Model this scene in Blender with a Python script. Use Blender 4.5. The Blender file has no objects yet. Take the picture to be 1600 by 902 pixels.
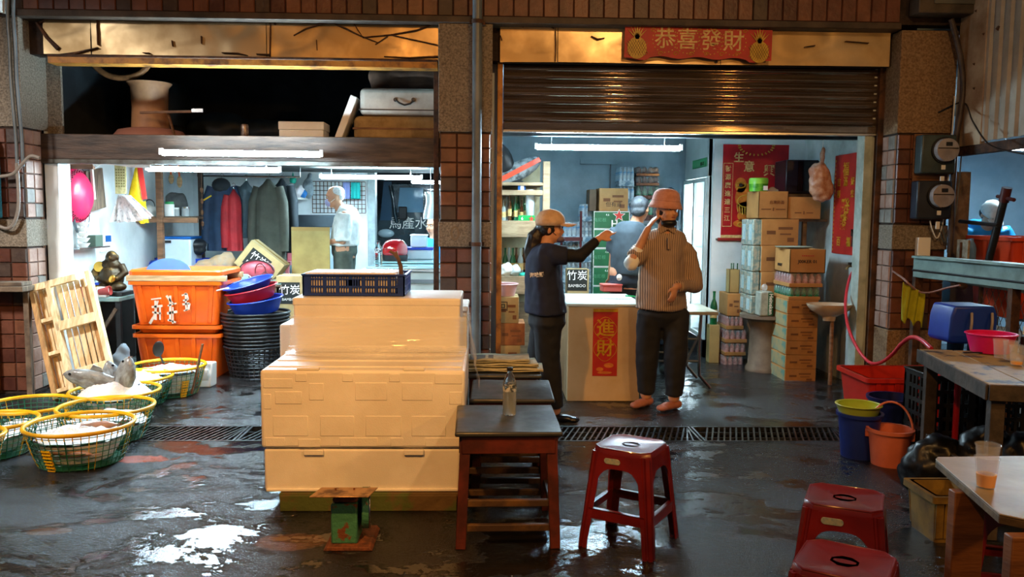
import bpy,bmesh,math,random
from mathutils import Vector,Matrix,Euler,noise
random.seed(7)
R=math.radians
PI=math.pi
C=bpy.context.scene.collection
scene=bpy.context.scene
FPX,HOR=1300.0,335.0
CAMP=Vector((0,0,1.45))
_yaw,_pitch,_roll=R(1.7),math.atan((451-HOR)/FPX),R(0.5)
_f=Vector((math.sin(_yaw)*math.cos(_pitch),math.cos(_yaw)*math.cos(_pitch),-math.sin(_pitch)))
_r0=Vector((math.cos(_yaw),-math.sin(_yaw),0))
_u0=_r0.cross(_f)
_r=_r0*math.cos(_roll)+_u0*math.sin(_roll)
_u=_u0*math.cos(_roll)-_r0*math.sin(_roll)
cam_data=bpy.data.cameras.new('camera')
cam_data.lens=FPX/1600*36
cam_data.sensor_width=36
cam_data.clip_start=0.05
cam=bpy.data.objects.new('camera',cam_data)
C.objects.link(cam)
cam.matrix_world=Matrix(((_r.x,_u.x,-_f.x,CAMP.x),(_r.y,_u.y,-_f.y,CAMP.y),(_r.z,_u.z,-_f.z,CAMP.z),(0,0,0,1)))
scene.camera=cam
scene.view_settings.view_transform='Standard'
scene.view_settings.look='None'
scene.view_settings.exposure=0.35
scene.view_settings.gamma=1.0
scene.view_settings.use_curve_mapping=False
world=bpy.data.worlds.new('night')
scene.world=world
world.use_nodes=True
bg=world.node_tree.nodes['Background']
bg.inputs[0].default_value=(0.55,0.54,0.56,1)
bg.inputs[1].default_value=0.085
def lamp(name,loc,energy,color,size,target,shape='DISK',size_y=None,spread=None):
 d=bpy.data.lights.new(name,'AREA')
 d.energy=energy;d.color=color;d.shape=shape;d.size=size
 if size_y:d.size_y=size_y
 if spread:d.spread=spread
 o=bpy.data.objects.new(name,d);C.objects.link(o)
 o.location=loc
 o.rotation_euler=(Vector(target)-Vector(loc)).to_track_quat('-Z','Y').to_euler()
 return o
SODIUM=(1.0,0.42,0.07)
lamp('street_lamp_light',(1.9,1.2,4.1),52,(1.0,0.55,0.20),0.16,(0.3,6.6,1.4))
lamp('second_street_lamp_light',(-1.2,0.7,3.7),37,(1.0,0.44,0.10),0.16,(-0.7,4.2,0.5),spread=R(95))
lamp('market_lamp_light',(-4.4,3.4,3.4),36,(1.0,0.94,0.88),0.4,(-3.3,6.2,.3),spread=R(80))
lamp('stall_lamp_light',(3.9,0.0,2.6),42,(1.0,0.46,0.10),0.22,(-0.5,4.2,0.4))
def ray(px,py):return _f+_r*((px-800)/FPX)+_u*((451-py)/FPX)
def P(px,py,Y):
 d=ray(px,py);return CAMP+d*(Y/d.y)
def G(px,py,z=0.0):
 d=ray(px,py);return CAMP+d*((z-CAMP.z)/d.z)
def PX(px,py,X):
 d=ray(px,py);return CAMP+d*(X/d.x)
def X(px,Y,py=HOR):return P(px,py,Y).x
def Z(px,py,Y):return P(px,py,Y).z
MATS={}
def srgb(c):
 if isinstance(c,str):
  c=c.lstrip('#');c=[int(c[i:i+2],16)/255 for i in(0,2,4)]
 return tuple((x/12.92 if x<=.04045 else((x+.055)/1.055)**2.4)for x in c[:3])+(1,)
def mat(name,c1,c2=None,scale=6.0,detail=5,rough=.5,r2=None,metal=0.0,bump=0.0,bscale=None,thr=(.38,.62),stretch=(1,1,1),trans=0.0,ior=1.45,alpha=1.0,coat=0.0,emit=None,estr=0.0,spec=.5,sheen=0.0,wave=None,sss=0.0,world_co=False,dist=0.0,coat_r=.03):
 if name in MATS:return MATS[name]
 m=bpy.data.materials.new(name);m.use_nodes=True
 nt=m.node_tree;N=nt.nodes;L=nt.links
 b=N['Principled BSDF']
 a1=srgb(c1)
 b.inputs['Base Color'].default_value=a1
 b.inputs['Roughness'].default_value=rough
 b.inputs['Metallic'].default_value=metal
 b.inputs['IOR'].default_value=ior
 b.inputs['Transmission Weight'].default_value=trans
 b.inputs['Alpha'].default_value=alpha
 b.inputs['Coat Weight'].default_value=coat;b.inputs['Coat Roughness'].default_value=coat_r
 b.inputs['Specular IOR Level'].default_value=spec
 b.inputs['Sheen Weight'].default_value=sheen
 if sss:
  b.inputs['Subsurface Weight'].default_value=sss
  b.inputs['Subsurface Radius'].default_value=(.02,.01,.006)
 if emit:
  b.inputs['Emission Color'].default_value=srgb(emit);b.inputs['Emission Strength'].default_value=estr
 tc=N.new('ShaderNodeTexCoord');mp=N.new('ShaderNodeMapping')
 mp.inputs['Scale'].default_value=stretch
 if world_co:
  ge=N.new('ShaderNodeNewGeometry');L.new(ge.outputs['Position'],mp.inputs[0])
 else:
  L.new(tc.outputs['Object'],mp.inputs[0])
 if c2 is not None or r2 is not None:
  nz=N.new('ShaderNodeTexNoise');nz.inputs['Scale'].default_value=scale;nz.inputs['Detail'].default_value=detail
  nz.inputs['Distortion'].default_value=dist
  nz.inputs['Roughness'].default_value=.6
  L.new(mp.outputs[0],nz.inputs[0])
  src=nz.outputs[0]
  if wave:
   wv=N.new('ShaderNodeTexWave');wv.bands_direction=wave[0];wv.inputs['Scale'].default_value=wave[1]
   wv.inputs['Distortion'].default_value=wave[2];L.new(mp.outputs[0],wv.inputs[0]);src=wv.outputs[0]
  rp=N.new('ShaderNodeMapRange');rp.inputs[1].default_value=thr[0];rp.inputs[2].default_value=thr[1]
  L.new(src,rp.inputs[0])
  if c2 is not None:
   mx=N.new('ShaderNodeMix');mx.data_type='RGBA'
   mx.inputs[6].default_value=a1;mx.inputs[7].default_value=srgb(c2)
   L.new(rp.outputs[0],mx.inputs[0]);L.new(mx.outputs[2],b.inputs['Base Color'])
  if r2 is not None:
   r_=N.new('ShaderNodeMapRange');r_.inputs[3].default_value=rough;r_.inputs[4].default_value=r2
   L.new(rp.outputs[0],r_.inputs[0]);L.new(r_.outputs[0],b.inputs['Roughness'])
 if bump:
  n2=N.new('ShaderNodeTexNoise');n2.inputs['Scale'].default_value=bscale or scale*4;n2.inputs['Detail'].default_value=4
  L.new(mp.outputs[0],n2.inputs[0])
  bp=N.new('ShaderNodeBump');bp.inputs['Strength'].default_value=min(1,bump);bp.inputs['Distance'].default_value=.01*max(1,bump)
  L.new(n2.outputs[0],bp.inputs['Height']);L.new(bp.outputs[0],b.inputs['Normal'])
 MATS[name]=m
 return m
class MB:
 def __init__(s):s.v=[];s.f=[];s.mi=[];s.cur=0
 def add(s,vs,fs):
  o=len(s.v);s.v+=[Vector(p)for p in vs]
  for f in fs:s.f.append([i+o for i in f]);s.mi.append(s.cur)
  return s
 def box(s,x0,x1,y0,y1,z0,z1):
  return s.add([(x0,y0,z0),(x1,y0,z0),(x1,y1,z0),(x0,y1,z0),(x0,y0,z1),(x1,y0,z1),(x1,y1,z1),(x0,y1,z1)],[(0,3,2,1),(4,5,6,7),(0,1,5,4),(1,2,6,5),(2,3,7,6),(3,0,4,7)])
 def obox(s,c,size,rot=None):
  m=rot if isinstance(rot,Matrix)else Euler(rot or(0,0,0)).to_matrix()
  h=Vector(size)/2;c=Vector(c)
  vs=[c+m@Vector((sx*h.x,sy*h.y,sz*h.z))for sz in(-1,1)for sx,sy in((-1,-1),(1,-1),(1,1),(-1,1))]
  return s.add(vs,[(0,3,2,1),(4,5,6,7),(0,1,5,4),(1,2,6,5),(2,3,7,6),(3,0,4,7)])
 def beam(s,a,b,w,h,up=(0,0,1)):
  a=Vector(a);b=Vector(b);d=(b-a);L_=d.length;y=d.normalized()
  x=y.cross(Vector(up));x=x.normalized()if x.length>1e-5 else Vector((1,0,0));z=x.cross(y)
  m=Matrix((x,y,z)).transposed()
  return s.obox((a+b)/2,(w,L_,h),m)
 def loft(s,rings,caps=True,closed=False):
  n=len(rings[0]);vs=[p for r in rings for p in r];fs=[]
  k=len(rings)
  for i in range(k if closed else k-1):
   j=(i+1)%k
   for q in range(n):
    w=(q+1)%n;fs.append((i*n+q,i*n+w,j*n+w,j*n+q))
  if caps and not closed:
   fs.append(tuple(range(n-1,-1,-1)));fs.append(tuple((k-1)*n+q for q in range(n)))
  return s.add(vs,fs)
 def tube(s,pts,r,n=8,closed=False,caps=True,flat=1.0):
  pts=[Vector(p)for p in pts];k=len(pts);rings=[]
  rr=r if isinstance(r,(list,tuple))else[r]*k
  t0=(pts[1]-pts[0]).normalized()
  ref=Vector((0,0,1))if abs(t0.z)<.9 else Vector((0,1,0))
  u=t0.cross(ref).normalized()
  for i,p in enumerate(pts):
   if closed:t=(pts[(i+1)%k]-pts[i-1]).normalized()
   elif i==0:t=t0
   elif i==k-1:t=(pts[-1]-pts[-2]).normalized()
   else:t=((pts[i+1]-p).normalized()+(p-pts[i-1]).normalized()).normalized()
   u=(u-t*u.dot(t));u=u.normalized()if u.length>1e-6 else t.orthogonal().normalized()
   w=t.cross(u)
   rings.append([p+(u*math.cos(a)+w*math.sin(a)*flat)*rr[i]for a in[2*PI*q/n for q in range(n)]])
  return s.loft(rings,caps,closed)
 def lathe(s,prof,n=24,c=(0,0,0),sx=1,sy=1,caps=True,rot=None):
  c=Vector(c);rings=[]
  for r,z in prof:
   ring=[Vector((r*sx*math.cos(2*PI*q/n),r*sy*math.sin(2*PI*q/n),z))for q in range(n)]
   if rot is not None:ring=[rot@p for p in ring]
   rings.append([c+p for p in ring])
  return s.loft(rings,caps)
 def ell(s,c,r,n=14,m=8,rot=None):
  r=Vector(r)if not isinstance(r,(int,float))else Vector((r,r,r))
  prof=[(math.sin(PI*i/m)or 1e-4,-math.cos(PI*i/m))for i in range(m+1)]
  prof[0]=(1e-3,-1);prof[-1]=(1e-3,1)
  c=Vector(c);mt=Euler(rot).to_matrix()if isinstance(rot,tuple)else(rot or Matrix.Identity(3));rings=[]
  for rr,z in prof:
   rings.append([c+mt@Vector((r.x*rr*math.cos(2*PI*q/n),r.y*rr*math.sin(2*PI*q/n),r.z*z))for q in range(n)])
  return s.loft(rings)
 def prism(s,pts,d,frame):
  o,u,v=[Vector(a)for a in frame];w=u.cross(v).normalized()
  a=[o+u*p[0]+v*p[1]for p in pts];b=[p+w*d for p in a];n=len(a)
  fs=[tuple(range(n-1,-1,-1)),tuple(range(n,2*n))]+[(i,(i+1)%n,(i+1)%n+n,i+n)for i in range(n)]
  return s.add(a+b,fs)
 def grid(s,nu,nv,fn,closed_u=False):
  vs=[fn(i/nu,j/nv)for j in range(nv+1)for i in range(nu if closed_u else nu+1)]
  w=nu if closed_u else nu+1
  fs=[(j*w+i,j*w+(i+1)%w,(j+1)*w+(i+1)%w,(j+1)*w+i)for j in range(nv)for i in range(nu)]
  return s.add(vs,fs)
 def build(s,name,m,parent=None,smooth=None,bevel=0,world=False,loc=None,rot=None,solid=0,seg=2,sub=0,fix=True):
  me=bpy.data.meshes.new(name)
  vs=s.v
  if world and parent is not None:
   inv=(Matrix.Translation(parent.location)@parent.rotation_euler.to_matrix().to_4x4()).inverted()
   if parent.parent is not None:
    pp=parent.parent
    inv=inv@(Matrix.Translation(pp.location)@pp.rotation_euler.to_matrix().to_4x4()).inverted()
   vs=[inv@v for v in vs]
  me.from_pydata([tuple(v)for v in vs],[],s.f)
  if fix:
   bm=bmesh.new();bm.from_mesh(me);bmesh.ops.recalc_face_normals(bm,faces=bm.faces);bm.to_mesh(me);bm.free()
  ms=m if isinstance(m,(list,tuple))else[m]
  for q in ms:me.materials.append(q)
  if len(ms)>1:me.polygons.foreach_set('material_index',s.mi)
  o=bpy.data.objects.new(name,me);C.objects.link(o)
  if parent:o.parent=parent
  if loc is not None:o.location=loc
  if rot is not None:o.rotation_euler=rot
  if smooth is not None:
   me.shade_smooth();me.set_sharp_from_angle(angle=R(smooth))
  if solid:
   q=o.modifiers.new('s','SOLIDIFY');q.thickness=solid;q.offset=0
  if bevel:
   q=o.modifiers.new('b','BEVEL');q.width=bevel;q.segments=seg;q.limit_method='ANGLE';q.angle_limit=R(35)
   if smooth is None:me.shade_smooth();me.set_sharp_from_angle(angle=R(30))
  if sub:
   q=o.modifiers.new('u','SUBSURF');q.levels=sub;q.render_levels=sub
  return o
def tag(o,label=None,cat=None,group=None,kind=None):
 if label:o['label']=label
 if cat:o['category']=cat
 if group:o['group']=group
 if kind:o['kind']=kind
 return o
def T(name,label,cat,loc=(0,0,0),rz=0.0,group=None,rot=None):
 o=bpy.data.objects.new(name,None);C.objects.link(o)
 o.empty_display_size=.05
 o.location=loc;o.rotation_euler=rot or(0,0,rz)
 return tag(o,label,cat,group)
def S(name,mb,m,parent=None,**k):
 o=mb.build(name,m,parent,**k)
 if parent is None:o['kind']='structure'
 return o
def dup(root,loc,rz=None,label=None,group=None,rot=None):
 kids={}
 for o in C.objects:
  if o.parent:kids.setdefault(o.parent.name,[]).append(o)
 def cp(o,par):
  c=o.copy();C.objects.link(c)
  if par:c.parent=par
  for ch in kids.get(o.name,[]):cp(ch,c)
  return c
 r=cp(root,None);r.location=loc
 if rz is not None:r.rotation_euler=(0,0,rz)
 if rot is not None:r.rotation_euler=rot
 if label:r['label']=label
 if group:r['group']=group
 return r
bench=bpy.data.scenes.new('workbench')
def baked(o):
 bench.collection.objects.link(o);bench.view_layers[0].update();dg=bench.view_layers[0].depsgraph
 me=bpy.data.meshes.new_from_object(o.evaluated_get(dg))
 bench.collection.objects.unlink(o);bpy.data.objects.remove(o)
 return me
def text(s,size,m,parent=None,loc=(0,0,0),rot=(PI/2,0,0),depth=.0015,name='lettering',world=False,bold=0.0,sx=1.0,align='CENTER',space=1.0,shear=0.0):
 cu=bpy.data.curves.new(name,'FONT');cu.body=s;cu.size=size;cu.extrude=depth;cu.align_x=align;cu.align_y='CENTER'
 cu.offset=bold;cu.resolution_u=2;cu.space_line=space;cu.shear=shear
 o=bpy.data.objects.new(name+'_tmp',cu)
 me=baked(o);me.name=name
 me.materials.clear();me.materials.append(m)
 q=bpy.data.objects.new(name,me);C.objects.link(q)
 mw=Matrix.Translation(Vector(loc))@(rot if isinstance(rot,Matrix)else Euler(rot).to_matrix().to_4x4())@Matrix.Diagonal((sx,1,1,1))
 if parent:
  q.parent=parent
  if world:mw=(Matrix.Translation(parent.location)@parent.rotation_euler.to_matrix().to_4x4()).inverted()@mw
 me.transform(mw)
 return q
def organic(name,mb,m,parent=None,voxel=.01,smooth=6,world=False,dec=None,disp=None):
 """fuse overlapping closed volumes into ONE continuous surface"""
 me=bpy.data.meshes.new(name);me.from_pydata([tuple(v)for v in mb.v],[],mb.f)
 bm=bmesh.new();bm.from_mesh(me)
 bmesh.ops.recalc_face_normals(bm,faces=bm.faces);bm.to_mesh(me);bm.free()
 o=bpy.data.objects.new(name+'_tmp',me)
 q=o.modifiers.new('r','REMESH');q.mode='VOXEL';q.voxel_size=voxel
 if smooth:
  q=o.modifiers.new('m','SMOOTH');q.iterations=smooth;q.factor=.5
 e=baked(o);e.name=name
 if disp:
  for v in e.vertices:v.co+=v.normal*disp(v.co)
 if world and parent is not None:
  e.transform((Matrix.Translation(parent.location)@parent.rotation_euler.to_matrix().to_4x4()).inverted())
 e.materials.clear();e.materials.append(m);e.shade_smooth()
 o=bpy.data.objects.new(name,e);C.objects.link(o)
 if parent:o.parent=parent
 return o
def floor_material():
 m=bpy.data.materials.new('wet_concrete');m.use_nodes=True;nt=m.node_tree;N=nt.nodes;L=nt.links;b=N['Principled BSDF']
 ge=N.new('ShaderNodeNewGeometry')
 def nz(scale,detail=6,dist=0.0,st=(1,1,1),rough=.6):
  mp=N.new('ShaderNodeMapping');mp.inputs['Scale'].default_value=st;L.new(ge.outputs[0],mp.inputs[0])
  n=N.new('ShaderNodeTexNoise');n.inputs['Scale'].default_value=scale;n.inputs['Detail'].default_value=detail;n.inputs['Distortion'].default_value=dist
  n.inputs['Roughness'].default_value=rough
  L.new(mp.outputs[0],n.inputs[0]);return n.outputs[0]
 def mr(src,a,c,lo=0.0,hi=1.0):
  r=N.new('ShaderNodeMapRange');r.inputs[1].default_value=a;r.inputs[2].default_value=c;r.inputs[3].default_value=lo;r.inputs[4].default_value=hi
  L.new(src,r.inputs[0]);return r.outputs[0]
 big=nz(1.5,9,.8,(1,1.5,1),.65);mid=nz(6.5,8,.5,(1,1,1),.65);fine=nz(60,3);grit=nz(170,2)
 ad=N.new('ShaderNodeMath');ad.operation='MULTIPLY_ADD';ad.inputs[1].default_value=.35;L.new(mid,ad.inputs[0]);L.new(big,ad.inputs[2])
 ad2=N.new('ShaderNodeMath');ad2.operation='MULTIPLY_ADD';ad2.inputs[1].default_value=.16;L.new(nz(34,4),ad2.inputs[0]);L.new(ad.outputs[0],ad2.inputs[2])
 puddle=mr(ad2.outputs[0],.735,.785)
 col=N.new('ShaderNodeMix');col.data_type='RGBA';col.inputs[6].default_value=srgb('#0d0d0d');col.inputs[7].default_value=srgb('#1e1d1c')
 L.new(mr(mid,.35,.7),col.inputs[0])
 col2=N.new('ShaderNodeMix');col2.data_type='RGBA';L.new(col.outputs[2],col2.inputs[6]);col2.inputs[7].default_value=srgb('#121212')
 L.new(puddle,col2.inputs[0])
 last=col2
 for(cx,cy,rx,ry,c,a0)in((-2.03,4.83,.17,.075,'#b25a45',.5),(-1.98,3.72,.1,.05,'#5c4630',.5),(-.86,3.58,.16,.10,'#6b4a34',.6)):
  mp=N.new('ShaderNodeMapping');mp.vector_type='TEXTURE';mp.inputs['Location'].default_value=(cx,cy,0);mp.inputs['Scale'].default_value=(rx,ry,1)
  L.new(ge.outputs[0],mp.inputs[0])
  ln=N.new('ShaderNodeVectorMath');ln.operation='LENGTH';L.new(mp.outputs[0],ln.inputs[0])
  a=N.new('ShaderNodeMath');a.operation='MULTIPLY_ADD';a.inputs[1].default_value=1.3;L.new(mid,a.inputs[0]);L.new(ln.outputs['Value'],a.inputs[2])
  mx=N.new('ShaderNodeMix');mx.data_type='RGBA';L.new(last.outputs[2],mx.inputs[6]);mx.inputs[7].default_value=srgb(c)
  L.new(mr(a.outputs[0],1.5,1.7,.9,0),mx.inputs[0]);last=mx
 L.new(last.outputs[2],b.inputs['Base Color'])
 L.new(mr(puddle,0,1,.25,.05),b.inputs['Roughness'])
 b.inputs['Specular IOR Level'].default_value=.75
 inv=mr(puddle,0,1,1.0,.06)
 h=N.new('ShaderNodeMath');h.operation='ADD';L.new(fine,h.inputs[0]);L.new(grit,h.inputs[1])
 h2=N.new('ShaderNodeMath');h2.operation='MULTIPLY';L.new(h.outputs[0],h2.inputs[0]);L.new(inv,h2.inputs[1])
 bp=N.new('ShaderNodeBump');bp.inputs['Strength'].default_value=.9;bp.inputs['Distance'].default_value=.008
 L.new(h2.outputs[0],bp.inputs['Height'])
 bp2=N.new('ShaderNodeBump');bp2.inputs['Strength'].default_value=.25;bp2.inputs['Distance'].default_value=.02
 L.new(mr(mid,0,1),bp2.inputs['Height']);L.new(bp.outputs[0],bp2.inputs['Normal'])
 L.new(bp2.outputs[0],b.inputs['Normal'])
 return m
m_floor=floor_material()
m_white=mat('painted_plaster','#e2e9ea','#c2cccd',scale=2.2,rough=.6,bump=.15,bscale=14,thr=(.45,.75),world_co=True)
m_grime=mat('grimy_plaster','#b9c4c4','#6f766f',scale=1.8,rough=.7,bump=.3,bscale=9,thr=(.4,.75),world_co=True)
m_blue=mat('blue_grey_wall','#a2bac5','#869eaa',scale=2,rough=.65,bump=.1,bscale=8,world_co=True)
m_stone=mat('granite_chip_render','#8f8474','#5f564b',scale=70,rough=.85,bump=.8,bscale=90,thr=(.35,.65),world_co=True)
m_stone2=mat('worn_chip_render','#93785a','#6d543c',scale=60,rough=.85,bump=.8,bscale=80,world_co=True)
m_tile_a=mat('tile_brick_red','#6a4030','#553224',scale=9,rough=.42,bump=.3,bscale=30,world_co=True)
m_tile_b=mat('tile_orange_brown','#764a34','#603a28',scale=9,rough=.42,bump=.3,bscale=30,world_co=True)
m_tile_c=mat('tile_dark','#4a3a30','#3a2b24',scale=9,rough=.5,bump=.3,bscale=30,world_co=True)
m_tile_d=mat('tile_maroon','#553024','#432219',scale=9,rough=.42,bump=.3,bscale=30,world_co=True)
m_tile_p=mat('tile_dusty_pink','#a08375','#8a6c5e',scale=9,rough=.6,bump=.3,bscale=30,world_co=True)
m_tile_g=mat('tile_dusty_grey','#85827b','#6d6a64',scale=9,rough=.6,bump=.3,bscale=30,world_co=True)
m_mortar=mat('mortar','#3a2c25','#241b17',scale=12,rough=.9,bump=.3)
m_dark=mat('void_shade_colour','#242c31','#161b1f',scale=3,rough=.9)  # near-black colour stands in for the shade of the unlit loft
m_sooty=mat('sooty_board','#2e2a26','#1b1917',scale=6,rough=.8,bump=.2)
m_beam=mat('rusty_beam','#4c392d','#2b2019',scale=4,rough=.55,bump=.3,stretch=(1,6,6),world_co=True)
m_tin=mat('tarnished_sheet_metal','#ccb48c','#a68c64',scale=1.6,rough=.33,r2=.5,metal=.85,bump=.12,bscale=3,world_co=True)
m_rust=mat('rust','#5b3a24','#2b1c14',scale=9,rough=.8,bump=.4)
m_ochre=mat('rusty_ochre_paint','#b0762c','#56341c',scale=7,rough=.55,bump=.4,thr=(.45,.65),world_co=True)
m_shutter=mat('dirty_galvanised_slat','#a09184','#75675b',scale=5,rough=.05,r2=.12,metal=.8,stretch=(.3,1,4),world_co=True)
m_wood=mat('pine','#c9ad84','#a5855a',scale=5,rough=.65,stretch=(1,1,8),bump=.2)
m_wood_old=mat('grey_old_wood','#7b6a57','#4c4137',scale=6,rough=.75,stretch=(1,8,1),bump=.4)
m_wood_br=mat('brown_wood','#8a6244','#65452e',scale=6,rough=.6,stretch=(1,1,6),bump=.2)
m_card=mat('cardboard','#b48a58','#9c7446',scale=3,rough=.8,bump=.1)
m_card2=mat('pale_cardboard','#b5a070','#98855a',scale=3,rough=.8,bump=.1)
m_foam=mat('white_foam','#eceae6','#dedad2',scale=3,rough=.5,bump=.12,bscale=160,sss=.15)
m_chrome=mat('steel','#b8b8b8',rough=.25,metal=1)
m_black=mat('black_plastic','#121314','#1d1e20',scale=8,rough=.4)
m_rubber=mat('black_rubber','#0c0d0e',rough=.3)
m_teal=mat('teal_paint','#7e9a96','#5d716d',scale=5,rough=.55,bump=.2,thr=(.4,.7),world_co=True)
m_pipe=mat('grey_pipe','#69747a','#525b60',scale=4,rough=.35,world_co=True)
m_glass=mat('glass','#ffffff',rough=.03,trans=1.0,ior=1.45)
m_gold=mat('gold_print','#d2a62c','#b98a1c',scale=20,rough=.35,metal=.25)
m_red=mat('red_paper','#b3141c','#9a0f18',scale=8,rough=.45)
m_ink=mat('dark_print','#2a221c',rough=.7)
m_wprint=mat('white_print','#e8e8e2',rough=.6)
m_tube=mat('fluorescent_glow','#ffffff',emit='#cdeeff',estr=330.0)
DY0,DY1=5.22,5.60
f=MB()
prof=[(-3,0),(DY0,0),(DY0,-.12),(DY1,-.12),(DY1,0),(16,0)]
for i in range(len(prof)-1):
 (y0,z0),(y1,z1)=prof[i],prof[i+1]
 f.add([(-8,y0,z0),(9,y0,z0),(9,y1,z1),(-8,y1,z1)],[(0,1,2,3)])
floor=S('floor',f,m_floor)
m_grate=mat('wet_cast_iron','#5a5e5e','#2c2c2c',scale=20,rough=.3,metal=.8)
x=-4.6;k=0
while x<3.9:
 t=T('drain_grating','iron drain grating, %s length from the left along the shop front'%('first','second','third','fourth','fifth','sixth','seventh','eighth','ninth')[k],'grating',(x,DY0,0),group='drain gratings along the shop front')
 g=MB();w=1.0
 g.box(.005,w-.005,.004,.02,-.03,.002);g.box(.005,w-.005,DY1-DY0-.02,DY1-DY0-.004,-.03,.002)
 g.box(.005,.02,.02,DY1-DY0-.02,-.03,.002);g.box(w-.02,w-.005,.02,DY1-DY0-.02,-.03,.002)
 g.build('frame',m_grate,t)
 b=MB()
 for i in range(24):
  xa=.02+i*.04
  b.beam((xa,.02,-.012),(min(xa+.10,w-.02),DY1-DY0-.02,-.012),.011,.022)
 for yy in(.12,.25):b.beam((.02,yy,-.016),(w-.02,yy,-.016),.008,.018)
 b.build('grille',m_grate,t)['kind']='stuff'
 x+=1.0;k+=1
YF=6.6;YR=6.88
TILES=[m_tile_a,m_tile_b,m_tile_c,m_tile_d]
TW=[.34,.26,.16,.24]
_tile_cache={}
def tile_mesh(w,h,m,axis='y'):
 key=(round(w,3),round(h,3),m.name,axis)
 if key not in _tile_cache:
  b=MB();d=.012;e=.006
  if axis=='y':A=lambda x,y,z:(x,y,z)
  else:A=lambda x,y,z:(y,x,z)
  vs=[A(-w/2,0,-h/2),A(w/2,0,-h/2),A(w/2,0,h/2),A(-w/2,0,h/2),A(-w/2+e,-d,-h/2+e),A(w/2-e,-d,-h/2+e),A(w/2-e,-d,h/2-e),A(-w/2+e,-d,h/2-e)]
  b.add(vs,[(4,5,6,7),(0,1,5,4),(1,2,6,5),(2,3,7,6),(3,0,4,7)])
  me=bpy.data.meshes.new('tile');me.from_pydata([tuple(v)for v in b.v],[],b.f);me.materials.append(m)
  _tile_cache[key]=me
 return _tile_cache[key]
def tiles(parent,x0,x1,z0,z1,tw,th,y,mats=TILES,weights=TW,gap=.004,axis='y',side=-1):
 nx=max(1,round((x1-x0)/tw));nz=max(1,round((z1-z0)/th));w=(x1-x0)/nx;h=(z1-z0)/nz
 for i in range(nx):
  for j in range(nz):
   m=random.choices(mats,weights)[0]
   o=bpy.data.objects.new('tile',tile_mesh(w-gap,h-gap,m,axis));C.objects.link(o);o.parent=parent
   j_=random.uniform(-.0015,.0015)
   if axis=='y':o.location=(x0+(i+.5)*w,y+j_,z0+(j+.5)*h)
   else:
    o.location=(y+j_,x0+(i+.5)*w,z0+(j+.5)*h)
    if side>0:o.rotation_euler=(0,0,PI)
zt=Z(700,27,YF)
fr=S('wall_front',MB().box(-4.6,3.9,YF+.012,YF+.35,zt,3.7),m_mortar)
tiles(fr,-4.6,X(1392,YF),zt+.01,zt+.01+.35,.117,.35,YF+.012)
S('trim_1',MB().box(-4.5,X(1392,YF),YF-.03,YF+.3,zt-.045,zt+.008),mat('soot_dark_sill','#4a3c30','#2c231c',scale=5,rough=.6,bump=.3,world_co=True),bevel=.006)
def pillar(name,x0,x1,zb,z1,z2,sides,label_txt=None):
 """zb top of lower tiles, z1 top of the chip band, z2 bottom of the upper chip panel"""
 p=S(name,MB().box(x0+.012,x1-.012,YF+.012,YF+.55,0,zt-.04),m_mortar)
 def ch(nm,a,c,m):
  b=MB().box(x0,x1,YF-.004,YF+.54,a,c)
  b.build(nm,m,p,bevel=.004)
 ch('chip_panel',z2,zt-.045,m_stone2 if x0>2 else m_stone)
 ch('chip_band',zb,z1,m_stone)
 tiles(p,x0+.012,x1-.012,z1+.012,z2-.012,.117,.117,YF+.012)
 lo=.55 if name=='wall_pillar_right' else 0.02
 tiles(p,x0+.012,x1-.012,lo,zb-.012,.117,.117,YF+.012)
 if lo>.1:ch('chip_base',0,lo-.01,m_stone2)
 for s in sides:
  xx=x0+.012 if s<0 else x1-.012
  tiles(p,YF+.02,YR-.02,z1+.012,z2-.012,.117,.117,xx,[m_tile_p,m_tile_g],[.7,.3],axis='x',side=s)
  tiles(p,YF+.02,YR-.02,lo,zb-.012,.117,.117,xx,[m_tile_p,m_tile_g],[.7,.3],axis='x',side=s)
 return p
xl1=X(41,YF)
pl=pillar('wall_pillar_left',xl1-.75,xl1,Z(40,386,YF),Z(40,343,YF),Z(40,198,YF),[1])
xm0,xm1=X(685,YF),X(768,YF)
pm=pillar('wall_pillar_middle',xm0,xm1,Z(720,386,YF),Z(720,347,YF),Z(720,206,YF),[1])
xr0,xr1=X(1395,YF),X(1482,YF)
pr=pillar('wall_pillar_right',xr0,xr1,Z(1430,390,YF),Z(1430,352,YF),Z(1430,208,YF),[-1])
text('0',.17,mat('worn_numeral','#75644f',rough=.8),pm,(X(711,YF),YF-.006,Z(711,366,YF)),name='numeral')
XL=X(70,YR);XD0=X(684,YR)+.02;XD1=X(783,YR)-.02;XR=X(1357,YR)
ZM=Z(380,213,6.9)
YB1=10.3
YB2,YB3=9.6,8.35
S('wall_left',MB().box(XL-.12,XL,YR,12.4,0,3.4),m_white)
S('wall_middle',MB().box(XD0,XD1,YF+.3,YB1,0,3.4),m_white)
S('trim_2',MB().box(XL,XL+.11,YR+.02,YR+.22,0,1.98),m_white,bevel=.004)
w=MB();xo0=X(578,YB1);xo1=XD0
w.box(XL,xo0,YB1,YB1+.12,0,3.4);w.box(xo0,xo1,YB1,YB1+.12,2.12,3.4)
S('wall_back',w,m_white)
S('trim_3',MB().box(xo0-.02,xo0+.07,YB1-.04,YB1+.14,0,2.12),mat('grey_door_frame','#9aa7a8','#7c8787',scale=6,rough=.5),bevel=.004)
S('ceiling_left',MB().box(XL,XD0,7.0,YB1,ZM-.12,ZM-.02),mat('ceiling_board','#59605c','#32332f',scale=4,rough=.7,world_co=True))
S('trim_4',MB().box(XL-.05,XD0,6.86,7.0,ZM-.2,ZM),m_beam,bevel=.004)
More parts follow.
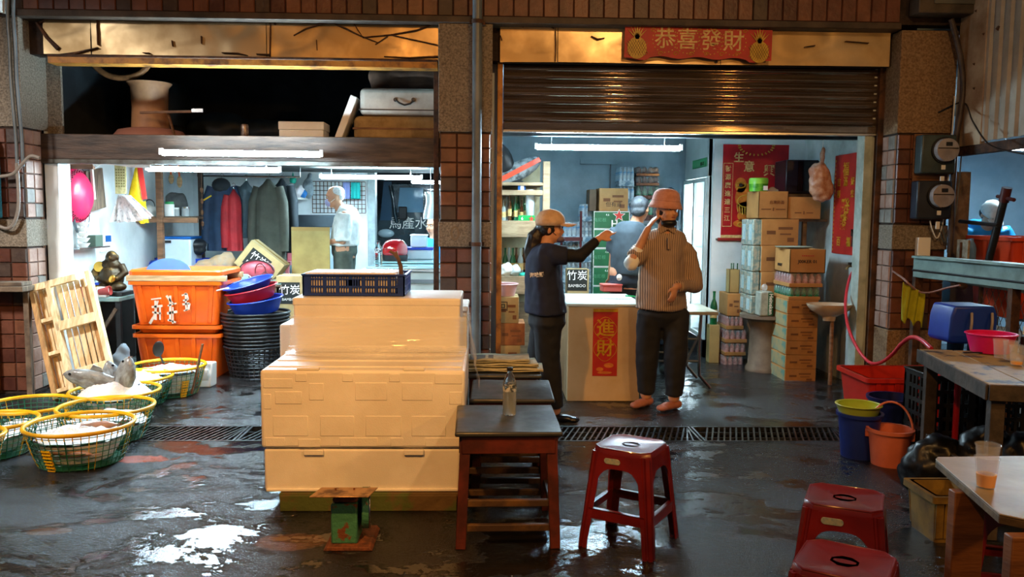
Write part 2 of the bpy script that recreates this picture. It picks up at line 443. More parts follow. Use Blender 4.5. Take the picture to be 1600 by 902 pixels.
S('trim_5',MB().box(XL-.05,XD0,6.85,6.95,ZM-.235,ZM-.2),mat('steel_edge','#5f615c','#3b3028',scale=6,rough=.45,metal=.5),bevel=.003)
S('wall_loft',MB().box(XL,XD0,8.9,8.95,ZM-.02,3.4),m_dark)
S('wall_loft_shade',MB().box(XL,XL+.01,YR+.13,8.9,ZM,3.4),m_dark)  # thin dark sheet added over the white wall to imitate loft shade
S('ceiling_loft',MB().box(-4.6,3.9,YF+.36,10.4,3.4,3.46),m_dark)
w=MB().box(XD1,X(1085,YB2),YB2,YB2+.1,0,3.4)
w.box(X(1085,YB2)-.0,3.4,9.7,9.8,0,3.4)
S('wall_back_right',w,m_blue)
S('wall_back_front',MB().box(X(1113,YB3),XR+.02,YB3,YB3+.06,0,3.4),m_white)
S('wall_right',MB().box(XR,XR+.12,YR,10.4,0,3.4),m_grime)
S('ceiling_right',MB().box(XD1,XR,YR+.1,YB2,2.72,2.8),m_blue)
S('trim_6',MB().box(XR-.07,XR,YR-.02,YR+.12,0,2.14),mat('pale_green_frame','#b4c0b8','#8c9a90',scale=5,rough=.5,world_co=True),bevel=.004)
S('wall_outer_left',MB().box(-8,xl1-.74,YF+.1,YF+.3,0,3.7),m_stone)
S('trim_7',MB().box(XD1,XR,YR+.22,YR+.3,Z(1000,214,YR+.2),Z(1000,214,YR+.2)+.1),mat('dark_steel_channel','#39444a','#20282c',scale=5,rough=.4,metal=.5),bevel=.003)
def fascia(name,label,cuts,y_top,y_bot,y=YF+.10):
 """one sheet per px span: a dented metal sheet with folded rims"""
 t=T(name,label,'fascia',(X(cuts[0],y),y,Z(cuts[0],y_bot[0],y)))
 for i in range(len(cuts)-1):
  a,c=cuts[i],cuts[i+1]
  za0=Z(a,y_bot[i],y);za1=Z(a,y_top[i],y);zb0=Z(c,y_bot[i+1],y);zb1=Z(c,y_top[i+1],y)
  xa=X(a,y)+.003;xb=X(c,y)-.003;sd=random.random()*50
  nu,nv=max(8,int((xb-xa)*26)),14
  def fn(u,v,sd=sd):
   xx=xa+(xb-xa)*u;zz=(za0+(zb0-za0)*u)*(1-v)+(za1+(zb1-za1)*u)*v
   n1=noise.noise(Vector((xx*1.6+sd,zz*2.4,sd)));n2=noise.noise(Vector((xx*6+sd,zz*7,3)))
   cr=abs(noise.noise(Vector((xx*2.3+zz*2.1,zz*3.0-xx,sd+9))))
   e=min(u,1-u,v,1-v)
   return Vector((xx,y+.010*n1+.003*n2+.006*max(0,.12-cr)*8*min(1,e*8),zz))
  MB().grid(nu,nv,fn).build('metal_sheet',m_tin,t,smooth=35,world=True,fix=False)
 return t
fl=fascia('metal_fascia','dented sheet metal fascia lit orange over the loft on the left',[78,152,421,685],[14,15,20,24],[84,88,93,96])
fr2=fascia('metal_fascia','dented sheet metal fascia behind the red new year banner, over the roller shutter',[779,868,1119,1379],[27,28,33,40],[97,97,101,104])
def creases(parent,lines,y=YF+.07):
 for ln in lines:
  b=MB();pts=[P(px,py,y)for px,py,_ in ln]
  for i in range(len(pts)-1):
   w0,w1=ln[i][2]*.0026,ln[i+1][2]*.0026
   a,c=pts[i],pts[i+1];d=(c-a).normalized();n=Vector((-d.z,0,d.x))
   b.add([a-n*w0,c-n*w1,c+n*w1,a+n*w0,a-n*w0+Vector((0,.03,0)),c-n*w1+Vector((0,.03,0)),c+n*w1+Vector((0,.03,0)),a+n*w0+Vector((0,.03,0))],[(0,1,2,3),(0,4,5,1),(3,2,6,7),(0,3,7,4),(1,5,6,2)])
  b.build('torn_seam',m_rust,parent,world=True)
creases(fl,[[(458,55,.3),(478,44,1.2),(500,37,1.8),(545,31,.6)],[(520,36,.6),(540,44,2),(562,55,1),(590,66,.5)],[(546,24,.8),(556,42,1.6),(566,57,1.0)],[(566,58,.8),(610,54,1.2),(650,47,1.4),(684,35,1)],[(610,54,1),(684,70,1.2)],[(586,69,.4),(606,56,1)],[(421,22,.8),(422,45,1.6),(421,92,1.2)],[(152,16,.6),(151,40,1.2),(152,70,1)],[(78,24,.8),(60,35,.5)],[(56,35,2),(72,58,4),(90,76,6)],[(95,86,4),(120,82,2.5),(152,74,.8)],[(440,22,.4),(428,38,1.4)],[(346,82,1),(372,83,1.6),(386,86,.5)],[(400,84,1),(421,85,2)],[(600,88,.8),(640,90,1.6),(684,88,2.6)],[(314,56,1.2),(314,68,.5)],[(268,63,1.4),(269,72,.4)],[(222,82,.6),(233,83,1.8)],[(494,62,.8),(495,78,.6)]])
creases(fr2,[[(868,40,.6),(869,70,1.2),(868,95,.8)],[(1119,74,.6),(1121,98,1.4)],[(804,34,1),(818,42,.5)],[(846,33,.5),(866,44,1)],[(924,56,.6),(934,61,1.8),(945,59,.5)],[(886,36,.8),(905,36,1.8),(960,34,.6)],[(1245,39,2),(1262,47,2.6),(1288,45,2.2)],[(1288,36,.5),(1320,40,1),(1376,44,.8)],[(1258,73,.6),(1274,71,1.8)],[(1120,36,2.6),(1130,39,1.5)],[(782,55,1),(784,62,1.4)],[(1322,64,.8),(1358,67,1)]])
S('trim_8',MB().box(X(88,YF+.1),X(684,YF+.1),YF+.06,YF+.2,Z(380,104,YF+.1),Z(380,93,YF+.1)),m_ochre,bevel=.004)
S('trim_9',MB().box(X(88,YF+.1),X(684,YF+.1),YF+.05,YF+.2,Z(380,94,YF+.1),Z(380,90,YF+.1)),m_rust,bevel=.003)
S('trim_10',MB().box(X(59,YR),X(70,YR),YR-.05,YR+.04,0,Z(60,95,YR)),m_rust,bevel=.003)
S('trim_11',MB().box(X(678,YR),X(686,YR),YR-.05,YR+.02,0,Z(684,98,YR)),m_rust,bevel=.003)
S('trim_12',MB().box(X(776,YR),X(784,YR),YR-.06,YR+.02,0,Z(780,98,YR)),m_ochre,bevel=.003)
S('trim_13',MB().box(X(1361,YR),X(1370,YR),YR-.05,YR+.02,0,Z(1370,104,YR)),m_rust,bevel=.003)
S('wall_loft_left',MB().box(X(70,YR),X(93,YR),YR+.1,YR+.13,ZM,3.0),m_stone)
S('wall_lintel',MB().box(-4.4,xr0,YF+.15,YF+.3,Z(700,92,YF+.1),zt),m_mortar)
sh=T('roller_shutter','half lowered dirty ribbed roller shutter over the right shop','shutter',(X(783,YR),YR,Z(1000,207,YR)))
y0s,y1s=102,193;n=7
xs0,xs1=X(785,YR),X(1368,YR)
zs1=Z(1000,y0s,YR);zs0=Z(1000,y1s,YR);hs=(zs1-zs0)/n
sl=MB()
pr_=[]
for i in range(13):
 a=i/12
 pr_.append((-.022*math.sin(PI*a),a*hs*.86))
pr_+=[(.003,hs*.88),(.004,hs*.95),(.001,hs*1.0)]
sl.loft([[Vector((xs,p[0],p[1]))for p in pr_+[(p[0]+.002,p[1])for p in reversed(pr_)]]for xs in(0,xs1-xs0)])
slat0=sl.build('shutter_slat',m_shutter,sh,smooth=50)
slat0.location=(xs0-sh.location.x,0,zs0-sh.location.z)
for i in range(1,n+1):
 c=slat0.copy();C.objects.link(c);c.location=(slat0.location.x,random.uniform(-.001,.001),zs0-sh.location.z+hs*i)
MB().box(xs0,xs1,YR-.02,YR+.02,Z(1000,205,YR),zs0-.002).build('bottom_rail',m_shutter,sh,world=True,bevel=.006)
MB().box(xs0,xs1,YR-.03,YR+.03,Z(1000,209,YR),Z(1000,205,YR)).build('bottom_seal',m_chrome,sh,world=True,bevel=.003)
def batten(px0,px1,py,Y,label,up=None,rz=0.0):
 a=P(px0,py,Y);c=P(px1,py,Y);L_=c.x-a.x
 t=T('fluorescent_lamp',label,'lamp',((a.x+c.x)/2,Y,a.z*.5+c.z*.5),rz)
 MB().tube([(-L_/2,0,0),(L_/2,0,0)],.022,12).build('tube',m_tube,t,smooth=60)
 MB().box(-L_/2-.01,L_/2+.01,.03,.06,-.018,.022).build('batten',m_wprint,t,bevel=.004)
 for s in(-1,1):
  MB().box(s*(L_/2+.012)-.012,s*(L_/2+.012)+.012,-.016,.016,-.015,.035).build('lamp_holder',m_wprint,t)
  q=(s*.4*L_,6.87-Y,.0)if up is None else(s*.4*L_,0,up-t.location.z)
  MB().tube([(s*.4*L_,.045,.0),q],.005,6).build('hanger',m_chrome,t)
 return t
batten(254,500,240,6.62,'lit fluorescent tube fixed along the loft edge beam, nearest of the left shop')
batten(232,435,265,7.55,'lit fluorescent tube over the orange tubs, second from the street',ZM-.12)
batten(502,657,277,9.3,'lit fluorescent tube above the old man in the white shirt',ZM-.12)
batten(840,1062,231,7.15,'lit fluorescent tube hanging in the right shop behind the shutter',2.72)
# ================================================================ FOREGROUND: foam boxes
def chamfer_box(b,x0,x1,y0,y1,z0,z1):b.box(x0,x1,y0,y1,z0,z1)
yb0=4.0
xb0,xb1=P(411,700,yb0).x,P(719,700,yb0).x
zb0,zb1,zb2=.085,Z(560,701,yb0),Z(560,579,yb0)
yb1=yb0+.70
t=T('wooden_pallet','mossy low wooden pallet under the big foam fish box','pallet',(xb0,yb0,0))
m_moss=mat('mossy_wood','#5e4a2c','#4a5526',scale=6,rough=.8,bump=.5,thr=(.45,.55))
for xx in(P(440,800,4.0).x,(xb0+xb1)/2-.05,P(700,800,4.0).x-.12):
 MB().box(xx,xx+.13,yb0-.02,yb1,0,.055).build('bearer',m_moss,t,world=True,bevel=.006)
MB().box(P(440,800,4).x,P(714,800,4).x,yb0-.035,yb0-.022,0,.078).build('front_board',m_moss,t,world=True,bevel=.003)
for i in range(5):
 yy=yb0-.02+i*.15
 MB().box(P(438,800,4).x,P(716,800,4).x,yy,yy+.10,.055,.083).build('board',m_moss,t,world=True,bevel=.004)
t=T('foam_fish_box','large white foam fish box at the bottom of the pile, on the mossy pallet','foam box',(xb0,yb0,zb0))
bx=MB().box(xb0,xb1,yb0+.012,yb1-.01,zb0,zb1-.004).build('box_body',m_foam,t,world=True,bevel=.014,seg=3)
for cx in(484,645):MB().box(X(cx-15,4),X(cx+17,4),yb0-.002,yb0+.02,zb1-.035,zb1-.008).build('lid_notch',m_foam,t,world=True,bevel=.004)
MB().box(xb0+.01,xb1-.01,yb0+.002,yb0+.02,zb0,zb0+.014).build('bottom_rim',m_foam,t,world=True,bevel=.004)
t=T('foam_fish_box','upturned white foam box with moulded recess pattern, second of the pile','foam box',(xb0,yb0,zb1))
xa,xc=P(406,600,yb0).x,P(727,600,yb0).x
MB().box(xa,xc,yb0,yb1,zb1,zb2).build('box_body',m_foam,t,world=True,bevel=.016,seg=3)
pd=MB()
def pad(x0,x1,y0,y1,d=.0022):pd.box(P(x0,640,yb0).x,P(x1,640,yb0).x,yb0-d,yb0+.01,Z(560,y1,yb0),Z(560,y0,yb0))
for(x0,x1,y0,y1)in((412,458,592,607),(462,480,584,597),(483,506,599,626),(535,552,584,597),(555,605,598,626),(608,625,584,597),(628,676,598,626),(679,722,584,600),(426,481,650,682),(500,553,650,682),(571,627,650,682),(643,697,650,682),(413,445,684,698),(465,500,686,699),(530,590,684,698),(610,630,684,698),(664,722,684,698),(412,424,616,640),(702,722,612,632),(430,472,612,632)):
 pad(x0,x1,y0,y1)
pd.build('moulded_pads',m_foam,t,world=True,bevel=.003)['kind']='stuff'
tb=MB()
for a,c in((463,498),(630,663)):tb.box(P(a,575,yb0).x,P(c,575,yb0).x,yb0+.004,yb0+.03,zb2-.004,zb2+.010)
tb.build('stacking_lug',m_foam,t,world=True,bevel=.003)
tb=MB()
for i in range(3):tb.box(xa+.02,xc-.02,yb0+.08+i*.17,yb0+.10+i*.17,zb2-.003,zb2+.006)
tb.build('lid_ribs',m_foam,t,world=True,bevel=.003)['kind']='stuff'
yu0=4.52;yu1=5.02;zu1=Z(590,466,yu0)
xu0,xu1=P(458,500,yu0).x,P(719,500,yu0).x
t=T('foam_fish_box','white foam box film-wrapped on top of the pile, blue crate on it','foam box',(xu0,yu0,zb2))
MB().box(xu0,xu1,yu0,yu1,zb2,zu1-.02).build('box_body',m_foam,t,world=True,bevel=.014,seg=3)
MB().box(xu0-.003,xu1+.003,yu0-.003,yu1,zu1-.045,zu1).build('box_lid',m_foam,t,world=True,bevel=.01,seg=3)
t=T('foam_box','white foam box behind the pile on its left, beside the black tubs','foam box',(X(436,5.1),5.1,0))
MB().box(X(436,5.1),X(560,5.1),5.06,5.5,.06,Z(440,506,5.1)).build('box_body',m_foam,t,world=True,bevel=.014)
MB().box(X(438,5.1),X(558,5.1),5.08,5.48,0,.06).build('box_foot',m_foam,t,world=True,bevel=.01)
t=T('foam_box','white foam box behind the pile on its right, beside the grey drainpipe','foam box',(X(570,5.1),5.1,0))
MB().box(X(570,5.1),X(731,5.1),5.06,5.5,.06,Z(725,478,5.1)-.035).build('box_body',m_foam,t,world=True,bevel=.014)
MB().box(X(569,5.1),X(732,5.1),5.055,5.505,Z(725,478,5.1)-.035,Z(725,478,5.1)).build('box_lid',m_foam,t,world=True,bevel=.01)
MB().box(X(572,5.1),X(729,5.1),5.08,5.48,0,.06).build('box_foot',m_foam,t,world=True,bevel=.01)
m_film=bpy.data.materials.new('stretch_film');m_film.use_nodes=True
_n=m_film.node_tree.nodes;_l=m_film.node_tree.links;_p=_n['Principled BSDF']
_p.inputs['Base Color'].default_value=(.9,.92,.95,1);_p.inputs['Roughness'].default_value=.12;_p.inputs['Alpha'].default_value=.32;_p.inputs['Specular IOR Level'].default_value=.9
m_bag=mat('clear_bag','#dfe6e6',rough=.15,alpha=.38,spec=.9)
fb=MB()
def film(u,v):
 x_=xu0-.015+(xu1-xu0+.05)*u
 zz=zu1-.10-(zu1-zb2-.10)*min(1,v/.6)
 yy=yu0-.008
 if v>.6:
  k=(v-.6)/.4;yy=yu0-.008-.22*k*(.7+.3*math.sin(u*3));zz=zb2+.012+.03*(1-k)**2
 w=noise.noise(Vector((x_*3+v*4,v*26+x_*3.5,1)))
 return Vector((x_+.008*noise.noise(Vector((x_*9,v*9,8))),yy-.007-.008*abs(w),zz+.006*abs(w)))
fb.grid(70,44,film)
def film2(u,v):
 yy=yu0-.02-.32*(1-u)*v+(yu1-yu0)*u
 zz=zu1-.12-(zu1-.30)*v
 bulge=.03+.05*math.sin(PI*min(1,v*1.3))*(1-u)+.02*noise.noise(Vector((u*8,v*10,3)))
 return Vector((xu1+.012+(xc-xu1)*max(0,min(1,v*3-.9))+bulge,yy,max(zz,.2)))
fb.grid(24,36,film2)
tag(fb.build('stretch_film',m_film,smooth=60,fix=False),'clear stretch film wrapped around the top foam box and down its right side','plastic film')
ycr=4.60;zc0=zu1+.004
xk0,xk1=X(471,ycr),X(632,ycr);hk=Z(550,430,ycr)-zc0
m_crate=mat('blue_crate_plastic','#1d3c92','#18337c',scale=8,rough=.4,sss=.0)
t=T('plastic_crate','blue slotted plastic crate on top of the foam boxes','crate',((xk0+xk1)/2,ycr,zc0))
def crate(t,x0,x1,y0,y1,z0,h,m,rows=((.12,.40),(.48,.78),(.84,.94)),nx=34,skip=None,name='side_panel',th=.008):
 for(ax,a0,a1,cc)in(('x',x0,x1,y0),('x',x0,x1,y1-th),('y',y0,y1,x0),('y',y0,y1,x1-th)):
  b=MB();L_=a1-a0;n=max(6,int(nx*L_/(x1-x0)))
  def bb(u0,u1,v0,v1):
   if ax=='x':b.box(u0,u1,cc,cc+th,z0+v0,z0+v1)
   else:b.box(cc,cc+th,u0,u1,z0+v0,z0+v1)
  edges=[0.0]+[q for r in rows for q in r]+[1.0]
  for i in range(0,len(edges),2):bb(a0,a1,edges[i]*h,edges[i+1]*h)
  mg=.07*L_
  for r in rows:
   bb(a0,a0+mg,r[0]*h,r[1]*h);bb(a1-mg,a1,r[0]*h,r[1]*h)
   st=(L_-2*mg)/n
   for i in range(n):
    wdt=.42*st
    if i%5==0:wdt=st*1.5 if i else st*.6
    if i%5==1 and i>1:continue
    bb(a0+mg+i*st,a0+mg+i*st+wdt,r[0]*h,r[1]*h)
   if ax=='x' and r==rows[1]and skip:bb(a0+L_*skip[0],a0+L_*skip[1],r[0]*h,r[1]*h)
  b.build(name,m,t,world=True)
 b=MB().box(x0+.004,x1-.004,y0+.004,y1-.004,z0,z0+.006).build('base',m,t,world=True)
 r=MB()
 for(p,q)in(((x0,y0),(x1,y0)),((x1,y0),(x1,y1)),((x1,y1),(x0,y1)),((x0,y1),(x0,y0))):
  r.beam((p[0],p[1],z0+h),(q[0],q[1],z0+h),.016,.010)
 r.build('rim',m,t,world=True,bevel=.003)
crate(t,xk0,xk1,ycr,ycr+.36,zc0,hk,m_crate,skip=(.42,.56))
t=T('foam_slab','white foam slab lying inside the blue crate','foam slab',(X(478,ycr+.05),ycr+.04,zc0+.01))
MB().box(X(474,ycr),X(618,ycr),ycr+.0095,ycr+.30,zc0+.012,zc0+hk+.012).build('lid_slab',m_foam,t,world=True,bevel=.01)
t=T('market_hook','brown curved wooden handle sticking up out of the blue crate','hook',P(625,430,ycr+.2))
pts=[P(*p,ycr+.12)for p in((627,455),(627,432),(626,416),(622,404),(616,397),(609,392))]
MB().tube(pts,[.011,.013,.012,.011,.010,.008],8,flat=.7).build('curved_handle',mat('worn_grip','#6d5447','#4b382f',scale=20,rough=.45),t,world=True,smooth=60)
MB().tube([P(625,412,ycr+.12),P(622,402,ycr+.12),P(619,393,ycr+.12)],.007,8).build('prong',mat('worn_grip','#6d5447'),t,world=True,smooth=60)
# ================================================================ rusty spring scale
t=T('weighing_scale','rusty green platform weighing scale on the wet floor in front of the foam boxes','scale',G(540,876))
o_=t.location;sx0=X(512,3.55,830)
m_sgreen=mat('chipped_green_enamel','#3f7d62','#6b3f28',scale=14,rough=.5,bump=.4,thr=(.55,.6),detail=4)
m_srust=mat('orange_rust','#7a4429','#4e2c1c',scale=18,rough=.75,bump=.5)
ys=3.5
MB().prism([(-.115,0),(.10,0),(.085,.018),(-.095,.018)],.26,((o_.x,ys+.24,0),(1,0,0),(0,0,1))).build('base_plate',m_srust,t,world=True,bevel=.004)
MB().box(X(510,ys),X(553,ys),ys+.02,ys+.17,.015,.195).build('case',m_sgreen,t,world=True,bevel=.008)
MB().box(X(512,ys),X(553,ys),ys+.03,ys+.16,.195,.22).build('case_top',m_srust,t,world=True,bevel=.01)
d=MB();d.lathe([(.001,0),(.085,0),(.09,.004),(.09,.03),(.001,.03)],28,rot=Euler((0,PI/2,R(8))).to_matrix(),c=(X(556,ys),ys+.10,.15))
d.build('dial_housing',m_sgreen,t,world=True,smooth=40)
d=MB();cc=Vector((X(556,ys)+.034,ys+.105,.15))
ring=[cc+Euler((0,0,R(8))).to_matrix()@Vector((0,.088*math.cos(a),.088*math.sin(a)))for a in[2*PI*q/28 for q in range(28)]]
d.tube(ring,.004,6,closed=True).build('dial_ring',m_chrome,t,world=True,smooth=60)
d=MB();d.lathe([(.001,0),(.08,0),(.08,.002),(.001,.002)],24,rot=Euler((0,PI/2,R(8))).to_matrix(),c=(X(556,ys)+.031,ys+.105,.15))
d.build('dial_face',mat('dial_face','#8d8a72','#5c5340',scale=10,rough=.4),t,world=True)
for px in(518,548):MB().tube([(X(px,ys),ys+.03,.21),(X(px,ys),ys+.03,.262)],.004,6).build('tray_pin',m_srust,t,world=True)
zt_=Z(535,778,ys-.06)
MB().add([(X(482,ys),ys-.06,zt_),(X(576,ys),ys-.06,zt_),(X(588,ys+.06),ys+.06,zt_),(X(497,ys+.06),ys+.06,zt_)]+[(X(482,ys),ys-.06,zt_+.005),(X(576,ys),ys-.06,zt_+.005),(X(588,ys+.06),ys+.06,zt_+.005),(X(497,ys+.06),ys+.06,zt_+.005)],[(3,2,1,0),(4,5,6,7),(0,1,5,4),(1,2,6,5),(2,3,7,6),(3,0,4,7)]).build('weighing_tray',mat('stained_tray','#b58f66','#5a3a26',scale=9,rough=.35,metal=.4,thr=(.45,.58)),t,world=True,bevel=.002)
# ================================================================ three stool tables in a row
m_ttop=mat('worn_black_tabletop','#3a3d40','#23262a',scale=5,rough=.28,r2=.5,bump=.15)
m_tleg=mat('red_brown_paint','#5e261c','#401c15',scale=8,rough=.45,bump=.2)
m_tleg2=mat('scuffed_rail','#3a281a','#6a4a20',scale=7,rough=.6,bump=.3,thr=(.5,.7))
def stool_table(px0,px1,y0,depth,label,h=.52,rz=0):
 x0,x1=X(px0,y0,640),X(px1,y0,640);w=x1-x0
 t=T('low_table',label,'table',((x0+x1)/2,y0+depth/2,0),rz,'low dark-topped tables in a row')
 MB().box(-w/2,w/2,-depth/2,depth/2,h-.022,h).build('tabletop',m_ttop,t,bevel=.008)
 a=w/2-.03;d=depth/2-.03
 for sx in(-1,1):
  for sy in(-1,1):
   b=MB();b.beam((sx*a*.92,sy*d*.92,h-.022),(sx*a*1.02,sy*d*1.02,.0),.045,.045,up=(0,1,0));b.build('leg',m_tleg,t,bevel=.003)
 for sy in(-1,1):MB().box(-a,a,sy*d-.012,sy*d+.012,h-.10,h-.022).build('apron',m_tleg,t,bevel=.003)
 for sx in(-1,1):MB().box(sx*a-.012,sx*a+.012,-d,d,h-.10,h-.022).build('apron',m_tleg,t,bevel=.003)
 for sy in(-1,1):
  MB().box(-a,a,sy*d-.012,sy*d+.012,.185,.215).build('rail',m_tleg2,t,bevel=.003)
  MB().box(-a,a,sy*d-.012,sy*d+.012,.075,.105).build('rail',m_tleg2,t,bevel=.003)
 for sx in(-1,1):MB().box(sx*a-.012,sx*a+.012,-d,d,.13,.16).build('rail',m_tleg2,t,bevel=.003)
 return t
stool_table(709,879,3.49,.52,'low dark-topped red table nearest the camera, water bottle standing on it',rz=R(1.0))
stool_table(735,868,4.13,.50,'middle one of the low dark-topped tables, beside the foam boxes',h=.52,rz=R(-.6))
stool_table(728,846,4.68,.50,'farthest of the low dark-topped tables, newspapers lying on it',h=.535)
m_news=mat('newsprint','#b5b093','#8d8a74',scale=22,rough=.85,stretch=(1,3,1))
m_nphoto=mat('printed_photo_grey','#5c5a50','#3c3a34',scale=14,rough=.8)
for i,(a,c,yy,dz,lb)in enumerate(((727,850,4.86,.0,'bottom folded newspaper of the pile on the farthest low table'),(728,842,4.92,.018,'middle folded newspaper of the pile, its corner sticking out on the right'),(730,830,4.96,.036,'top folded newspaper of the pile, a grey photo printed on it'))):
 x0,x1=X(a,4.9),X(c,4.9);zz=.537+.001+dz
 t=T('newspaper',lb,'newspaper',((x0+x1)/2,yy,zz),R((-2,2,-1)[i]),'newspapers on the low table')
 w=(x1-x0)/2
 for q in range(2):
  b=MB();b.grid(10,3,lambda u,v:Vector((-w+2*w*u,-.12+.26*v,.002+q*.008+.005*math.sin(u*5+q+i)**2+(.004 if v<.1 else 0))))
  b.build('folded_sheet',m_news,t,solid=.005,smooth=50,fix=False)
 if i==2:MB().box(-w*.9,-w*.15,-.09,.08,.0165,.0172).build('printed_photo',m_nphoto,t)
m_pet=mat('clear_pet','#f2f8fa',rough=.06,trans=1.0,ior=1.3)
m_water=mat('cloudy_water','#dfe6e8',rough=.1,trans=.65,ior=1.33)
m_label=mat('bottle_label','#cfd3d2','#3d4a50',scale=40,rough=.4,thr=(.45,.55),alpha=.75)
def bottle(loc,label,h=.22,r=.032,cat='bottle',cap=None,glass=None,fill=None,group=None,lab=True):
 t=T('water_bottle' if glass is None else 'glass_bottle',label,cat,loc,group=group)
 pr=[(.001,0),(r*.9,0),(r,.006)]
 for i in range(5):z0=.02+i*.018;pr+=[(r,z0),(r*.95,z0+.006),(r,z0+.012)]
 pr+=[(r,h*.62),(r*.97,h*.68),(r*.6,h*.83),(r*.4,h*.88),(r*.38,h*.94),(.001,h*.94)]
 MB().lathe(pr,20).build('bottle_body',glass or m_pet,t,smooth=50)
 if fill:MB().lathe([(.001,.003),(r*.86,.004),(r*.88,.02),(r*.88,h*fill),(.001,h*fill)],16).build('water',m_water,t,smooth=50)
 MB().lathe([(.001,h*.93),(r*.45,h*.93),(r*.45,h),(.001,h)],14).build('cap',cap or m_black,t,smooth=40)
 if lab:MB().lathe([(r*1.01,h*.50),(r*1.01,h*.66)],20,caps=False).build('wrapper',m_label,t,smooth=50)
 return t
pb=G(796,648,.52)
bottle((pb.x,pb.y,.521),'clear plastic water bottle with black cap, standing on the nearest low table',h=.222,r=.032,fill=.52)
# ================================================================ red plastic stools
m_stool=mat('red_stool_plastic','#6d1614','#520e0e',scale=4,rough=.28,coat=.3)
m_sticker=mat('stool_sticker','#8fa3a6','#b7b9a8',scale=60,rough=.35)
def stool_proto():
 t=T('plastic_stool','red stool','stool',(0,0,0),0,'red plastic stools')
 ht=.445;wt,wb=.130,.174
 def lv(z):return wt+(wb-wt)*(1-z/ht)
 def octa(w,c,z):return[Vector(p)for p in((-w+c,-w,z),(w-c,-w,z),(w,-w+c,z),(w,w-c,z),(w-c,w,z),(-w+c,w,z),(-w,w-c,z),(-w,-w+c,z))]
 b=MB();b.loft([octa(wt*1.02,.035,ht-.03),octa(wt*1.0,.035,ht-.008),octa(wt*.96,.035,ht)],caps=False)
 b.loft([octa(wt*.96,.035,ht),octa(wt*.90,.04,ht-.004),octa(wt*.3,.025,ht-.005)],caps=False)
 sl=octa(wt*.3,.025,ht-.005);cx=[Vector((p.x*.75,p.y*.30,ht-.005))for p in sl]
 b.loft([sl,cx,[p-Vector((0,0,.02))for p in cx]],caps=True)
 b.build('seat',m_stool,t,bevel=.003,smooth=40)
 r=MB()
 r.tube([Vector((wt*.97*sx,wt*.97*sy,ht-.004))*1 if False else Vector((p.x,p.y,ht-.003))for p in octa(wt*.97,.035,0)for sx,sy in((1,1),)],.004,6,closed=True)
 r.build('seat_rim',m_stool,t,smooth=50)
 for k in range(4):
  rot=Matrix.Rotation(k*PI/2,3,'Z');b=MB();zs=[ht-.03,ht-.085]
  pts=[];N_=12
  for i in range(N_+1):
   u=-1+2*i/N_;arch=(abs(u)**4)*.06
   pts.append((u,ht-.085-arch))
  for i in range(N_):
   vs=[]
   for(u,z)in((pts[i][0],ht-.025),(pts[i+1][0],ht-.025),(pts[i+1][0],pts[i+1][1]),(pts[i][0],pts[i][1])):
    w=lv(z);vs.append(rot@Vector((u*(w-.045),-w,z)))
   vs+=[v+rot@Vector((0,.005,0))for v in vs]
   b.add(vs,[(0,1,2,3),(7,6,5,4),(3,2,6,7),(0,4,5,1)])
  b.build('apron',m_stool,t,smooth=40)
 for k in range(4):
  rot=Matrix.Rotation(k*PI/2,3,'Z');rings=[]
  for z in(ht-.02,ht*.6,ht*.3,.0):
   w=lv(z);s_=.055-.012*(1-z/ht)
   sec=[(w-s_,-w),(w-s_*.62,-w-.001),(w-s_*.55,-w+.006),(w-s_*.42,-w+.007),(w-s_*.34,-w+.002),(w-.012,-w),(w,-w+.012),(w-.002,-w+s_*.34),(w-.007,-w+s_*.42),(w-.006,-w+s_*.55),(w+.001,-w+s_*.62),(w,-w+s_),(w-.006,-w+s_),(w-.012,-w+.012),(w-s_,-w+.006)]
   rings.append([rot@Vector((a,c,z))for a,c in sec])
  MB().loft(rings).build('leg',m_stool,t,smooth=35)
  z=.0;w=lv(0)
  MB().lathe([(.001,0),(.016,0),(.018,.008),(.015,.014),(.001,.014)],12,c=rot@Vector((w-.022,-w+.022,0))).build('foot',m_stool,t,smooth=40)
 for k in range(4):
  rot=Matrix.Rotation(k*PI/2,3,'Z');z=.155;w=lv(z)
  b=MB();b.box(-(w-.03),w-.03,-w+.001,-w+.008,z-.022,z+.022);b.box(-(w-.03),w-.03,-w+.001,-w+.022,z+.018,z+.022)
  b.v=[rot@v for v in b.v]
  b.build('tie',m_stool,t)
 b=MB();z=ht-.052;w=lv(z)
 b.prism([(math.cos(a)*.013+(.024 if math.cos(a)>0 else-.024),math.sin(a)*.013)for a in[PI*2*q/16 for q in range(16)]],.002,((-.03,-w-.003,z),(1,0,0),(0,-.15,1)))
 b.build('sticker',m_sticker,t)
 return t
st=stool_proto()
p=G(985,694,.445);c0=G(985,800,0)
st.location=(p.x+.005,p.y+.01,0);st.rotation_euler=(0,0,R(-32));st['label']='red plastic stool standing alone on the wet floor, right of the low tables'
p=G(1320,776,.445);dup(st,(p.x,p.y,0),R(-27),'red plastic stool with blue-grey sticker, behind the nearest stool at the bottom right')
p=G(1320,875,.445);dup(st,(p.x,p.y,0),R(-33),'red plastic stool nearest the camera, cut off by the bottom edge')
p=G(1640,790,.45);dup(st,(X(1585,2.9,850),2.95,0),R(-20),'dark red plastic stool pushed under the worn wooden table at the right edge')
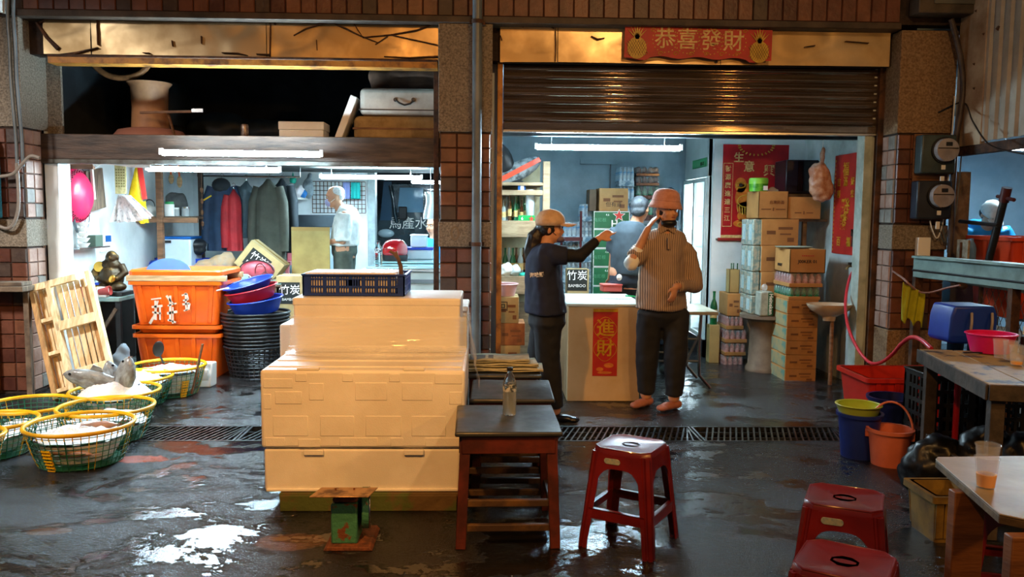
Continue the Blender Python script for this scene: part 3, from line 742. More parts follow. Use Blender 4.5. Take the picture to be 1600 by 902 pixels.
# ================================================================ fish baskets
m_byel=mat('yellow_basket_rim','#f0bc10','#d09c0c',scale=8,rough=.35)
m_bgrn=mat('green_basket_net','#11694a','#0d5038',scale=8,rough=.4)
m_ice=mat('crushed_ice','#f6fafc','#dfeaf0',scale=50,rough=.25,bump=.6,bscale=90,sss=.3)
m_fish=mat('silver_fish_skin','#9aa3a6','#6c6a68',scale=12,rough=.22,bump=.2,stretch=(1,1,2))
m_fishp=mat('pinkish_fish','#b98a74','#8c7a6c',scale=10,rough=.3)
m_eye=mat('fish_eye','#0b0d14',rough=.05)
def basket_net(t,r0,r1,h,tints):
 n=44;rows=7
 gm=[MB(),MB()]
 ym=[q for q in range(n)if q%11 in tints]
 for q in range(n):
  a=2*PI*q/n;b=gm[1 if q in ym else 0]
  w=.0045 if q%11 else.007
  pts=[]
  for i in range(5):
   v=i/4;r=r1+(r0-r1)*v**.8;pts.append(Vector((r*math.cos(a),r*math.sin(a),h*v)))
  b.tube(pts,w*.5,4)
 for j in range(rows):
  v=(j+.3)/rows;r=r1+(r0-r1)*v**.8
  gm[0].tube([Vector((r*math.cos(a),r*math.sin(a),h*v))for a in[2*PI*q/40 for q in range(40)]],.0024,4,closed=True)
 o1=gm[0].build('net_wall',m_bgrn,t);o1['kind']='stuff'
 y=gm[1]
 for q in range(n):
  a=2*PI*q/n;y.beam((r0*math.cos(a),r0*math.sin(a),h),(r0*.985*math.cos(a),r0*.985*math.sin(a),h*.86),.005,.004,up=(math.cos(a),math.sin(a),0))
 for ang in(-115,20,140):
  for da in(-5,-1.7,1.7,5):
   a=R(ang+da)
   y.beam(((r1+.002)*math.cos(a),(r1+.002)*math.sin(a),.01),((r1+(r0-r1)*.62+.004)*math.cos(a),(r1+(r0-r1)*.62+.004)*math.sin(a),h*.6),.010,.004,up=(math.cos(a),math.sin(a),0))
  for k_ in range(7):
   v=.03+k_*.09;r=r1+(r0-r1)*v**.8+.003
   y.beam((r*math.cos(R(ang-6)),r*math.sin(R(ang-6)),h*v),(r*math.cos(R(ang+6)),r*math.sin(R(ang+6)),h*v),.004,.007)
 y.build('yellow_ribs',m_byel,t)['kind']='stuff'
 MB().tube([Vector((r0*math.cos(a),r0*math.sin(a),h))for a in[2*PI*q/48 for q in range(48)]],.012,8,closed=True,flat=1.0).build('rim',m_byel,t,smooth=60)
 MB().lathe([(.001,.003),(r1,.003),(r1,.009),(.001,.009)],32).build('base',m_bgrn,t)
def ice_heap(t,r,z,hump,name='ice',m=None,lo=.02,label=None,cat=None):
 sd=random.random()*40
 b=MB()
 def fn(u,v):
  a=u*2*PI;rr=r*v;n_=noise.noise(Vector((rr*math.cos(a)*9+sd,rr*math.sin(a)*9,sd)));n2=noise.noise(Vector((rr*math.cos(a)*40+sd,rr*math.sin(a)*40,sd)))
  return Vector((rr*math.cos(a),rr*math.sin(a),z+hump*(1-v**2)+.025*n_+.012*n2))
 b.grid(60,16,fn,closed_u=True)
 zz=z-.012
 b.loft([[Vector((q*math.cos(a),q*math.sin(a),k))for a in[2*PI*i/30 for i in range(30)]]for q,k in((r*1.0,zz),(r*.72,lo))],caps=False)
 o=b.build(name,m or m_ice,None,smooth=80,loc=t.location,fix=False);o['kind']='stuff'
 tag(o,label,cat)
 return o
BK={}
def basket(nm,px,py_rim,depth,r=.30,h=.30,rz=0.0,label='',tints=(3,)):
 """py_rim: pixel row of the rim centre"""
 c=P(px,py_rim,depth);h=min(.30,max(.17,c.z))
 t=T('fish_basket',label,'basket',(c.x,depth,0),rz,'round yellow-rimmed fish baskets')
 hh=h;basket_net(t,r,r*.76,hh,tints);BK[nm]=t;t['h']=h;return t
basket('b1',125,662,4.80,.290,.262,R(10),'yellow-rimmed green net basket of ice and fish, nearest the camera',(3,4))
basket('b2',166,635,5.30,.285,.262,R(60),'yellow-rimmed basket right behind the nearest one, with pinkish fish showing through',(3,))
basket('b3',180,610,5.78,.29,.285,R(100),'yellow-rimmed basket with big grey fish and a fish head sticking out of the ice')
basket('b4',208,588,6.28,.28,.28,R(20),'yellow-rimmed basket between the big fish basket and the orange tubs')
basket('b5',262,571,6.62,.285,.28,R(75),'yellow-rimmed basket of ice farthest back, against the orange tubs')
basket('b6',46,632,5.42,.27,.262,R(35),'yellow-rimmed basket in front of the leaning pallet')
basket('b7',-14,658,4.95,.25,.262,R(50),'yellow-rimmed basket second from the bottom left edge, behind the half seen one')
basket('b8',-66,682,4.50,.22,.25,R(80),'half seen yellow-rimmed basket at the left edge of the picture')
for nm,z,hp,lb in(('b1',.205,.05,'heap of crushed ice in the nearest basket'),('b2',.18,.05,'crushed ice in the basket right behind the nearest'),('b3',.24,.12,'heaped crushed ice around the big grey fish'),('b4',.235,.06,'crushed ice in the basket left of the farthest one'),('b5',.23,.03,'crushed ice in the basket against the orange tubs'),('b6',.12,.02,'shallow crushed ice in the basket before the pallet'),('b7',.19,.04,'crushed ice in the basket second from the left edge'),('b8',.17,.03,'crushed ice in the half seen basket at the left edge')):
 z+=BK[nm]['h']-.27;ice_heap(BK[nm],.285*.84 if nm not in('b7','b8')else.19,z,hp,label=lb,cat='ice',lo=.03)
def fish(loc,L_,rot,label,m=m_fish,s=1.0,group=None):
 t=T('fish',label,'fish',loc,rot=rot,group=group)
 prof=[(0,.012),(.04,.16),(.12,.30),(.28,.42),(.45,.40),(.65,.28),(.82,.13),(.90,.07)]
 b=MB();rings=[]
 for u,w in prof:
  ww=w*L_*.30*s;hh=w*L_*.46*s
  rings.append([Vector((u*L_,ww*math.cos(a),hh*math.sin(a)-.02*L_*(u<.3)))for a in[2*PI*q/14 for q in range(14)]])
 b.loft(rings);b.build('body',m,t,smooth=70)
 b=MB();b.prism([(0,-.01),(.10*L_,-.10*L_),(.075*L_,0),(.10*L_,.10*L_),(0,.01)],.004,((.89*L_,.002,0),(1,0,0),(0,0,1)));b.build('tail_fin',m,t)
 b=MB();b.prism([(0,0),(.18*L_,0),(.14*L_,.07*L_),(.03*L_,.09*L_)],.004,((.32*L_,.002,.18*L_*s),(1,0,0),(0,0,1)));b.build('dorsal_fin',m,t)
 for sy in(-1,1):MB().ell((.095*L_,sy*.066*L_*s,.025*L_),(.016*L_+.003,.007,.016*L_+.003),10,6).build('eye',m_eye,t,smooth=80)
 b=MB();b.beam((0,0,-.025*L_),(.06*L_,0,-.035*L_),.07*L_*s,.004);b.build('mouth',m_fishp,t)
 return t
c=BK['b3'].location
fish((c.x-.30,c.y-.10,.35),.50,(R(20),R(16),R(12)),'long silver fish with pink jaw poking over the left rim of its basket',s=.75)
fish((c.x-.08,c.y+.10,.40),.42,(0,R(78),R(35)),'grey fish nose up in the ice, left of the bigger fish head',s=.8)
fish((c.x+.13,c.y-.06,.46),.48,(R(10),R(72),R(160)),'big grey fish head standing out of the ice on the right of the basket',s=.9)
c=BK['b1'].location
fish((c.x+.19,c.y+.06,BK['b1']['h']-.02),.20,(R(80),R(-4),R(200)),'brownish fish lying on the ice in the nearest basket',m_fishp,.8)
fish((c.x-.15,c.y-.13,.10),.36,(R(80),0,R(-15)),'pink-brown fish showing through the net of the nearest basket',m_fishp,.8)
c=BK['b2'].location
fish((c.x+.20,c.y-.20,.17),.36,(R(60),R(40),R(115)),'pinkish fish upright against the net of the basket behind the nearest',m_fishp,.8)
c=BK['b5'].location
t=T('ice_scoop','dark ladle blade sticking up from the ice in the farthest basket','scoop',(c.x-.06,c.y,.26))
MB().ell((-.01,0,.10),(.045,.008,.065),14,8,(0,R(12),0)).build('blade',m_black,t,smooth=70)
MB().tube([(0,0,.05),(.02,.02,-.02)],.008,8).build('shaft',m_black,t)
t=T('wooden_stick','reddish wooden stick leaning out of the farthest fish basket','stick',(c.x+.22,c.y-.1,.02))
MB().beam((0,0,0),(.10,-.02,.40),.016,.012).build('shaft',m_wood_br,t)
t=T('foam_box','small white foam box tilted between the farthest basket and the orange tubs','foam box',(X(308,6.95),6.95,0))
MB().add([(X(305,6.9),6.85,0),(X(325,6.9),6.85,0),(X(333,6.98),6.98,0),(X(312,6.98),6.98,0),(X(308,6.9),6.87,.205),(X(328,6.9),6.87,.205),(X(334,6.98),6.98,.20),(X(314,6.98),6.98,.20)],[(3,2,1,0),(4,5,6,7),(0,1,5,4),(1,2,6,5),(2,3,7,6),(3,0,4,7)]).build('box_body',m_foam,t,world=True,bevel=.01)
MB().box(X(312,6.9),X(322,6.9),6.855,6.87,.06,.15).build('recess_panel',m_foam,t,world=True,bevel=.003)
# ================================================================ leaning wooden pallet
A=P(85,614,6.30);A.z=.01
TLc=P(25,455,6.56);TRc=P(120,430,6.66);BRc=P(178,600,6.40)
U=(TRc-TLc);Wd=U.length;V=(TLc-A);Ht=V.length
ex=U.normalized();ey=(V-ex*V.dot(ex)).normalized();en=ex.cross(ey);ez=en if en.y>0 else-en
org=A.copy()
t=T('wooden_pallet','pale wooden pallet leaning on its end against the left pillar','pallet',org)
Wd=(TRc-TLc).length;Ht=V.dot(ey)
def slab(nm,u0,u1,v0,v1,d0,d1,m=None,sk=0.0):
 b=MB();pts=[]
 for d in(d0,d1):
  for(u,v)in((u0,v0),(u1,v0),(u1,v1),(u0,v1)):
   pts.append(org+ex*u+ey*v+(ez*d))
 b.add(pts,[(0,3,2,1),(4,5,6,7),(0,1,5,4),(1,2,6,5),(2,3,7,6),(3,0,4,7)])
 return b.build(nm,m or m_pal,t,world=True,bevel=.003)
m_pal=mat('pallet_pine','#e6d0a8','#c4a878',scale=6,rough=.7,bump=.2,stretch=(6,1,1))
m_pal2=mat('pallet_pine_dark','#b98d56','#8f6a3e',scale=6,rough=.7,bump=.2,stretch=(6,1,1))
for u in(.0,.27*Wd,.93*Wd):slab('bearer',u,u+.035,0,Ht,-.045,.045,m_pal2 if u==0 else m_pal)
for u in(.06,.15,.36,.46,.56,.66,.76):
 slab('slat',u*Wd+.01,u*Wd+.01+.055*Wd+.012,.02,Ht-.02,.045,.062)
for v in(.05,.37,.66):slab('cross_board',.035,.27*Wd,v*Ht,v*Ht+.03,-.03,.03)
for v in(.12,.55):slab('cross_board',.29*Wd,.93*Wd,v*Ht,v*Ht+.075,-.045,-.02)
slab('cross_board',0.0,.78*Wd,Ht-.055,Ht,-.045,-.02)
slab('cross_board',.82*Wd,.93*Wd,.0,Ht*.9,.045,.062,m_pal2)
# ================================================================ LEFT SHOP INTERIOR
m_orange=mat('orange_tub_plastic','#e8640f','#cf540c',scale=3,rough=.35,bump=.1)
m_scr=mat('worn_white_scrawl','#c9b9a8',rough=.6)
m_bluep=mat('blue_plastic','#1c3fb0','#17359a',scale=3,rough=.3)
m_redp=mat('red_plastic','#b81f28','#a01820',scale=3,rough=.3)
m_cyan=mat('cyan_plastic','#0c5ca8','#0a4c8e',scale=3,rough=.35)
def rrect(w,d,r,z,n=4):
 pts=[]
 for cx,cy,a0 in((w-r,d-r,0),(-w+r,d-r,90),(-w+r,-d+r,180),(w-r,-d+r,270)):
  for i in range(n+1):
   a=R(a0+90*i/n);pts.append(Vector((cx+r*math.cos(a),cy+r*math.sin(a),z)))
 return pts
def rect_tub(name,label,cat,loc,w,d,h,m,taper=.88,rz=0,rimh=.03,parts=True,group=None,wall=.012,rimw=.02):
 t=T(name,label,cat,loc,rz,group)
 b=MB();W_,D_=w/2,d/2;r=min(W_,D_)*.15
 b.loft([rrect(W_*taper-wall,D_*taper-wall,r,.012),rrect(W_*taper,D_*taper,r,0)],caps=False)
 b=MB()
 b.loft([rrect(.01,.01,.004,wall),rrect(W_*taper-wall,D_*taper-wall,r,wall),rrect(W_-wall,D_-wall,r,h),rrect(W_,D_,r,h),rrect(W_*taper,D_*taper,r,0),rrect(.01,.01,.004,0)],caps=False)
 b.build('tub_wall',m,t,smooth=40)
 b=MB();b.loft([rrect(W_+rimw,D_+rimw,r,h-rimh),rrect(W_+rimw,D_+rimw,r,h),rrect(W_-wall,D_-wall,r,h)],caps=False)
 b.loft([rrect(W_+rimw,D_+rimw,r,h-rimh),rrect(W_-.002,D_-.002,r,h-rimh)],caps=False)
 b.build('rim',m,t,smooth=40)
 if parts:
  b=MB()
  for i in range(5):
   xx=-W_*.8+i*W_*.4
   for sy in(-1,1):
    b.beam((xx*taper,sy*(D_*taper+.002),.02),(xx,sy*(D_+.003),h-rimh),.035,.010,up=(0,1,0))
  b.build('ribs',m,t,bevel=.003)['kind']='stuff'
 return t
yt=7.22
tx0,tx1=X(204,yt),X(338,yt);tw_=tx1-tx0;tcx=(tx0+tx1)/2;tz1=Z(270,512,yt);td=.56
rect_tub('storage_tub','orange plastic tub at the bottom of the stack, beside the black tubs','tub',(tcx,yt+td/2,0),tw_,td,Z(270,522,yt),m_orange)
z2=Z(270,522,yt)+.004
tA=rect_tub('storage_tub','second orange tub of the stack, only its rim showing below the scrawled one','tub',(tcx,yt+td/2,z2-.0),tw_+.01,td,.07,m_orange,parts=False)
z3=z2+.072
z4=Z(270,440,yt)
tB=rect_tub('storage_tub','top orange tub of the stack with white worn scrawl on its front','tub',(tcx,yt+td/2,z3),tw_+.05,td,z4-z3,m_orange)
def scrawl(parent,strokes,y,m,w=.006,name='scrawl'):
 b=MB()
 for ln in strokes:
  pts=[P(px,py,y)for px,py in ln]
  for i in range(len(pts)-1):
   b.beam(pts[i],pts[i+1],.003,w*random.uniform(.6,1.5),up=(0,0,1))if False else b.obox((pts[i]+pts[i+1])/2,((pts[i+1]-pts[i]).length,.002,w*random.uniform(.7,1.6)),Euler((0,-math.atan2(pts[i+1].z-pts[i].z,pts[i+1].x-pts[i].x),0)))
 b.build(name,m,parent,world=True)['kind']='stuff'
scrawl(tB,[[(236,468),(252,466)],[(243,470),(243,500)],[(237,480),(254,478)],[(238,488),(252,490)],[(247,470),(240,496),(234,506)],[(250,480),(250,500)],[(260,462),(266,470),(272,476)],[(262,478),(276,474)],[(266,462),(266,502)],[(270,480),(270,506)],[(261,490),(277,487)],[(262,500),(275,504)],[(284,462),(292,459),(294,468),(286,470)],[(285,476),(296,474),(294,484),(287,486)],[(290,458),(291,486)]],yt-.015,m_scr,.014)
zl=z4+.002
t=T('wooden_plank','weathered plank lying across the top orange tub','plank',(tcx,yt,zl))
MB().box(X(195,yt),X(352,yt),yt-.02,yt+.02,zl,zl+.05).build('board',m_wood,t,world=True,bevel=.004)
t=T('wooden_plank','second plank across the back of the top orange tub','plank',(tcx,yt+.5,zl))
MB().box(X(198,yt),X(350,yt),yt+.5,yt+.54,zl,zl+.05).build('board',m_wood,t,world=True,bevel=.004)
t=T('tub_cover','orange tub lid lying on the planks, blue tray leaning in it','lid',(tcx,yt+td/2,zl+.052))
b=MB();W_,D_=(X(347,yt)-X(199,yt))/2,td/2+.02
b.loft([rrect(W_,D_,.05,0),rrect(W_,D_,.05,.03),rrect(W_-.015,D_-.015,.05,.045),rrect(W_-.04,D_-.04,.04,.045),rrect(W_-.05,D_-.05,.04,.015),rrect(.01,.01,.004,.015)],caps=True)
b.build('lid_plate',m_orange,t,smooth=35)
t=T('round_tray','blue round ribbed plastic tray standing half sunk on the orange lid','tray',(X(262,yt+.3),yt+.28,zl+.055))
rm=Euler((R(78),0,0)).to_matrix()
b=MB();pr=[(.001,0)]
rr_=.20
half=[(math.cos(a)*rr_,max(0,math.sin(a))*rr_*.62)for a in[PI*q/28 for q in range(29)]]
b.prism(half,.012,((0,0,0),(1,0,0),(0,.25,1)));b.build('dish',m_cyan,t,bevel=.003)
b=MB()
for q in range(1,28):
 a=PI*q/28;b.beam((math.cos(a)*rr_*.55,-.004+.25*math.sin(a)*rr_*.34,math.sin(a)*rr_*.34),(math.cos(a)*rr_*.97,-.004+.25*math.sin(a)*rr_*.6,math.sin(a)*rr_*.6),.006,.006)
b.build('ribs',m_cyan,t)['kind']='stuff'
m_blk=mat('black_tub_plastic','#17191c','#24282c',scale=6,rough=.32)
cx,cy=X(393,7.35),7.42
def black_tub(z0,h,r0,r1,label,net=True):
 t=T('round_tub',label,'tub',(cx,cy,z0),group='nested black round tubs')
 if net:
  b=MB();n=36
  for q in range(n):
   a=2*PI*q/n;b.beam((r1*math.cos(a),r1*math.sin(a),0),(r0*math.cos(a),r0*math.sin(a),h),.012,.006,up=(math.cos(a),math.sin(a),0))
  for j in range(9):
   v=j/8;r=r1+(r0-r1)*v
   b.tube([Vector((r*math.cos(a),r*math.sin(a),h*v))for a in[2*PI*q/36 for q in range(36)]],.006,4,closed=True)
  b.build('net_wall',m_blk,t)['kind']='stuff'
  MB().lathe([(.001,0),(r1,0),(r1,.01),(.001,.01)],30).build('base',m_blk,t)
 else:
  MB().lathe([(r0*.97,0),(r0,h),(r0+.008,h),(r0*.98,0)],36,caps=False).build('tub_wall',m_blk,t,smooth=50)
 MB().tube([Vector((r0*math.cos(a),r0*math.sin(a),h))for a in[2*PI*q/40 for q in range(40)]],.011,8,closed=True).build('rim',m_blk,t,smooth=60)
hb=Z(393,545,7.2)
black_tub(0,hb,.275,.225,'black round net tub at the bottom of the nested stack')
ht_=Z(393,492,7.2);n=9
for i in range(n):
 black_tub(hb+.012+i*(ht_-hb)/n,(ht_-hb)/n-.014,.270+.003*i,.26,('black round tub, %s rim from the top of the nested stack'%('second','third','fourth','fifth','sixth','seventh','eighth','ninth')[n-2-i])if i<n-1 else 'uppermost black round tub of the nested stack, blue basin lying in it',net=False)
def basin(name,label,loc,r,h,m,tilt=(0,0,0),handle=False,cat='basin',taper=.78,n=36,rimr=.010,group=None):
 t=T(name,label,cat,loc,rot=tilt,group=group)
 MB().lathe([(.001,0),(r*taper,0),(r*.97,h*.9),(r,h),(r-.01,h),(r*.95,h*.88),(r*taper-.008,.008),(.001,.008)],n,caps=False).build('bowl',m,t,smooth=50)
 MB().tube([Vector((r*math.cos(a),r*math.sin(a),h))for a in[2*PI*q/n for q in range(n)]],rimr,8,closed=True,flat=.7).build('rim',m,t,smooth=60)
 return t
zz=ht_+.0
basin('basin','lower blue basin lying in the top black tub, under the red basin',(cx+.03,cy-.05,zz-.0),.235,.12,m_bluep,(R(4),R(-7),0))
basin('basin','red basin between two blue basins on the black tubs',(cx+.0,cy-.05,zz+.115),.225,.10,m_redp,(R(5),R(-12),0))
tt=basin('basin','upper blue basin with white handle, top of the pile on the black tubs',(cx-.03,cy-.05,zz+.20),.215,.07,m_bluep,(R(8),R(-14),0))
b=MB();b.tube([Vector((-.16*math.cos(a)-.12,-.12*math.sin(a)-.05,.07+.02*math.sin(a)))for a in[PI*q/12-PI/3 for q in range(11)]],.006,6)
b.build('white_handle',m_wprint,tt,smooth=60)['label']='white handle'
def carton(label,loc,w,d,h,m=None,rz=0,rot=None,letters=(),flaps=False,group=None,tape=True,lidgap=None,name='cardboard_box',cat='box',blackpanel=None):
 t=T(name,label,cat,loc,rz,group,rot)
 m=m or m_card
 if flaps:
  b=MB();th=.006
  for a in((-w/2,w/2,-d/2,-d/2+th),(-w/2,w/2,d/2-th,d/2),(-w/2,-w/2+th,-d/2,d/2),(w/2-th,w/2,-d/2,d/2)):b.box(*a,0,h)
  b.box(-w/2,w/2,-d/2,d/2,0,th);b.build('carton_walls',m,t)
 else:MB().box(-w/2,w/2,-d/2,d/2,0,h).build('carton',m,t,bevel=.003)
 if tape and not flaps:MB().box(-w/2-.001,w/2+.001,-.025,.025,h-.03,h+.001).build('tape',mat('parcel_tape','#a98a54',rough=.25),t)
 for(s_,size,u,v,mm,face)in letters:
  if face=='f':text(s_,size,mm,t,(u*w,-d/2-.001,v*h),(PI/2,0,0))
  elif face=='l':text(s_,size,mm,t,(-w/2-.001,u*d,v*h),(PI/2,0,-PI/2))
 if blackpanel:
  u0,u1,v0,v1=blackpanel;MB().box(u0*w,u1*w,-d/2-.002,-d/2,v0*h,v1*h).build('printed_panel',mat('black_print','#1b201e',rough=.6),t)
 return t
m_char=m_card2
yd=7.85
zd=Z(400,443,yd)
t=T('wooden_cabinet','old wooden cabinet with glass top behind the black tubs, steel tray on it','cabinet',(X(345,yd),yd,0))
MB().box(X(336,yd),X(434,yd),yd,yd+.5,.04,zd-.03).build('body',m_wood_old,t,world=True,bevel=.006)
MB().box(X(334,yd),X(437,yd),yd-.02,yd+.52,zd-.03,zd-.008).build('cabinet_top',m_wood_old,t,world=True,bevel=.004)
MB().box(X(334,yd),X(438,yd),yd-.025,yd+.52,zd-.008,zd).build('glass_top',mat('greenish_glass','#8fb3a8',rough=.05,alpha=.8),t,world=True)
for i in range(3):MB().box(X(345,yd),X(428,yd),yd-.012,yd,zd-.20-i*.22,zd-.06-i*.2).build('drawer',m_wood_br,t,world=True,bevel=.004)
t=T('serving_tray','round steel tray on the glass-topped cabinet','tray',(X(391,yd),yd+.16,zd+.001))
MB().lathe([(.001,0),(.15,0),(.165,.022),(.16,.022),(.145,.004),(.001,.004)],32).build('tray_dish',m_chrome,t,smooth=50)
t=T('mug','pale mint mug standing on the steel tray','mug',(X(374,yd),yd+.10,zd+.006))
m_mint=mat('mint_glaze','#a8d4cc',rough=.2)
MB().lathe([(.001,0),(.04,0),(.046,.07),(.042,.07),(.037,.006),(.001,.006)],20).build('cup',m_mint,t,smooth=50)
MB().tube([Vector((.045+.022*math.sin(a),0,.036+.022*math.cos(a)))for a in[PI*q/8 for q in range(9)]],.004,6).build('handle',m_wprint,t,smooth=60)
t=T('teapot','small silver teapot standing on the steel tray','teapot',(X(408,yd),yd+.10,zd+.006))
MB().lathe([(.001,0),(.03,0),(.042,.02),(.036,.045),(.016,.055),(.001,.056)],18).build('pot_body',m_chrome,t,smooth=50)
MB().ell((0,0,.06),.007,8,6).build('lid_knob',m_chrome,t)
MB().tube([(-.03,0,.02),(-.055,0,.035),(-.062,0,.05)],[.008,.006,.004],8).build('spout',m_chrome,t,smooth=60)
MB().tube([Vector((.03*math.cos(a),0,.045+.05*math.sin(a)))for a in[PI*q/10 for q in range(11)]],.003,6).build('handle',m_black,t,smooth=60)
t=T('cooler_bag','pinkish red rounded bag with black piping behind the tray','bag',(X(396,yd+.25),yd+.36,zd))
b=MB();b.ell((0,0,.10),(.17,.09,.10),20,10);organic('bag_body',b,mat('pink_red_vinyl','#a8454f','#8a3540',scale=5,rough=.4),t,voxel=.012,smooth=3)
MB().tube([Vector((.165*math.cos(a),-.05,.10+.10*math.sin(a)))for a in[PI*q/14 for q in range(15)]],.006,6).build('piping',m_black,t,smooth=60)
MB().tube([Vector((.05+.05*math.cos(a),-.09,.10+.07*math.sin(a)))for a in[PI*q/10-.3 for q in range(13)]],.006,6).build('handle',mat('dark_red_grip','#5c1c22',rough=.4),t,smooth=60)
t=carton('tilted kraft charcoal carton with black print panel reading BAMBOO, under the hanging coats',(X(396,8.75),8.72,.80),.42,.25,.30,m_card2,rot=(0,R(38),0),tape=True)
MB().box(-.15,.09,-.128,-.126,.06,.25).build('printed_panel',mat('black_print','#1b201e',rough=.6),t)
text('竹炭',.10,m_wprint,t,(-.03,-.130,.18));text('BAMBOO',.045,m_wprint,t,(-.03,-.130,.095),bold=.0008)
t=T('storage_stand','low dark stand under the tilted carton and the sack','stand',(X(360,8.7),8.6,0))
MB().box(X(305,8.7),X(428,8.7),8.5,9.0,.76,.80).build('stand_top',m_wood_old,t,world=True,bevel=.004)
for xx in(X(308,8.7),X(424,8.7)):
 for yy in(8.52,8.95):MB().box(xx,xx+.04,yy,yy+.04,0,.76).build('leg',m_wood_old,t,world=True)
t=T('paper_sack','slumped brown and grey sack left of the tilted carton','sack',(X(334,8.7),8.72,.80))
b=MB();b.ell((-.08,0,.07),(.15,.12,.09),16,8);b.ell((.06,0,.10),(.14,.12,.11),16,8);b.ell((.12,.02,.12),(.09,.08,.12),12,8)
organic('sack_body',b,mat('sack_paper','#a98b66','#8d8579',scale=7,rough=.8,bump=.5),t,voxel=.015,smooth=3,disp=lambda c:.012*noise.noise(c*18))
carton('kraft carton printed with white bamboo lettering on black, beside the foam pile',(X(452,7.9),8.0,0),.24,.3,Z(450,432,7.8),m_card2,letters=(('竹炭',.10,.02,.84,m_wprint,'f'),('BAMBOO',.035,.02,.74,m_wprint,'f')),blackpanel=(-.42,.42,.69,.93))
t=T('storage_bin','translucent white storage bin with blue lid edge, under the left shelf','bin',(X(278,8.9),8.9,.70))
m_trans=mat('milky_plastic','#c9dbe6','#b8ccd8',scale=3,rough=.25)
MB().box(X(257,8.9),X(302,8.9),8.8,9.15,.70,Z(280,372,8.8)).build('bin_body',m_trans,t,world=True,bevel=.02)
MB().box(X(256,8.9),X(303,8.9),8.79,9.16,Z(280,374,8.8),Z(280,370,8.8)).build('bin_lid',m_cyan,t,world=True,bevel=.006)
MB().box(X(263,8.9),X(272,8.9),8.785,8.80,Z(280,380,8.8),Z(280,376,8.8)).build('grip',m_black,t,world=True)
t=T('plastic_drum','dark blue plastic container behind the shelf post','container',(X(242,8.9),8.95,.70))
MB().lathe([(.001,0),(.085,0),(.09,.02),(.09,.20),(.07,.23),(.04,.235),(.001,.235)],24).build('drum_body',m_bluep,t,smooth=45)
MB().lathe([(.001,.235),(.035,.235),(.035,.255),(.001,.255)],16).build('screw_cap',m_bluep,t)
t=T('plastic_drum','blue bucket between the storage bin and the sack','bucket',(X(308,9.0),9.05,.70))
MB().lathe([(.001,0),(.10,0),(.12,.25),(.115,.25),(.095,.01),(.001,.01)],24).build('bucket_body',m_bluep,t,smooth=45)
t=T('wooden_bench','rough bench along the left wall under the shelf','bench',(X(250,8.8),8.8,0))
MB().box(XL+.01,X(312,9.0),8.7,9.25,.66,.70).build('bench_top',m_wood_old,t,world=True,bevel=.004)
for xx in(XL+.03,X(305,8.9)):
 for yy in(8.72,9.18):MB().box(xx,xx+.05,yy,yy+.05,0,.66).build('leg',m_wood_old,t,world=True)
t=T('wooden_shelf','pine post shelf with jar and teapots, left of the hanging coats','shelf',(X(250,8.7),8.7,0))
zs=Z(260,338,8.7)
for a,c in((247,256),):MB().box(X(a,8.65),X(c,8.65),8.6,8.66,.70,2.02).build('post',m_wood_br,t,world=True,bevel=.004)
MB().box(X(188,8.7),X(195,8.7),8.95,9.0,.70,2.02).build('post',m_wood_br,t,world=True,bevel=.004)
MB().box(X(305,9.1),X(312,9.1),9.2,9.25,.70,2.02).build('post',mat('dark_post','#4a3d34','#352b25',scale=6,rough=.7),t,world=True,bevel=.004)
MB().box(X(190,8.8),X(312,9.0),8.66,9.22,zs-.03,zs).build('shelf_board',m_wood_old,t,world=True,bevel=.004)
MB().box(X(192,8.7),X(312,8.7),8.62,8.66,Z(260,348,8.7),Z(260,340,8.7)).build('shelf_rail',m_wood_br,t,world=True,bevel=.004)
def jar(label,px,Y,z,r,h,body,lid,cat='jar',name='glass_jar'):
 t=T(name,label,cat,(X(px,Y),Y,z))
 MB().lathe([(.001,0),(r,0),(r,h*.8),(r*.85,h*.85),(.001,h*.85)],18).build('jar_body',body,t,smooth=45)
 MB().lathe([(.001,h*.82),(r*.92,h*.82),(r*.92,h),(.001,h)],18).build('jar_lid',lid,t,smooth=45)
 return t
m_green=mat('green_plastic','#1c8f4a',rough=.3)
jar('white jar with green lid on the shelf beside the pine post',265,8.75,zs,.048,.15,m_wprint,m_green)
jar('small glass jar on the shelf right of the green-lidded jar',290,8.85,zs,.04,.10,m_bag,m_chrome)
jar('short clear jar beside the white jar on the shelf',276,8.82,zs,.03,.09,m_bag,m_wprint)
t=T('kettle','white enamel kettle at the left end of the shelf','kettle',(X(234,8.8),8.8,zs))
MB().lathe([(.001,0),(.06,0),(.075,.04),(.055,.09),(.02,.11),(.001,.115)],20).build('kettle_body',m_wprint,t,smooth=50)
MB().tube([Vector((.055*math.cos(a),0,.10+.07*math.sin(a)))for a in[PI*q/10 for q in range(11)]],.005,6).build('handle',m_black,t,smooth=60)
MB().tube([(.06,0,.04),(.10,0,.08)],[.012,.006],8).build('spout',m_wprint,t)
t=T('bundle','grey wrapped bundle standing on the shelf behind the green-lidded jar','bundle',(X(281,9.0),9.05,zs))
b=MB();b.ell((0,0,.12),(.07,.06,.13));b.ell((-.08,0,.16),(.09,.07,.10));organic('bundle_body',b,mat('grey_wrap','#5d5f5e','#46484a',scale=10,rough=.8,bump=.4),t,voxel=.015,disp=lambda c:.01*noise.noise(c*20))
for i,(px,hh)in enumerate(((262,.22),(275,.26))):
 t=T('brush','orange-handled brush hanging %s above the shelf'%('on the left' if i==0 else 'on the right'),'brush',(X(px,9.0),9.1,1.95))
 MB().tube([(0,0,0),(.01,0,-hh*.5)],.010,8).build('handle',m_orange,t);MB().ell((.01,0,-hh*.7),(.03,.015,hh*.25)).build('bristle_head',m_wood,t,smooth=70)
t=T('dark_cloth','dark tarpaulin bundle stuffed under the shelf','cloth',(X(288,8.95),8.98,.96))
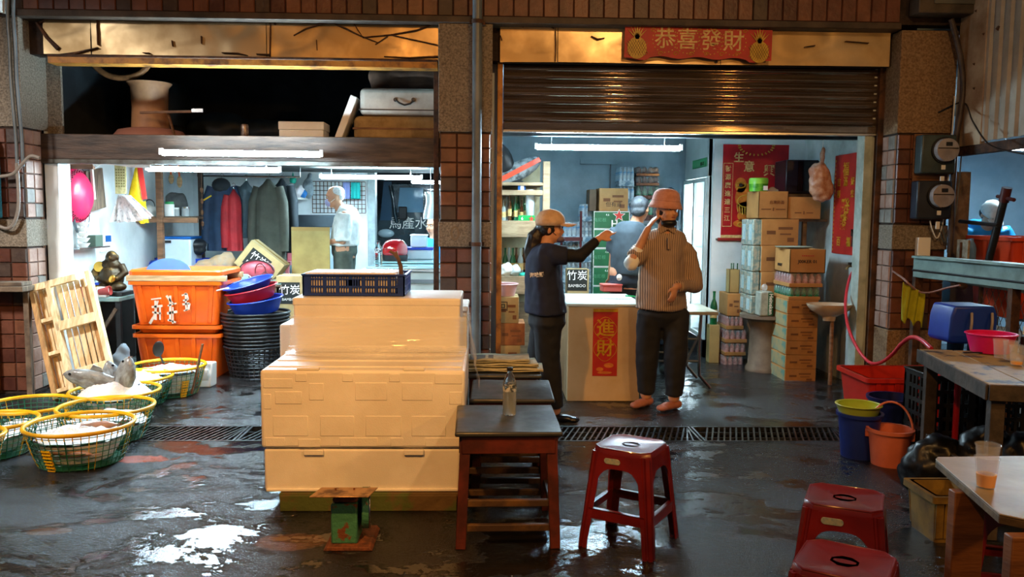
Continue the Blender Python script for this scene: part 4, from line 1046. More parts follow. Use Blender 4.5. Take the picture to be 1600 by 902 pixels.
b=MB();b.ell((0,0,.08),(.22,.12,.07));b.ell((.08,0,.14),(.14,.12,.06));b.ell((-.1,0,.05),(.14,.12,.06));organic('cloth_body',b,mat('black_tarp','#14171b','#23282c',scale=6,rough=.35),t,voxel=.015,disp=lambda c:.014*noise.noise(c*14))
def wall_pt(px,py,off=.0):return PX(px,py,XL+off)
c=wall_pt(110,305,.10);c.y=7.36
t=T('colander','hot pink plastic colander hanging on the white left wall','colander',(XL+.02,c.y,c.z))
b=MB();n=40
m_pink=mat('hot_pink_plastic','#e8285e','#d01e50',scale=4,rough=.35)
rm=Euler((0,PI/2,0)).to_matrix()
MB().lathe([(.23,0),(.225,.02),(.20,.05),(.15,.085),(.001,.088),(.001,.083),(.148,.08),(.195,.048),(.22,.018),(.225,0)],32,rot=rm,caps=False).build('bowl',m_pink,t,smooth=45)
MB().tube([rm@Vector((.23*math.cos(a),.23*math.sin(a),.005))for a in[2*PI*q/32 for q in range(32)]],.009,6,closed=True).build('rim',m_pink,t,smooth=60)
b=MB()
for j in range(4):
 for q in range(28):
  a=2*PI*q/28+j*.1;v=.3+j*.17;r=.227+(.20-.227)*v;z=.02+.033*v
  b.obox(rm@Vector(((r+.001)*math.cos(a),(r+.001)*math.sin(a),z)),(.014,.010,.012),None)
b.build('drain_slots',mat('slot_pink','#8a1238',rough=.5),t)['kind']='stuff'
t=T('wire_coil','grey wire hung in long loops beside the pink colander','wire',(XL+.03,wall_pt(122,280).y,1.3))
for k in range(3):
 cy_=wall_pt(122+k*2,280,.05).y
 MB().tube([Vector((XL+.03+.01*k,cy_+(.09+.03*k)*math.cos(a),1.52+(.26+.02*k)*math.sin(a)))for a in[2*PI*q/24 for q in range(24)]],.004,5,closed=True).build('wire_loop',m_pipe,t,world=True,smooth=60)
a,c_=wall_pt(98,388),wall_pt(148,386)
t=T('hanging_shelf','thin metal shelf on the left wall carrying dishes','shelf',(XL,a.y,a.z-.01))
MB().box(XL,XL+.14,a.y,c_.y,a.z-.012,a.z).build('shelf_plate',m_chrome,t,world=True)
for i in range(5):
 t=T('plate','small white dish stacked on the wall shelf, %s of the pile'%('top','second','third','fourth','bottom')[4-i],'plate',(XL+.07,a.y+.22,a.z+.001+i*.045),group='dishes on the wall shelf')
 MB().lathe([(.001,0),(.03,0),(.055,.035),(.052,.035),(.028,.004),(.001,.004)],20).build('dish',m_wprint,t,smooth=50)
t=T('small_box','small green box on the wall shelf right of the dishes','box',(XL+.07,wall_pt(136,380).y,a.z+.001));MB().box(-.04,.04,-.07,.07,0,.10).build('carton',mat('dull_green','#4a5d50',rough=.5),t,bevel=.003)
t=T('light_switch','white wall switch above the statue','switch',(XL,wall_pt(159,384).y,wall_pt(159,384).z));MB().box(0,.012,-.05,.05,-.06,.06).build('switch_plate',m_wprint,t,bevel=.004);MB().box(.012,.018,-.02,.02,-.03,.03).build('rocker',m_wprint,t,bevel=.002)
t=T('sticker','blue and white sticker on the wall right of the switch','sticker',(XL,wall_pt(169,378).y,wall_pt(169,378).z));MB().box(0,.002,-.07,.07,-.07,.07).build('sticker_sheet',m_wprint,t);MB().box(.002,.003,-.06,.06,.0,.06).build('blue_print',m_cyan,t)
c=wall_pt(158,300,.12)
t=T('clip_board','grey-brown board hanging high on the left wall','board',(XL+.05,c.y,c.z));MB().obox((.02,0,.02),(.02,.32,.36),(R(8),0,0)).build('board_sheet',m_wood_old,t,bevel=.003);MB().obox((.05,-.12,.18),(.02,.03,.5),(R(6),0,0)).build('white_strip',m_wprint,t)
yc=7.75
t=T('paper_calendar','yellowed calendar hanging under the low ceiling','calendar',(X(190,yc),yc,Z(190,258,yc)))
MB().box(-.05,.05,0,.012,Z(190,303,yc)-t.location.z,0).build('calendar_pad',mat('calendar_paper','#d6cf96','#b9b27c',scale=40,rough=.8),t)
b=MB()
for j in range(7):
 for i in range(4):b.box(-.042+i*.022,-.028+i*.022,-.002,0,-.20+j*.025,-.185+j*.025)
b.build('printed_dates',mat('date_ink','#8a8450',rough=.8),t)['kind']='stuff'
MB().tube([(0,.006,0),(0,.006,2.0-t.location.z)],.003,5).build('string',m_wprint,t)
t=T('hanging_papers','fan of white newspaper sheets clipped below the calendar','papers',(X(192,yc),yc+.03,Z(190,305,yc)))
m_paper=mat('print_paper','#d9dcda','#9fa6a6',scale=22,rough=.8,thr=(.5,.62))
for i,(x0,x1,dx,dz)in enumerate(((-.05,.03,-.09,-.25),(-.04,.05,-.03,-.255),(-.02,.07,.05,-.25),(0,.08,.13,-.23),(.02,.08,.17,-.21))):
 b=MB();b.grid(6,8,lambda u,v:Vector((x0+(x1-x0)*u*(1+v*.6)+dx*v,-.012*i+.01*math.sin(u*6+i)*v,dz*v+.02*u*v)))
 b.build('paper_sheet',m_paper,t,solid=.002,fix=False)
MB().tube([(.02,0,.0),(.0,0,.03),(.0,-.02,.05)],.004,5).build('clip',m_chrome,t)
t=T('hanging_bag','bright yellow net bag with red strap hanging beside the calendar','bag',(X(214,yc+.2),yc+.2,Z(214,256,yc+.2)))
m_yel=mat('bright_yellow','#f0c814','#d8ac10',scale=14,rough=.5)
b=MB();b.loft([[Vector((w_*math.cos(a)+o,.02*math.sin(a),z))for a in[2*PI*q/16 for q in range(16)]]for w_,o,z in((.012,.02,0),(.035,.0,-.15),(.06,-.015,-.30),(.075,.0,-.40),(.055,.035,-.50),(.02,.05,-.56))])
b.build('net_bag',m_yel,t,smooth=60);MB().beam((.045,-.02,0),(.085,-.02,-.33),.045,.01,up=(0,1,0)).build('red_strap',mat('bright_red_strap','#e03a34',rough=.5),t)['label']='bright red strap'
b=MB()
for i in range(5):b.beam((.03+i*.014,-.02,-.35),(.045+i*.016,-.02,-.55),.010,.006,up=(0,1,0))
b.build('fringe',m_yel,t)['kind']='stuff'
t=T('cable_run','white electric cables sagging along the ceiling edge on the left','cable',P(100,235,7.05))
for k in range(3):
 pts=[P(px,py+k*2.2,7.1+.05*k)for px,py in((100,232),(102,243),(115,245),(128,246),(142,249),(150,256),(160,250),(175,252),(190,254),(205,256),(235,257))]
 MB().tube(pts,.007,6).build('cable',m_wprint,t,world=True,smooth=60)
t=T('cable_box','brown junction board below the white cables','board',P(120,258,7.3));MB().box(X(98,7.3),X(148,7.3),7.3,7.34,Z(120,264,7.3),Z(120,248,7.3)).build('board_sheet',m_wood_br,t,world=True)
yq=7.65
zq=Z(170,461,yq)
t=T('side_table','narrow table with teal edge against the left wall, golden statue on it','table',(X(165,yq),yq,0))
MB().box(XL+.01,X(201,yq),yq-.25,yq+.25,zq-.035,zq).build('tabletop',m_teal,t,world=True,bevel=.004)
for xx in(XL+.04,X(196,yq)):
 for yy in(yq-.22,yq+.18):MB().box(xx-.02,xx+.02,yy,yy+.04,0,zq-.035).build('leg',m_black,t,world=True)
MB().beam((XL+.05,yq-.22,.2),(X(194,yq),yq-.22,zq-.1),.02,.03).build('brace',m_wood_old,t,world=True)
MB().box(XL+.02,X(196,yq),yq+.1,yq+.13,.1,zq-.04).build('back_panel',m_black,t,world=True)
m_bronze=mat('bronze_gold','#3a2c18','#7d5c24',scale=16,rough=.45,metal=.5,thr=(.55,.68),bump=.3)
t=T('buddha_statue','seated bronze laughing figure with gold patches on the side table','statue',(X(172,yq),yq-.02,zq+.036))
b=MB();s_=.37/.40
b.ell((0,0,.13),(.115,.095,.12));b.ell((0,-.03,.14),(.09,.09,.09));b.ell((0,0,.235),(.095,.07,.06));b.ell((.015,-.01,.315),(.05,.052,.055));b.ell((.02,-.03,.295),(.035,.035,.03))
for s in(-1,1):
 b.ell((s*.08,-.05,.045),(.075,.075,.042),rot=(0,0,s*.4));b.tube([(s*.09,0,.24),(s*.135,-.02,.17),(s*.085,-.08,.12)],[.036,.035,.024],10);b.ell((s*.05,-.105,.03),(.04,.03,.02));b.ell((.015+s*.05,0,.305),(.012,.018,.03))
b.ell((.015,-.062,.312),(.009,.010,.009));b.ell((.08,-.085,.12),(.025,.02,.025));b.ell((-.07,-.09,.12),(.025,.02,.025))
organic('figure',b,m_bronze,t,voxel=.007,smooth=3)
b=MB();b.lathe([(.001,0),(.05,0),(.046,.008),(.001,.010)],20,rot=Euler((R(80),R(-20),0)).to_matrix(),c=(-.085,-.045,.225));b.build('gold_medallion',mat('polished_gold','#d9a94a',rough=.25,metal=.9),t,smooth=40)
MB().ell((-.06,-.115,.03),(.04,.03,.03),12,8).build('gold_knee',MATS['polished_gold'],t,smooth=60)
MB().ell((.055,-.11,.12),(.03,.02,.04),12,8,(0,R(30),0)).build('gold_hand_bead',MATS['polished_gold'],t,smooth=60)
MB().box(-.15,.15,-.13,.12,-.035,0).build('plinth',m_black,t,bevel=.005)
for i,(px,py,lb)in enumerate(((122,470,'dull red plastic cup standing behind the leaning pallet'),(146,466,'dull red cup lying on its side near the statue'))):
 t=T('plastic_cup',lb,'cup',(X(px+6,7.45),7.44,zq+(.001 if i==0 else.045)),rot=(0,R(0 if i==0 else 80),0))
 MB().lathe([(.001,0),(.032,0),(.043,.095),(.038,.095),(.028,.005),(.001,.005)],20).build('cup_body',mat('dull_red_plastic','#a33a34',rough=.4),t,smooth=50)
t=T('cleaning_sponge','orange and blue sponge lying by the red cups','sponge',(X(138,7.5),7.55,zq+.001));MB().box(-.05,.05,-.03,.03,0,.1).build('sponge_block',m_orange,t,bevel=.006);MB().box(.02,.06,-.032,.032,.06,.12).build('blue_pad',m_bluep,t,bevel=.004)
t=T('milk_carton','small white box beside the statue plinth','box',(X(157,7.45),7.45,zq+.001));MB().box(-.045,.04,-.03,.03,0,.09).build('carton',m_wprint,t,bevel=.003)
t=T('plastic_bag','clear plastic bag slumped on the floor beside the orange tubs','bag',(X(180,6.95),6.98,0));b=MB();b.ell((0,0,.15),(.09,.07,.16));b.ell((.02,0,.28),(.05,.04,.08))
organic('bag_film',b,mat('bluish_clear_film','#a9bccb',rough=.15,alpha=.55),t,voxel=.015,disp=lambda c:.02*noise.noise(c*16))
ycoat=9.25
t=T('clothes_rail','thin steel rail the coats hang from','rail',(X(310,ycoat),ycoat,Z(390,276,ycoat)))
MB().tube([(0,0,0),(X(470,ycoat)-X(310,ycoat),0,0)],.010,8).build('rail_tube',m_chrome,t)
for px in(0,X(470,ycoat)-X(310,ycoat)):MB().tube([(px,0,0),(px,0,1.995-t.location.z)],.004,6).build('hanger_wire',m_chrome,t)
def coat(label,px0,px1,py0,py1,Y,m,hook=True,sleeves=((-1,.9),(1,.9)),skew=0,name='coat',cat='coat',extra=None,ms=None):
 x0,x1=X(px0,Y),X(px1,Y);w=(x1-x0);h=Z(px0,py0,Y)-Z(px0,py1,Y);zt2=Z((px0+px1)/2,py0,Y)
 t=T(name,label,cat,((x0+x1)/2,Y,zt2));sd=random.random()*30
 b=MB();prof=[(.10,0.0),(.16,.035),(.62,.12),(.78,.25),(.80,.5),(.86,.8),(.92,1.0)]
 rings=[]
 for i in range(17):
  v=i/16
  for k in range(len(prof)-1):
   if prof[k][1]<=v<=prof[k+1][1]+1e-6:
    f_=(v-prof[k][1])/(prof[k+1][1]-prof[k][1]);ww=prof[k][0]+(prof[k+1][0]-prof[k][0])*f_;break
  ring=[]
  for q in range(36):
   a=2*PI*q/36;n_=noise.noise(Vector((math.cos(a)*3+sd,math.sin(a)*3,v*1.5)))
   fold=.012*math.sin(a*9+sd)*v
   ring.append(Vector((ww*w/2*math.cos(a)*(1+.06*n_)+skew*v,(.07+.02*v+fold+.02*n_)*math.sin(a)*min(1,v*6+.25),-h*v)))
  rings.append(ring)
 b.loft(rings);b.build('garment_body',m,t,smooth=70)
 for s,l in sleeves:
  b=MB();b.tube([(s*w*.28,0,-h*.10),(s*w*.40,-.01,-h*.3),(s*w*.44+skew*.5,-.03,-h*.6),(s*w*.45+skew*.7,-.04,-h*l)],[.055,.06,.055,.045],12)
  b.build('sleeve',ms or m,t,smooth=70)
 if hook:MB().tube([(0,0,-.02),(0,0,.03),(.02,0,.05),(0,0,.07),(-.015,0,.055)],.003,5).build('hanger_hook',m_chrome,t)
 return t
m_navy=mat('navy_jacket','#27405c','#1c3048',scale=5,rough=.7,bump=.3);m_nred=mat('red_jacket','#b3262e','#8f1c24',scale=5,rough=.7)
m_gry=mat('blue_grey_coat','#4a5f68','#39494f',scale=5,rough=.75,bump=.3);m_olv=mat('olive_grey_coat','#4a4e44','#3a3d35',scale=5,rough=.8,bump=.3);m_dk=mat('dark_coat','#262f36','#1c242a',scale=5,rough=.75,bump=.3)
c=coat('navy hooded jacket with small yellow stripe, leftmost on the rail',320,376,281,392,ycoat-.06,m_navy)
MB().ell((0,-.03,-.06),(.10,.09,.08),14,8).build('hood',m_dk,c,smooth=70);MB().obox((-.13,-.095,-.20),(.10,.01,.015),(0,R(-30),0)).build('yellow_stripe',m_yel,c)
coat('red jacket hanging between the navy jacket and the blue-grey coat',352,380,296,392,ycoat-.14,m_nred,sleeves=((-1,.95),))
coat('blue-grey quilted coat swinging out to the left on the rail',368,404,283,372,ycoat+.02,m_gry,sleeves=((-1,1.05),),skew=-.10)
coat('long olive grey coat, widest on the rail',392,448,280,405,ycoat-.08,m_olv)
coat('dark coat hanging behind the olive one, rightmost on the rail',420,462,279,395,ycoat+.12,m_dk,sleeves=((1,1.0),))
t=T('string_beads','string of small wooden ornaments hanging left of the coats','ornament',(X(316,9.0),9.0,Z(316,285,9.0)))
for i in range(4):MB().ell((0,0,-.08-i*.12),(.018,.015,.03),10,6).build('bead',m_wood_br,t)
MB().tube([(0,0,1.99-t.location.z),(0,0,-.5)],.003,5).build('string',m_wood_br,t)
ym=9.9
t=T('dark_counter','dark worktop along the back wall behind the old man','counter',(X(490,ym),ym,0))
zk=Z(490,336,ym)
MB().box(X(452,ym),X(540,ym),9.75,10.28,zk-.14,zk).build('worktop',mat('dark_slate','#2c373d','#222b30',scale=5,rough=.4),t,world=True,bevel=.004)
MB().box(X(455,ym),X(538,ym),9.8,10.26,0,zk-.14).build('cabinet_body',m_blue,t,world=True)
t=T('cardboard_sheet','big sheet of cardboard standing in front of the dark counter','cardboard',(X(485,8.9),8.9,0))
z1c=Z(485,355,8.9)
MB().obox((0,0,z1c/2),(X(516,8.9)-X(456,8.9),.02,z1c)).build('sheet',mat('tan_board','#b09a5c','#9a854e',scale=4,rough=.75),t,bevel=.003)
MB().box(-.20,.20,-.012,-.010,z1c-.04,z1c).build('tape',mat('parcel_tape','#a98a54'),t)
t=T('hanging_shelf','white wall shelf packed with plastic bags on the back wall','shelf',(X(466,10.1),10.1,Z(466,312,10.0)))
MB().box(X(442,10.1),X(476,10.1),9.95,10.29,Z(466,312,10),Z(466,309,10)).build('shelf_board',m_wprint,t,world=True)
MB().beam((X(446,10.1),9.97,Z(466,312,10)),(X(446,10.1),10.28,Z(466,330,10)),.02,.02).build('bracket',m_wprint,t,world=True)
for i,(px,py,r,cc,lb)in enumerate(((452,300,.09,'#dfe9e6','puffy clear bag at the left end of the wall shelf'),(466,303,.08,'#e8e4e6','clear bag with pink print in the middle of the wall shelf'),(474,306,.05,'#2f6fb0','small blue bag at the right end of the wall shelf'))):
 zb_=Z(466,309,10);t=T('plastic_bag',lb,'bag',(X(px,10.08),10.08,zb_));b=MB();b.ell((0,0,r*.8),(r*1.1,r,r*.85));b.ell((r*.3,0,r*1.5),(r*.5,r*.4,r*.5))
 organic('bag_film',b,mat('bagfilm_%d'%i,cc,rough=.2),t,voxel=.012,disp=lambda c:.012*noise.noise(c*25))
t=T('plastic_bag','teal bag hanging above the wall shelf','bag',(X(454,10),10.15,Z(454,277,10)));b=MB();b.ell((0,0,-.03),(.045,.035,.05));b.ell((0,0,.03),(.012,.012,.05));organic('bag_film',b,mat('teal_bag','#1fae92',rough=.35),t,voxel=.01)
t=T('plastic_bag','grey bag bundle hanging over the wall shelf','bag',(X(478,10),10.15,Z(478,280,10)));b=MB();b.ell((0,0,-.1),(.07,.05,.13));b.ell((0.02,0,.03),(.03,.03,.06));organic('bag_film',b,mat('grey_bag','#67757c','#8e9ba0',scale=20,rough=.35),t,voxel=.012,disp=lambda c:.015*noise.noise(c*22))
t=T('wire_grid_rack','black wire grid on the back wall behind the old man','rack',(X(530,10.2),10.25,Z(530,310,10.2)))
b=MB();gx0,gx1=X(488,10.22),X(571,10.22);gz0,gz1=Z(530,333,10.22),Z(530,284,10.22)
for i in range(15):xx=gx0+(gx1-gx0)*i/14;b.box(xx-.004,xx+.004,10.235,10.243,gz0,gz1)
for i in range(8):zz_=gz0+(gz1-gz0)*i/7;b.box(gx0,gx1,10.228,10.236,zz_-.004,zz_+.004)
b.build('wire_grid',m_rust,t,world=True)['kind']='stuff'
for px0,px1,cc,nm,lb in((536,547,'#8a94c8','lilac_cloth','lilac cloth hanging on the wire grid'),(549,563,'#18a7a0','teal_cloth_m','teal cloth hanging on the wire grid')):
 t=T('hanging_cloth',lb,'cloth',(X((px0+px1)/2,10.2),10.2,Z(550,285,10.2)));w=X(px1,10.2)-X(px0,10.2);h=.20
 b=MB();b.grid(14,8,lambda u,v:Vector((-w/2+w*u,.008*math.sin(u*16)*(v+.2),-h*v)));b.build('cloth_sheet',mat(nm,cc,rough=.8),t,solid=.006,smooth=60,fix=False)
t=T('pink_chair','pink plastic chair back beside the coats','chair',(X(455,9.6),9.55,0));MB().box(-.04,.04,-.02,.02,.9,1.42).build('chair_post',mat('pink_plastic','#d9828c',rough=.4),t,bevel=.01);MB().box(-.04,.04,-.2,.2,.86,.9).build('seat',MATS['pink_plastic'],t)
for sy in(-.18,.16):MB().box(-.02,.02,sy,sy+.03,0,.86).build('leg',MATS['pink_plastic'],t)
yf=7.9
zf=Z(620,402,8.4)
t=T('chest_freezer','pale chest freezer with glass lids and steel edge, right of the left shop','freezer',(X(625,yf),yf,0))
fx0,fx1=X(566,yf),XD0-.01
MB().box(fx0+.02,fx1,yf,9.2,.0,Z(620,425,yf)).build('freezer_body',mat('freezer_white','#b9c6c4','#9aa8a6',scale=3,rough=.35),t,world=True,bevel=.012)
zft=Z(620,425,yf)
MB().box(fx0,fx1,yf-.02,9.22,zft,zft+.03).build('steel_frame',m_chrome,t,world=True,bevel=.006)
m_glt=mat('pale_glass_lid','#a9cfd2','#8fbcc0',scale=2,rough=.08,coat=.5)
MB().box(fx0+.03,fx1-.02,yf+.02,8.5,zft+.03,zft+.045).build('glass_lid',m_glt,t,world=True,bevel=.004)
MB().box(fx0+.03,fx1-.02,8.45,9.18,zft+.05,zft+.065).build('glass_lid',m_glt,t,world=True,bevel=.004)
MB().box(fx0,fx1,yf-.03,yf-.0,zft-.10,zft-.07).build('bumper_strip',m_pipe,t,world=True)
bb_=bottle((X(591,8.2),8.2,zft+.047),'clear water bottle with dark cap on the freezer lid',h=.235,r=.038)
t=T('motorcycle_helmet','red open-face helmet with dark lower band on the freezer','helmet',(X(617,8.7),8.7,zft+.067))
b=MB();b.lathe([(.115,.05),(.122,.09),(.115,.15),(.085,.195),(.04,.215),(.001,.218)],28,sx=1.1,caps=False);b.build('helmet_shell',mat('glossy_red','#a3141c',rough=.12,coat=1),t,smooth=70,solid=.006)
MB().lathe([(.118,0),(.122,.03),(.121,.055),(.112,.055),(.108,0)],28,sx=1.1,caps=False).build('lower_band',m_black,t,smooth=60)
MB().obox((-.07,-.085,.12),(.05,.012,.02),(R(-20),R(20),R(-20))).build('badge',m_wprint,t)
yb_=9.0
t=T('storage_box','blue-rimmed clear storage box at the back of the freezer','box',(X(656,yb_),yb_,zft+.067));w=X(676,yb_)-X(634,yb_)
MB().box(-w/2,w/2,-.14,.14,0,.10).build('box_body',m_trans,t,bevel=.01);MB().box(-w/2-.01,w/2+.01,-.15,.15,.10,.125).build('box_rim',m_bluep,t,bevel=.005);MB().box(-w/2+.02,w/2-.02,-.12,.12,.02,.09).build('dark_content',m_black,t)
t=T('storage_box','smaller clear lidded box stacked on the blue-rimmed one','box',(X(655,yb_),yb_,zft+.067+.127));MB().box(-.085,.085,-.1,.1,0,.12).build('box_body',m_trans,t,bevel=.01);MB().box(-.09,.09,-.105,.105,.12,.135).build('box_lid',m_wprint,t,bevel=.004)
yl=7.25
t=T('foam_box','small white foam box with lid on the loft edge','foam box',(X(474,yl),yl,ZM));MB().box(X(438,yl),X(507,yl),yl,yl+.25,ZM,Z(470,203,yl)).build('box_body',m_foam,t,world=True,bevel=.006);MB().box(X(437,yl),X(508,yl),yl-.004,yl+.254,Z(470,203,yl),Z(470,190,yl)).build('box_lid',m_foam,t,world=True,bevel=.006)
t=T('foam_slab','white foam slab leaning against the suitcases on the loft','foam slab',(X(535,yl),yl,ZM));a=P(527,214,yl);c_=P(553,150,yl);MB().beam((a.x,yl+.12,ZM+.01),(c_.x,yl+.12,Z(553,150,yl)),.24,.06,up=(1,0,0)).build('lid_slab',m_foam,t,world=True,bevel=.006)
t=T('suitcase','yellow-brown case lying under the white suitcase on the loft','suitcase',(X(615,yl),yl,ZM));m_tan=mat('tan_canvas','#a38452','#866a3e',scale=9,rough=.7,bump=.4)
z1=Z(615,181,yl);MB().box(X(553,yl),X(680,yl)+.15,yl,yl+.45,ZM,z1).build('case_shell',m_tan,t,world=True,bevel=.05,seg=4);MB().box(X(552,yl),X(680,yl)+.15,yl-.004,yl+.454,(ZM+z1)/2-.008,(ZM+z1)/2+.008).build('seam_band',m_wood_br,t,world=True)
t=T('suitcase','white hard suitcase with dark handle on top of the loft pile','suitcase',(X(620,yl),yl,z1));z2_=Z(615,137,yl)
m_wcase=mat('ivory_shell','#a9a196','#8d857a',scale=4,rough=.5)
MB().box(X(563,yl),X(680,yl)+.12,yl,yl+.42,z1+.002,z2_).build('case_shell',m_wcase,t,world=True,bevel=.045,seg=4)
MB().box(X(562,yl),X(680,yl)+.12,yl-.003,yl+.4,z1+.045,z1+.055).build('seam_band',m_black,t,world=True)
MB().tube([P(px,py,yl-.03)for px,py in((618,156),(624,161),(632,164),(641,162),(646,157))],.008,8).build('handle',m_black,t,world=True,smooth=60)
for px in(618,646):MB().lathe([(.001,0),(.018,0),(.018,.008),(.001,.008)],12,rot=Euler((PI/2,0,0)).to_matrix(),c=P(px,156,yl)).build('handle_mount',m_black,t,world=True)
t=T('rolled_bedding','brown bundle on top of the loft suitcases','bundle',(X(630,yl+.1),yl+.1,z2_));b=MB();b.tube([(-.30,.15,.09),(0,.15,.11),(.32,.15,.10)],[.09,.10,.10],14);organic('bundle_body',b,mat('brown_cloth','#5e4434','#46332a',scale=5,rough=.85),t,voxel=.02,disp=lambda c:.02*noise.noise(c*8))
t=T('drink_can','single drinks can standing on the loft edge','can',(X(385,7.1),7.1,ZM+.001));MB().lathe([(.001,0),(.028,0),(.032,.008),(.032,.10),(.027,.115),(.001,.115)],18).build('can_body',mat('can_print','#9a8f86','#5c4038',scale=30,rough=.35,metal=.5),t,smooth=45)
t=T('wooden_drum','pale waisted wooden drum on a dusty pink disc on the loft','drum',(X(238,7.6),7.62,ZM));m_pale=mat('pale_orange_wood','#b08058','#94684a',scale=5,rough=.6)
b=MB();b.lathe([(.001,0),(.30,0),(.31,.05),(.27,.10),(.18,.12),(.001,.12)],28,c=(0,0,0));b.build('base_disc',mat('dusty_rose','#a06a58',rough=.6),t,smooth=45)
MB().lathe([(.001,.12),(.16,.12),(.15,.30),(.16,.48),(.19,.52),(.001,.53)],28).build('column',m_pale,t,smooth=45)
t=T('round_cane_chair','round rattan ring hanging below the loft ceiling','ring',(X(197,7.5),7.5,Z(197,80,7.5)));b=MB();b.tube([Vector((.26*math.cos(a),.0,.20*math.sin(a)-.03))for a in[2*PI*q/30 for q in range(30)]],.026,8,closed=True);b.build('cane_ring',mat('rattan','#8a5c34','#6d4526',scale=20,rough=.6),t,smooth=60)
MB().tube([(0,0,.17),(0,0,3.4-t.location.z)],.006,6).build('cord',m_black,t)
t=T('plastic_barrel','large black barrel standing on the loft at the left','barrel',(XL+.36,8.35,ZM));MB().lathe([(.001,0),(.27,0),(.30,.04),(.31,.2),(.30,.45),(.26,.60),(.24,.62),(.001,.62)],30).build('barrel_body',mat('black_barrel','#131a1f','#1d262c',scale=4,rough=.45),t,smooth=45)
MB().tube([Vector((.305*math.cos(a),.305*math.sin(a),.2))for a in[2*PI*q/30 for q in range(30)]],.01,6,closed=True).build('hoop',m_black,t)
t=T('storage_sack','dark blue sack heap at the back of the loft','sack',(X(372,8.2),8.35,ZM+.03));b=MB();b.ell((-.2,0,.15),(.35,.25,.18));b.ell((.3,0,.12),(.4,.25,.15));organic('sack_body',b,mat('dark_blue_tarp','#1c2a33','#141d24',scale=5,rough=.6),t,voxel=.03,disp=lambda c:.03*noise.noise(c*6))
t=T('long_tool','long metal tool lying across the loft storage','tool',P(220,176,7.3));a=P(219,176,7.3);c_=P(318,174,7.3);MB().beam(a,c_,.02,.02).build('shaft',m_wood_br,t,world=True);MB().beam(P(300,173,7.28),P(318,173,7.28),.03,.03).build('steel_end',m_chrome,t,world=True)
MB().tube([P(262,175,7.32),(P(262,175,7.32).x,7.5,ZM)],.012,6).build('support_leg',m_wood_br,t,world=True)
yk=13.0
t=T('delivery_truck','dark teal delivery truck with white side lettering parked behind the rear doorway','truck',(X(640,yk),yk,0))
m_tk=mat('dark_teal_enamel','#16323c','#0f242c',scale=2,rough=.25,coat=.6)
ztop=Z(640,283,yk)
kx0,kx1=X(585,yk),X(720,yk)
b=MB();b.prism([(0,.45),(0,.98),(.10,1.18),(.32,ztop),(2.2,ztop),(2.2,.45)],1.5,((kx0-.12,yk+1.5,0),(1,0,0),(0,0,1)));b.build('cab_body',m_tk,t,world=True,bevel=.05,seg=3)
MB().prism([(0,0),(.40,0),(.40,.38),(.04,.38)],.02,((X(621,yk),yk-.0,Z(640,332,yk)),(1,0,0),(0,0,1))).build('side_window',mat('window_glass_sky','#6f9ab4','#5f88a4',scale=1,rough=.08),t,world=True,bevel=.004)
MB().prism([(0,0),(.18,0),(.18,.60),(.06,.60)],.02,((X(594,yk),yk-.0,Z(640,345,yk)),(1,0,0),(0,0,1))).build('windscreen_corner',mat('dark_window','#274a63',rough=.08),t,world=True)
MB().tube([P(px,py,yk-.04)for px,py in((610,290),(614,310),(617,335),(620,348))],.03,8).build('windscreen_pillar',m_tk,t,world=True,smooth=60)
MB().box(X(624,yk),X(637,yk),yk-.14,yk-.08,Z(630,343,yk),Z(630,323,yk)).build('wing_mirror',m_black,t,world=True,bevel=.015)
MB().tube([P(630,330,yk-.1),P(630,330,yk+.02)],.012,6).build('mirror_arm',m_black,t,world=True)
MB().ell(P(603,365,yk-.0),(.13,.06,.07),14,8).build('headlamp',mat('headlamp_lens','#b9d0da',rough=.1,coat=1),t,world=True,smooth=60)
MB().box(kx0-.1,kx1,yk-.03,yk+.02,.62,.72).build('bumper',m_chrome,t,world=True,bevel=.01)
text('馬產水',.20,m_wprint,t,(X(638,yk),yk-.012,Z(638,350,yk)),(PI/2,0,0),world=True)
for xx in(kx0+.35,):
 MB().lathe([(.001,-.1),(.20,-.1),(.30,-.09),(.32,-.05),(.32,.05),(.30,.09),(.001,.1)],26,rot=Euler((PI/2,0,0)).to_matrix(),c=(xx,yk+.06,.32)).build('wheel',m_rubber,t,world=True,smooth=40)
MB().lathe([(.001,-.1),(.20,-.1),(.30,-.09),(.32,-.05),(.32,.05),(.30,.09),(.001,.1)],26,rot=Euler((PI/2,0,0)).to_matrix(),c=(kx0+1.8,yk+.06,.32)).build('wheel',m_rubber,t,world=True,smooth=40)
S('wall_lane',MB().box(-6,4,15.5,15.6,0,4),mat('lane_wall','#41505a','#2c3740',scale=2,rough=.8))
batten(645,705,285,11.6,'lit fluorescent tube outside the rear doorway above the truck',2.6)
S('ceiling_lane',MB().box(-3.7,XD0+.6,YB1+.12,12.3,2.6,2.66),m_sooty)
# ================================================================ MIDDLE PIPE
xp0,xp1=X(737,YF-.08),X(752,YF-.08)
t=T('drainpipe','grey drainpipe running full height up the middle pillar','pipe',((xp0+xp1)/2,YF-.075,0))
MB().tube([(0,0,0),(0,0,3.5)],(xp1-xp0)/2,20).build('pipe_run',m_pipe,t,smooth=60)
b=MB();b.lathe([(.041,1.2),(.043,1.2),(.043,1.23),(.041,1.23)],20,caps=False);b.box(-.06,.06,.03,.072,1.2,1.23);b.build('pipe_clamp',m_rust,t)
b=MB();b.lathe([(.041,2.9),(.043,2.9),(.043,2.93),(.041,2.93)],20,caps=False);b.box(-.06,.06,.03,.072,2.9,2.93);b.build('pipe_clamp',m_rust,t)
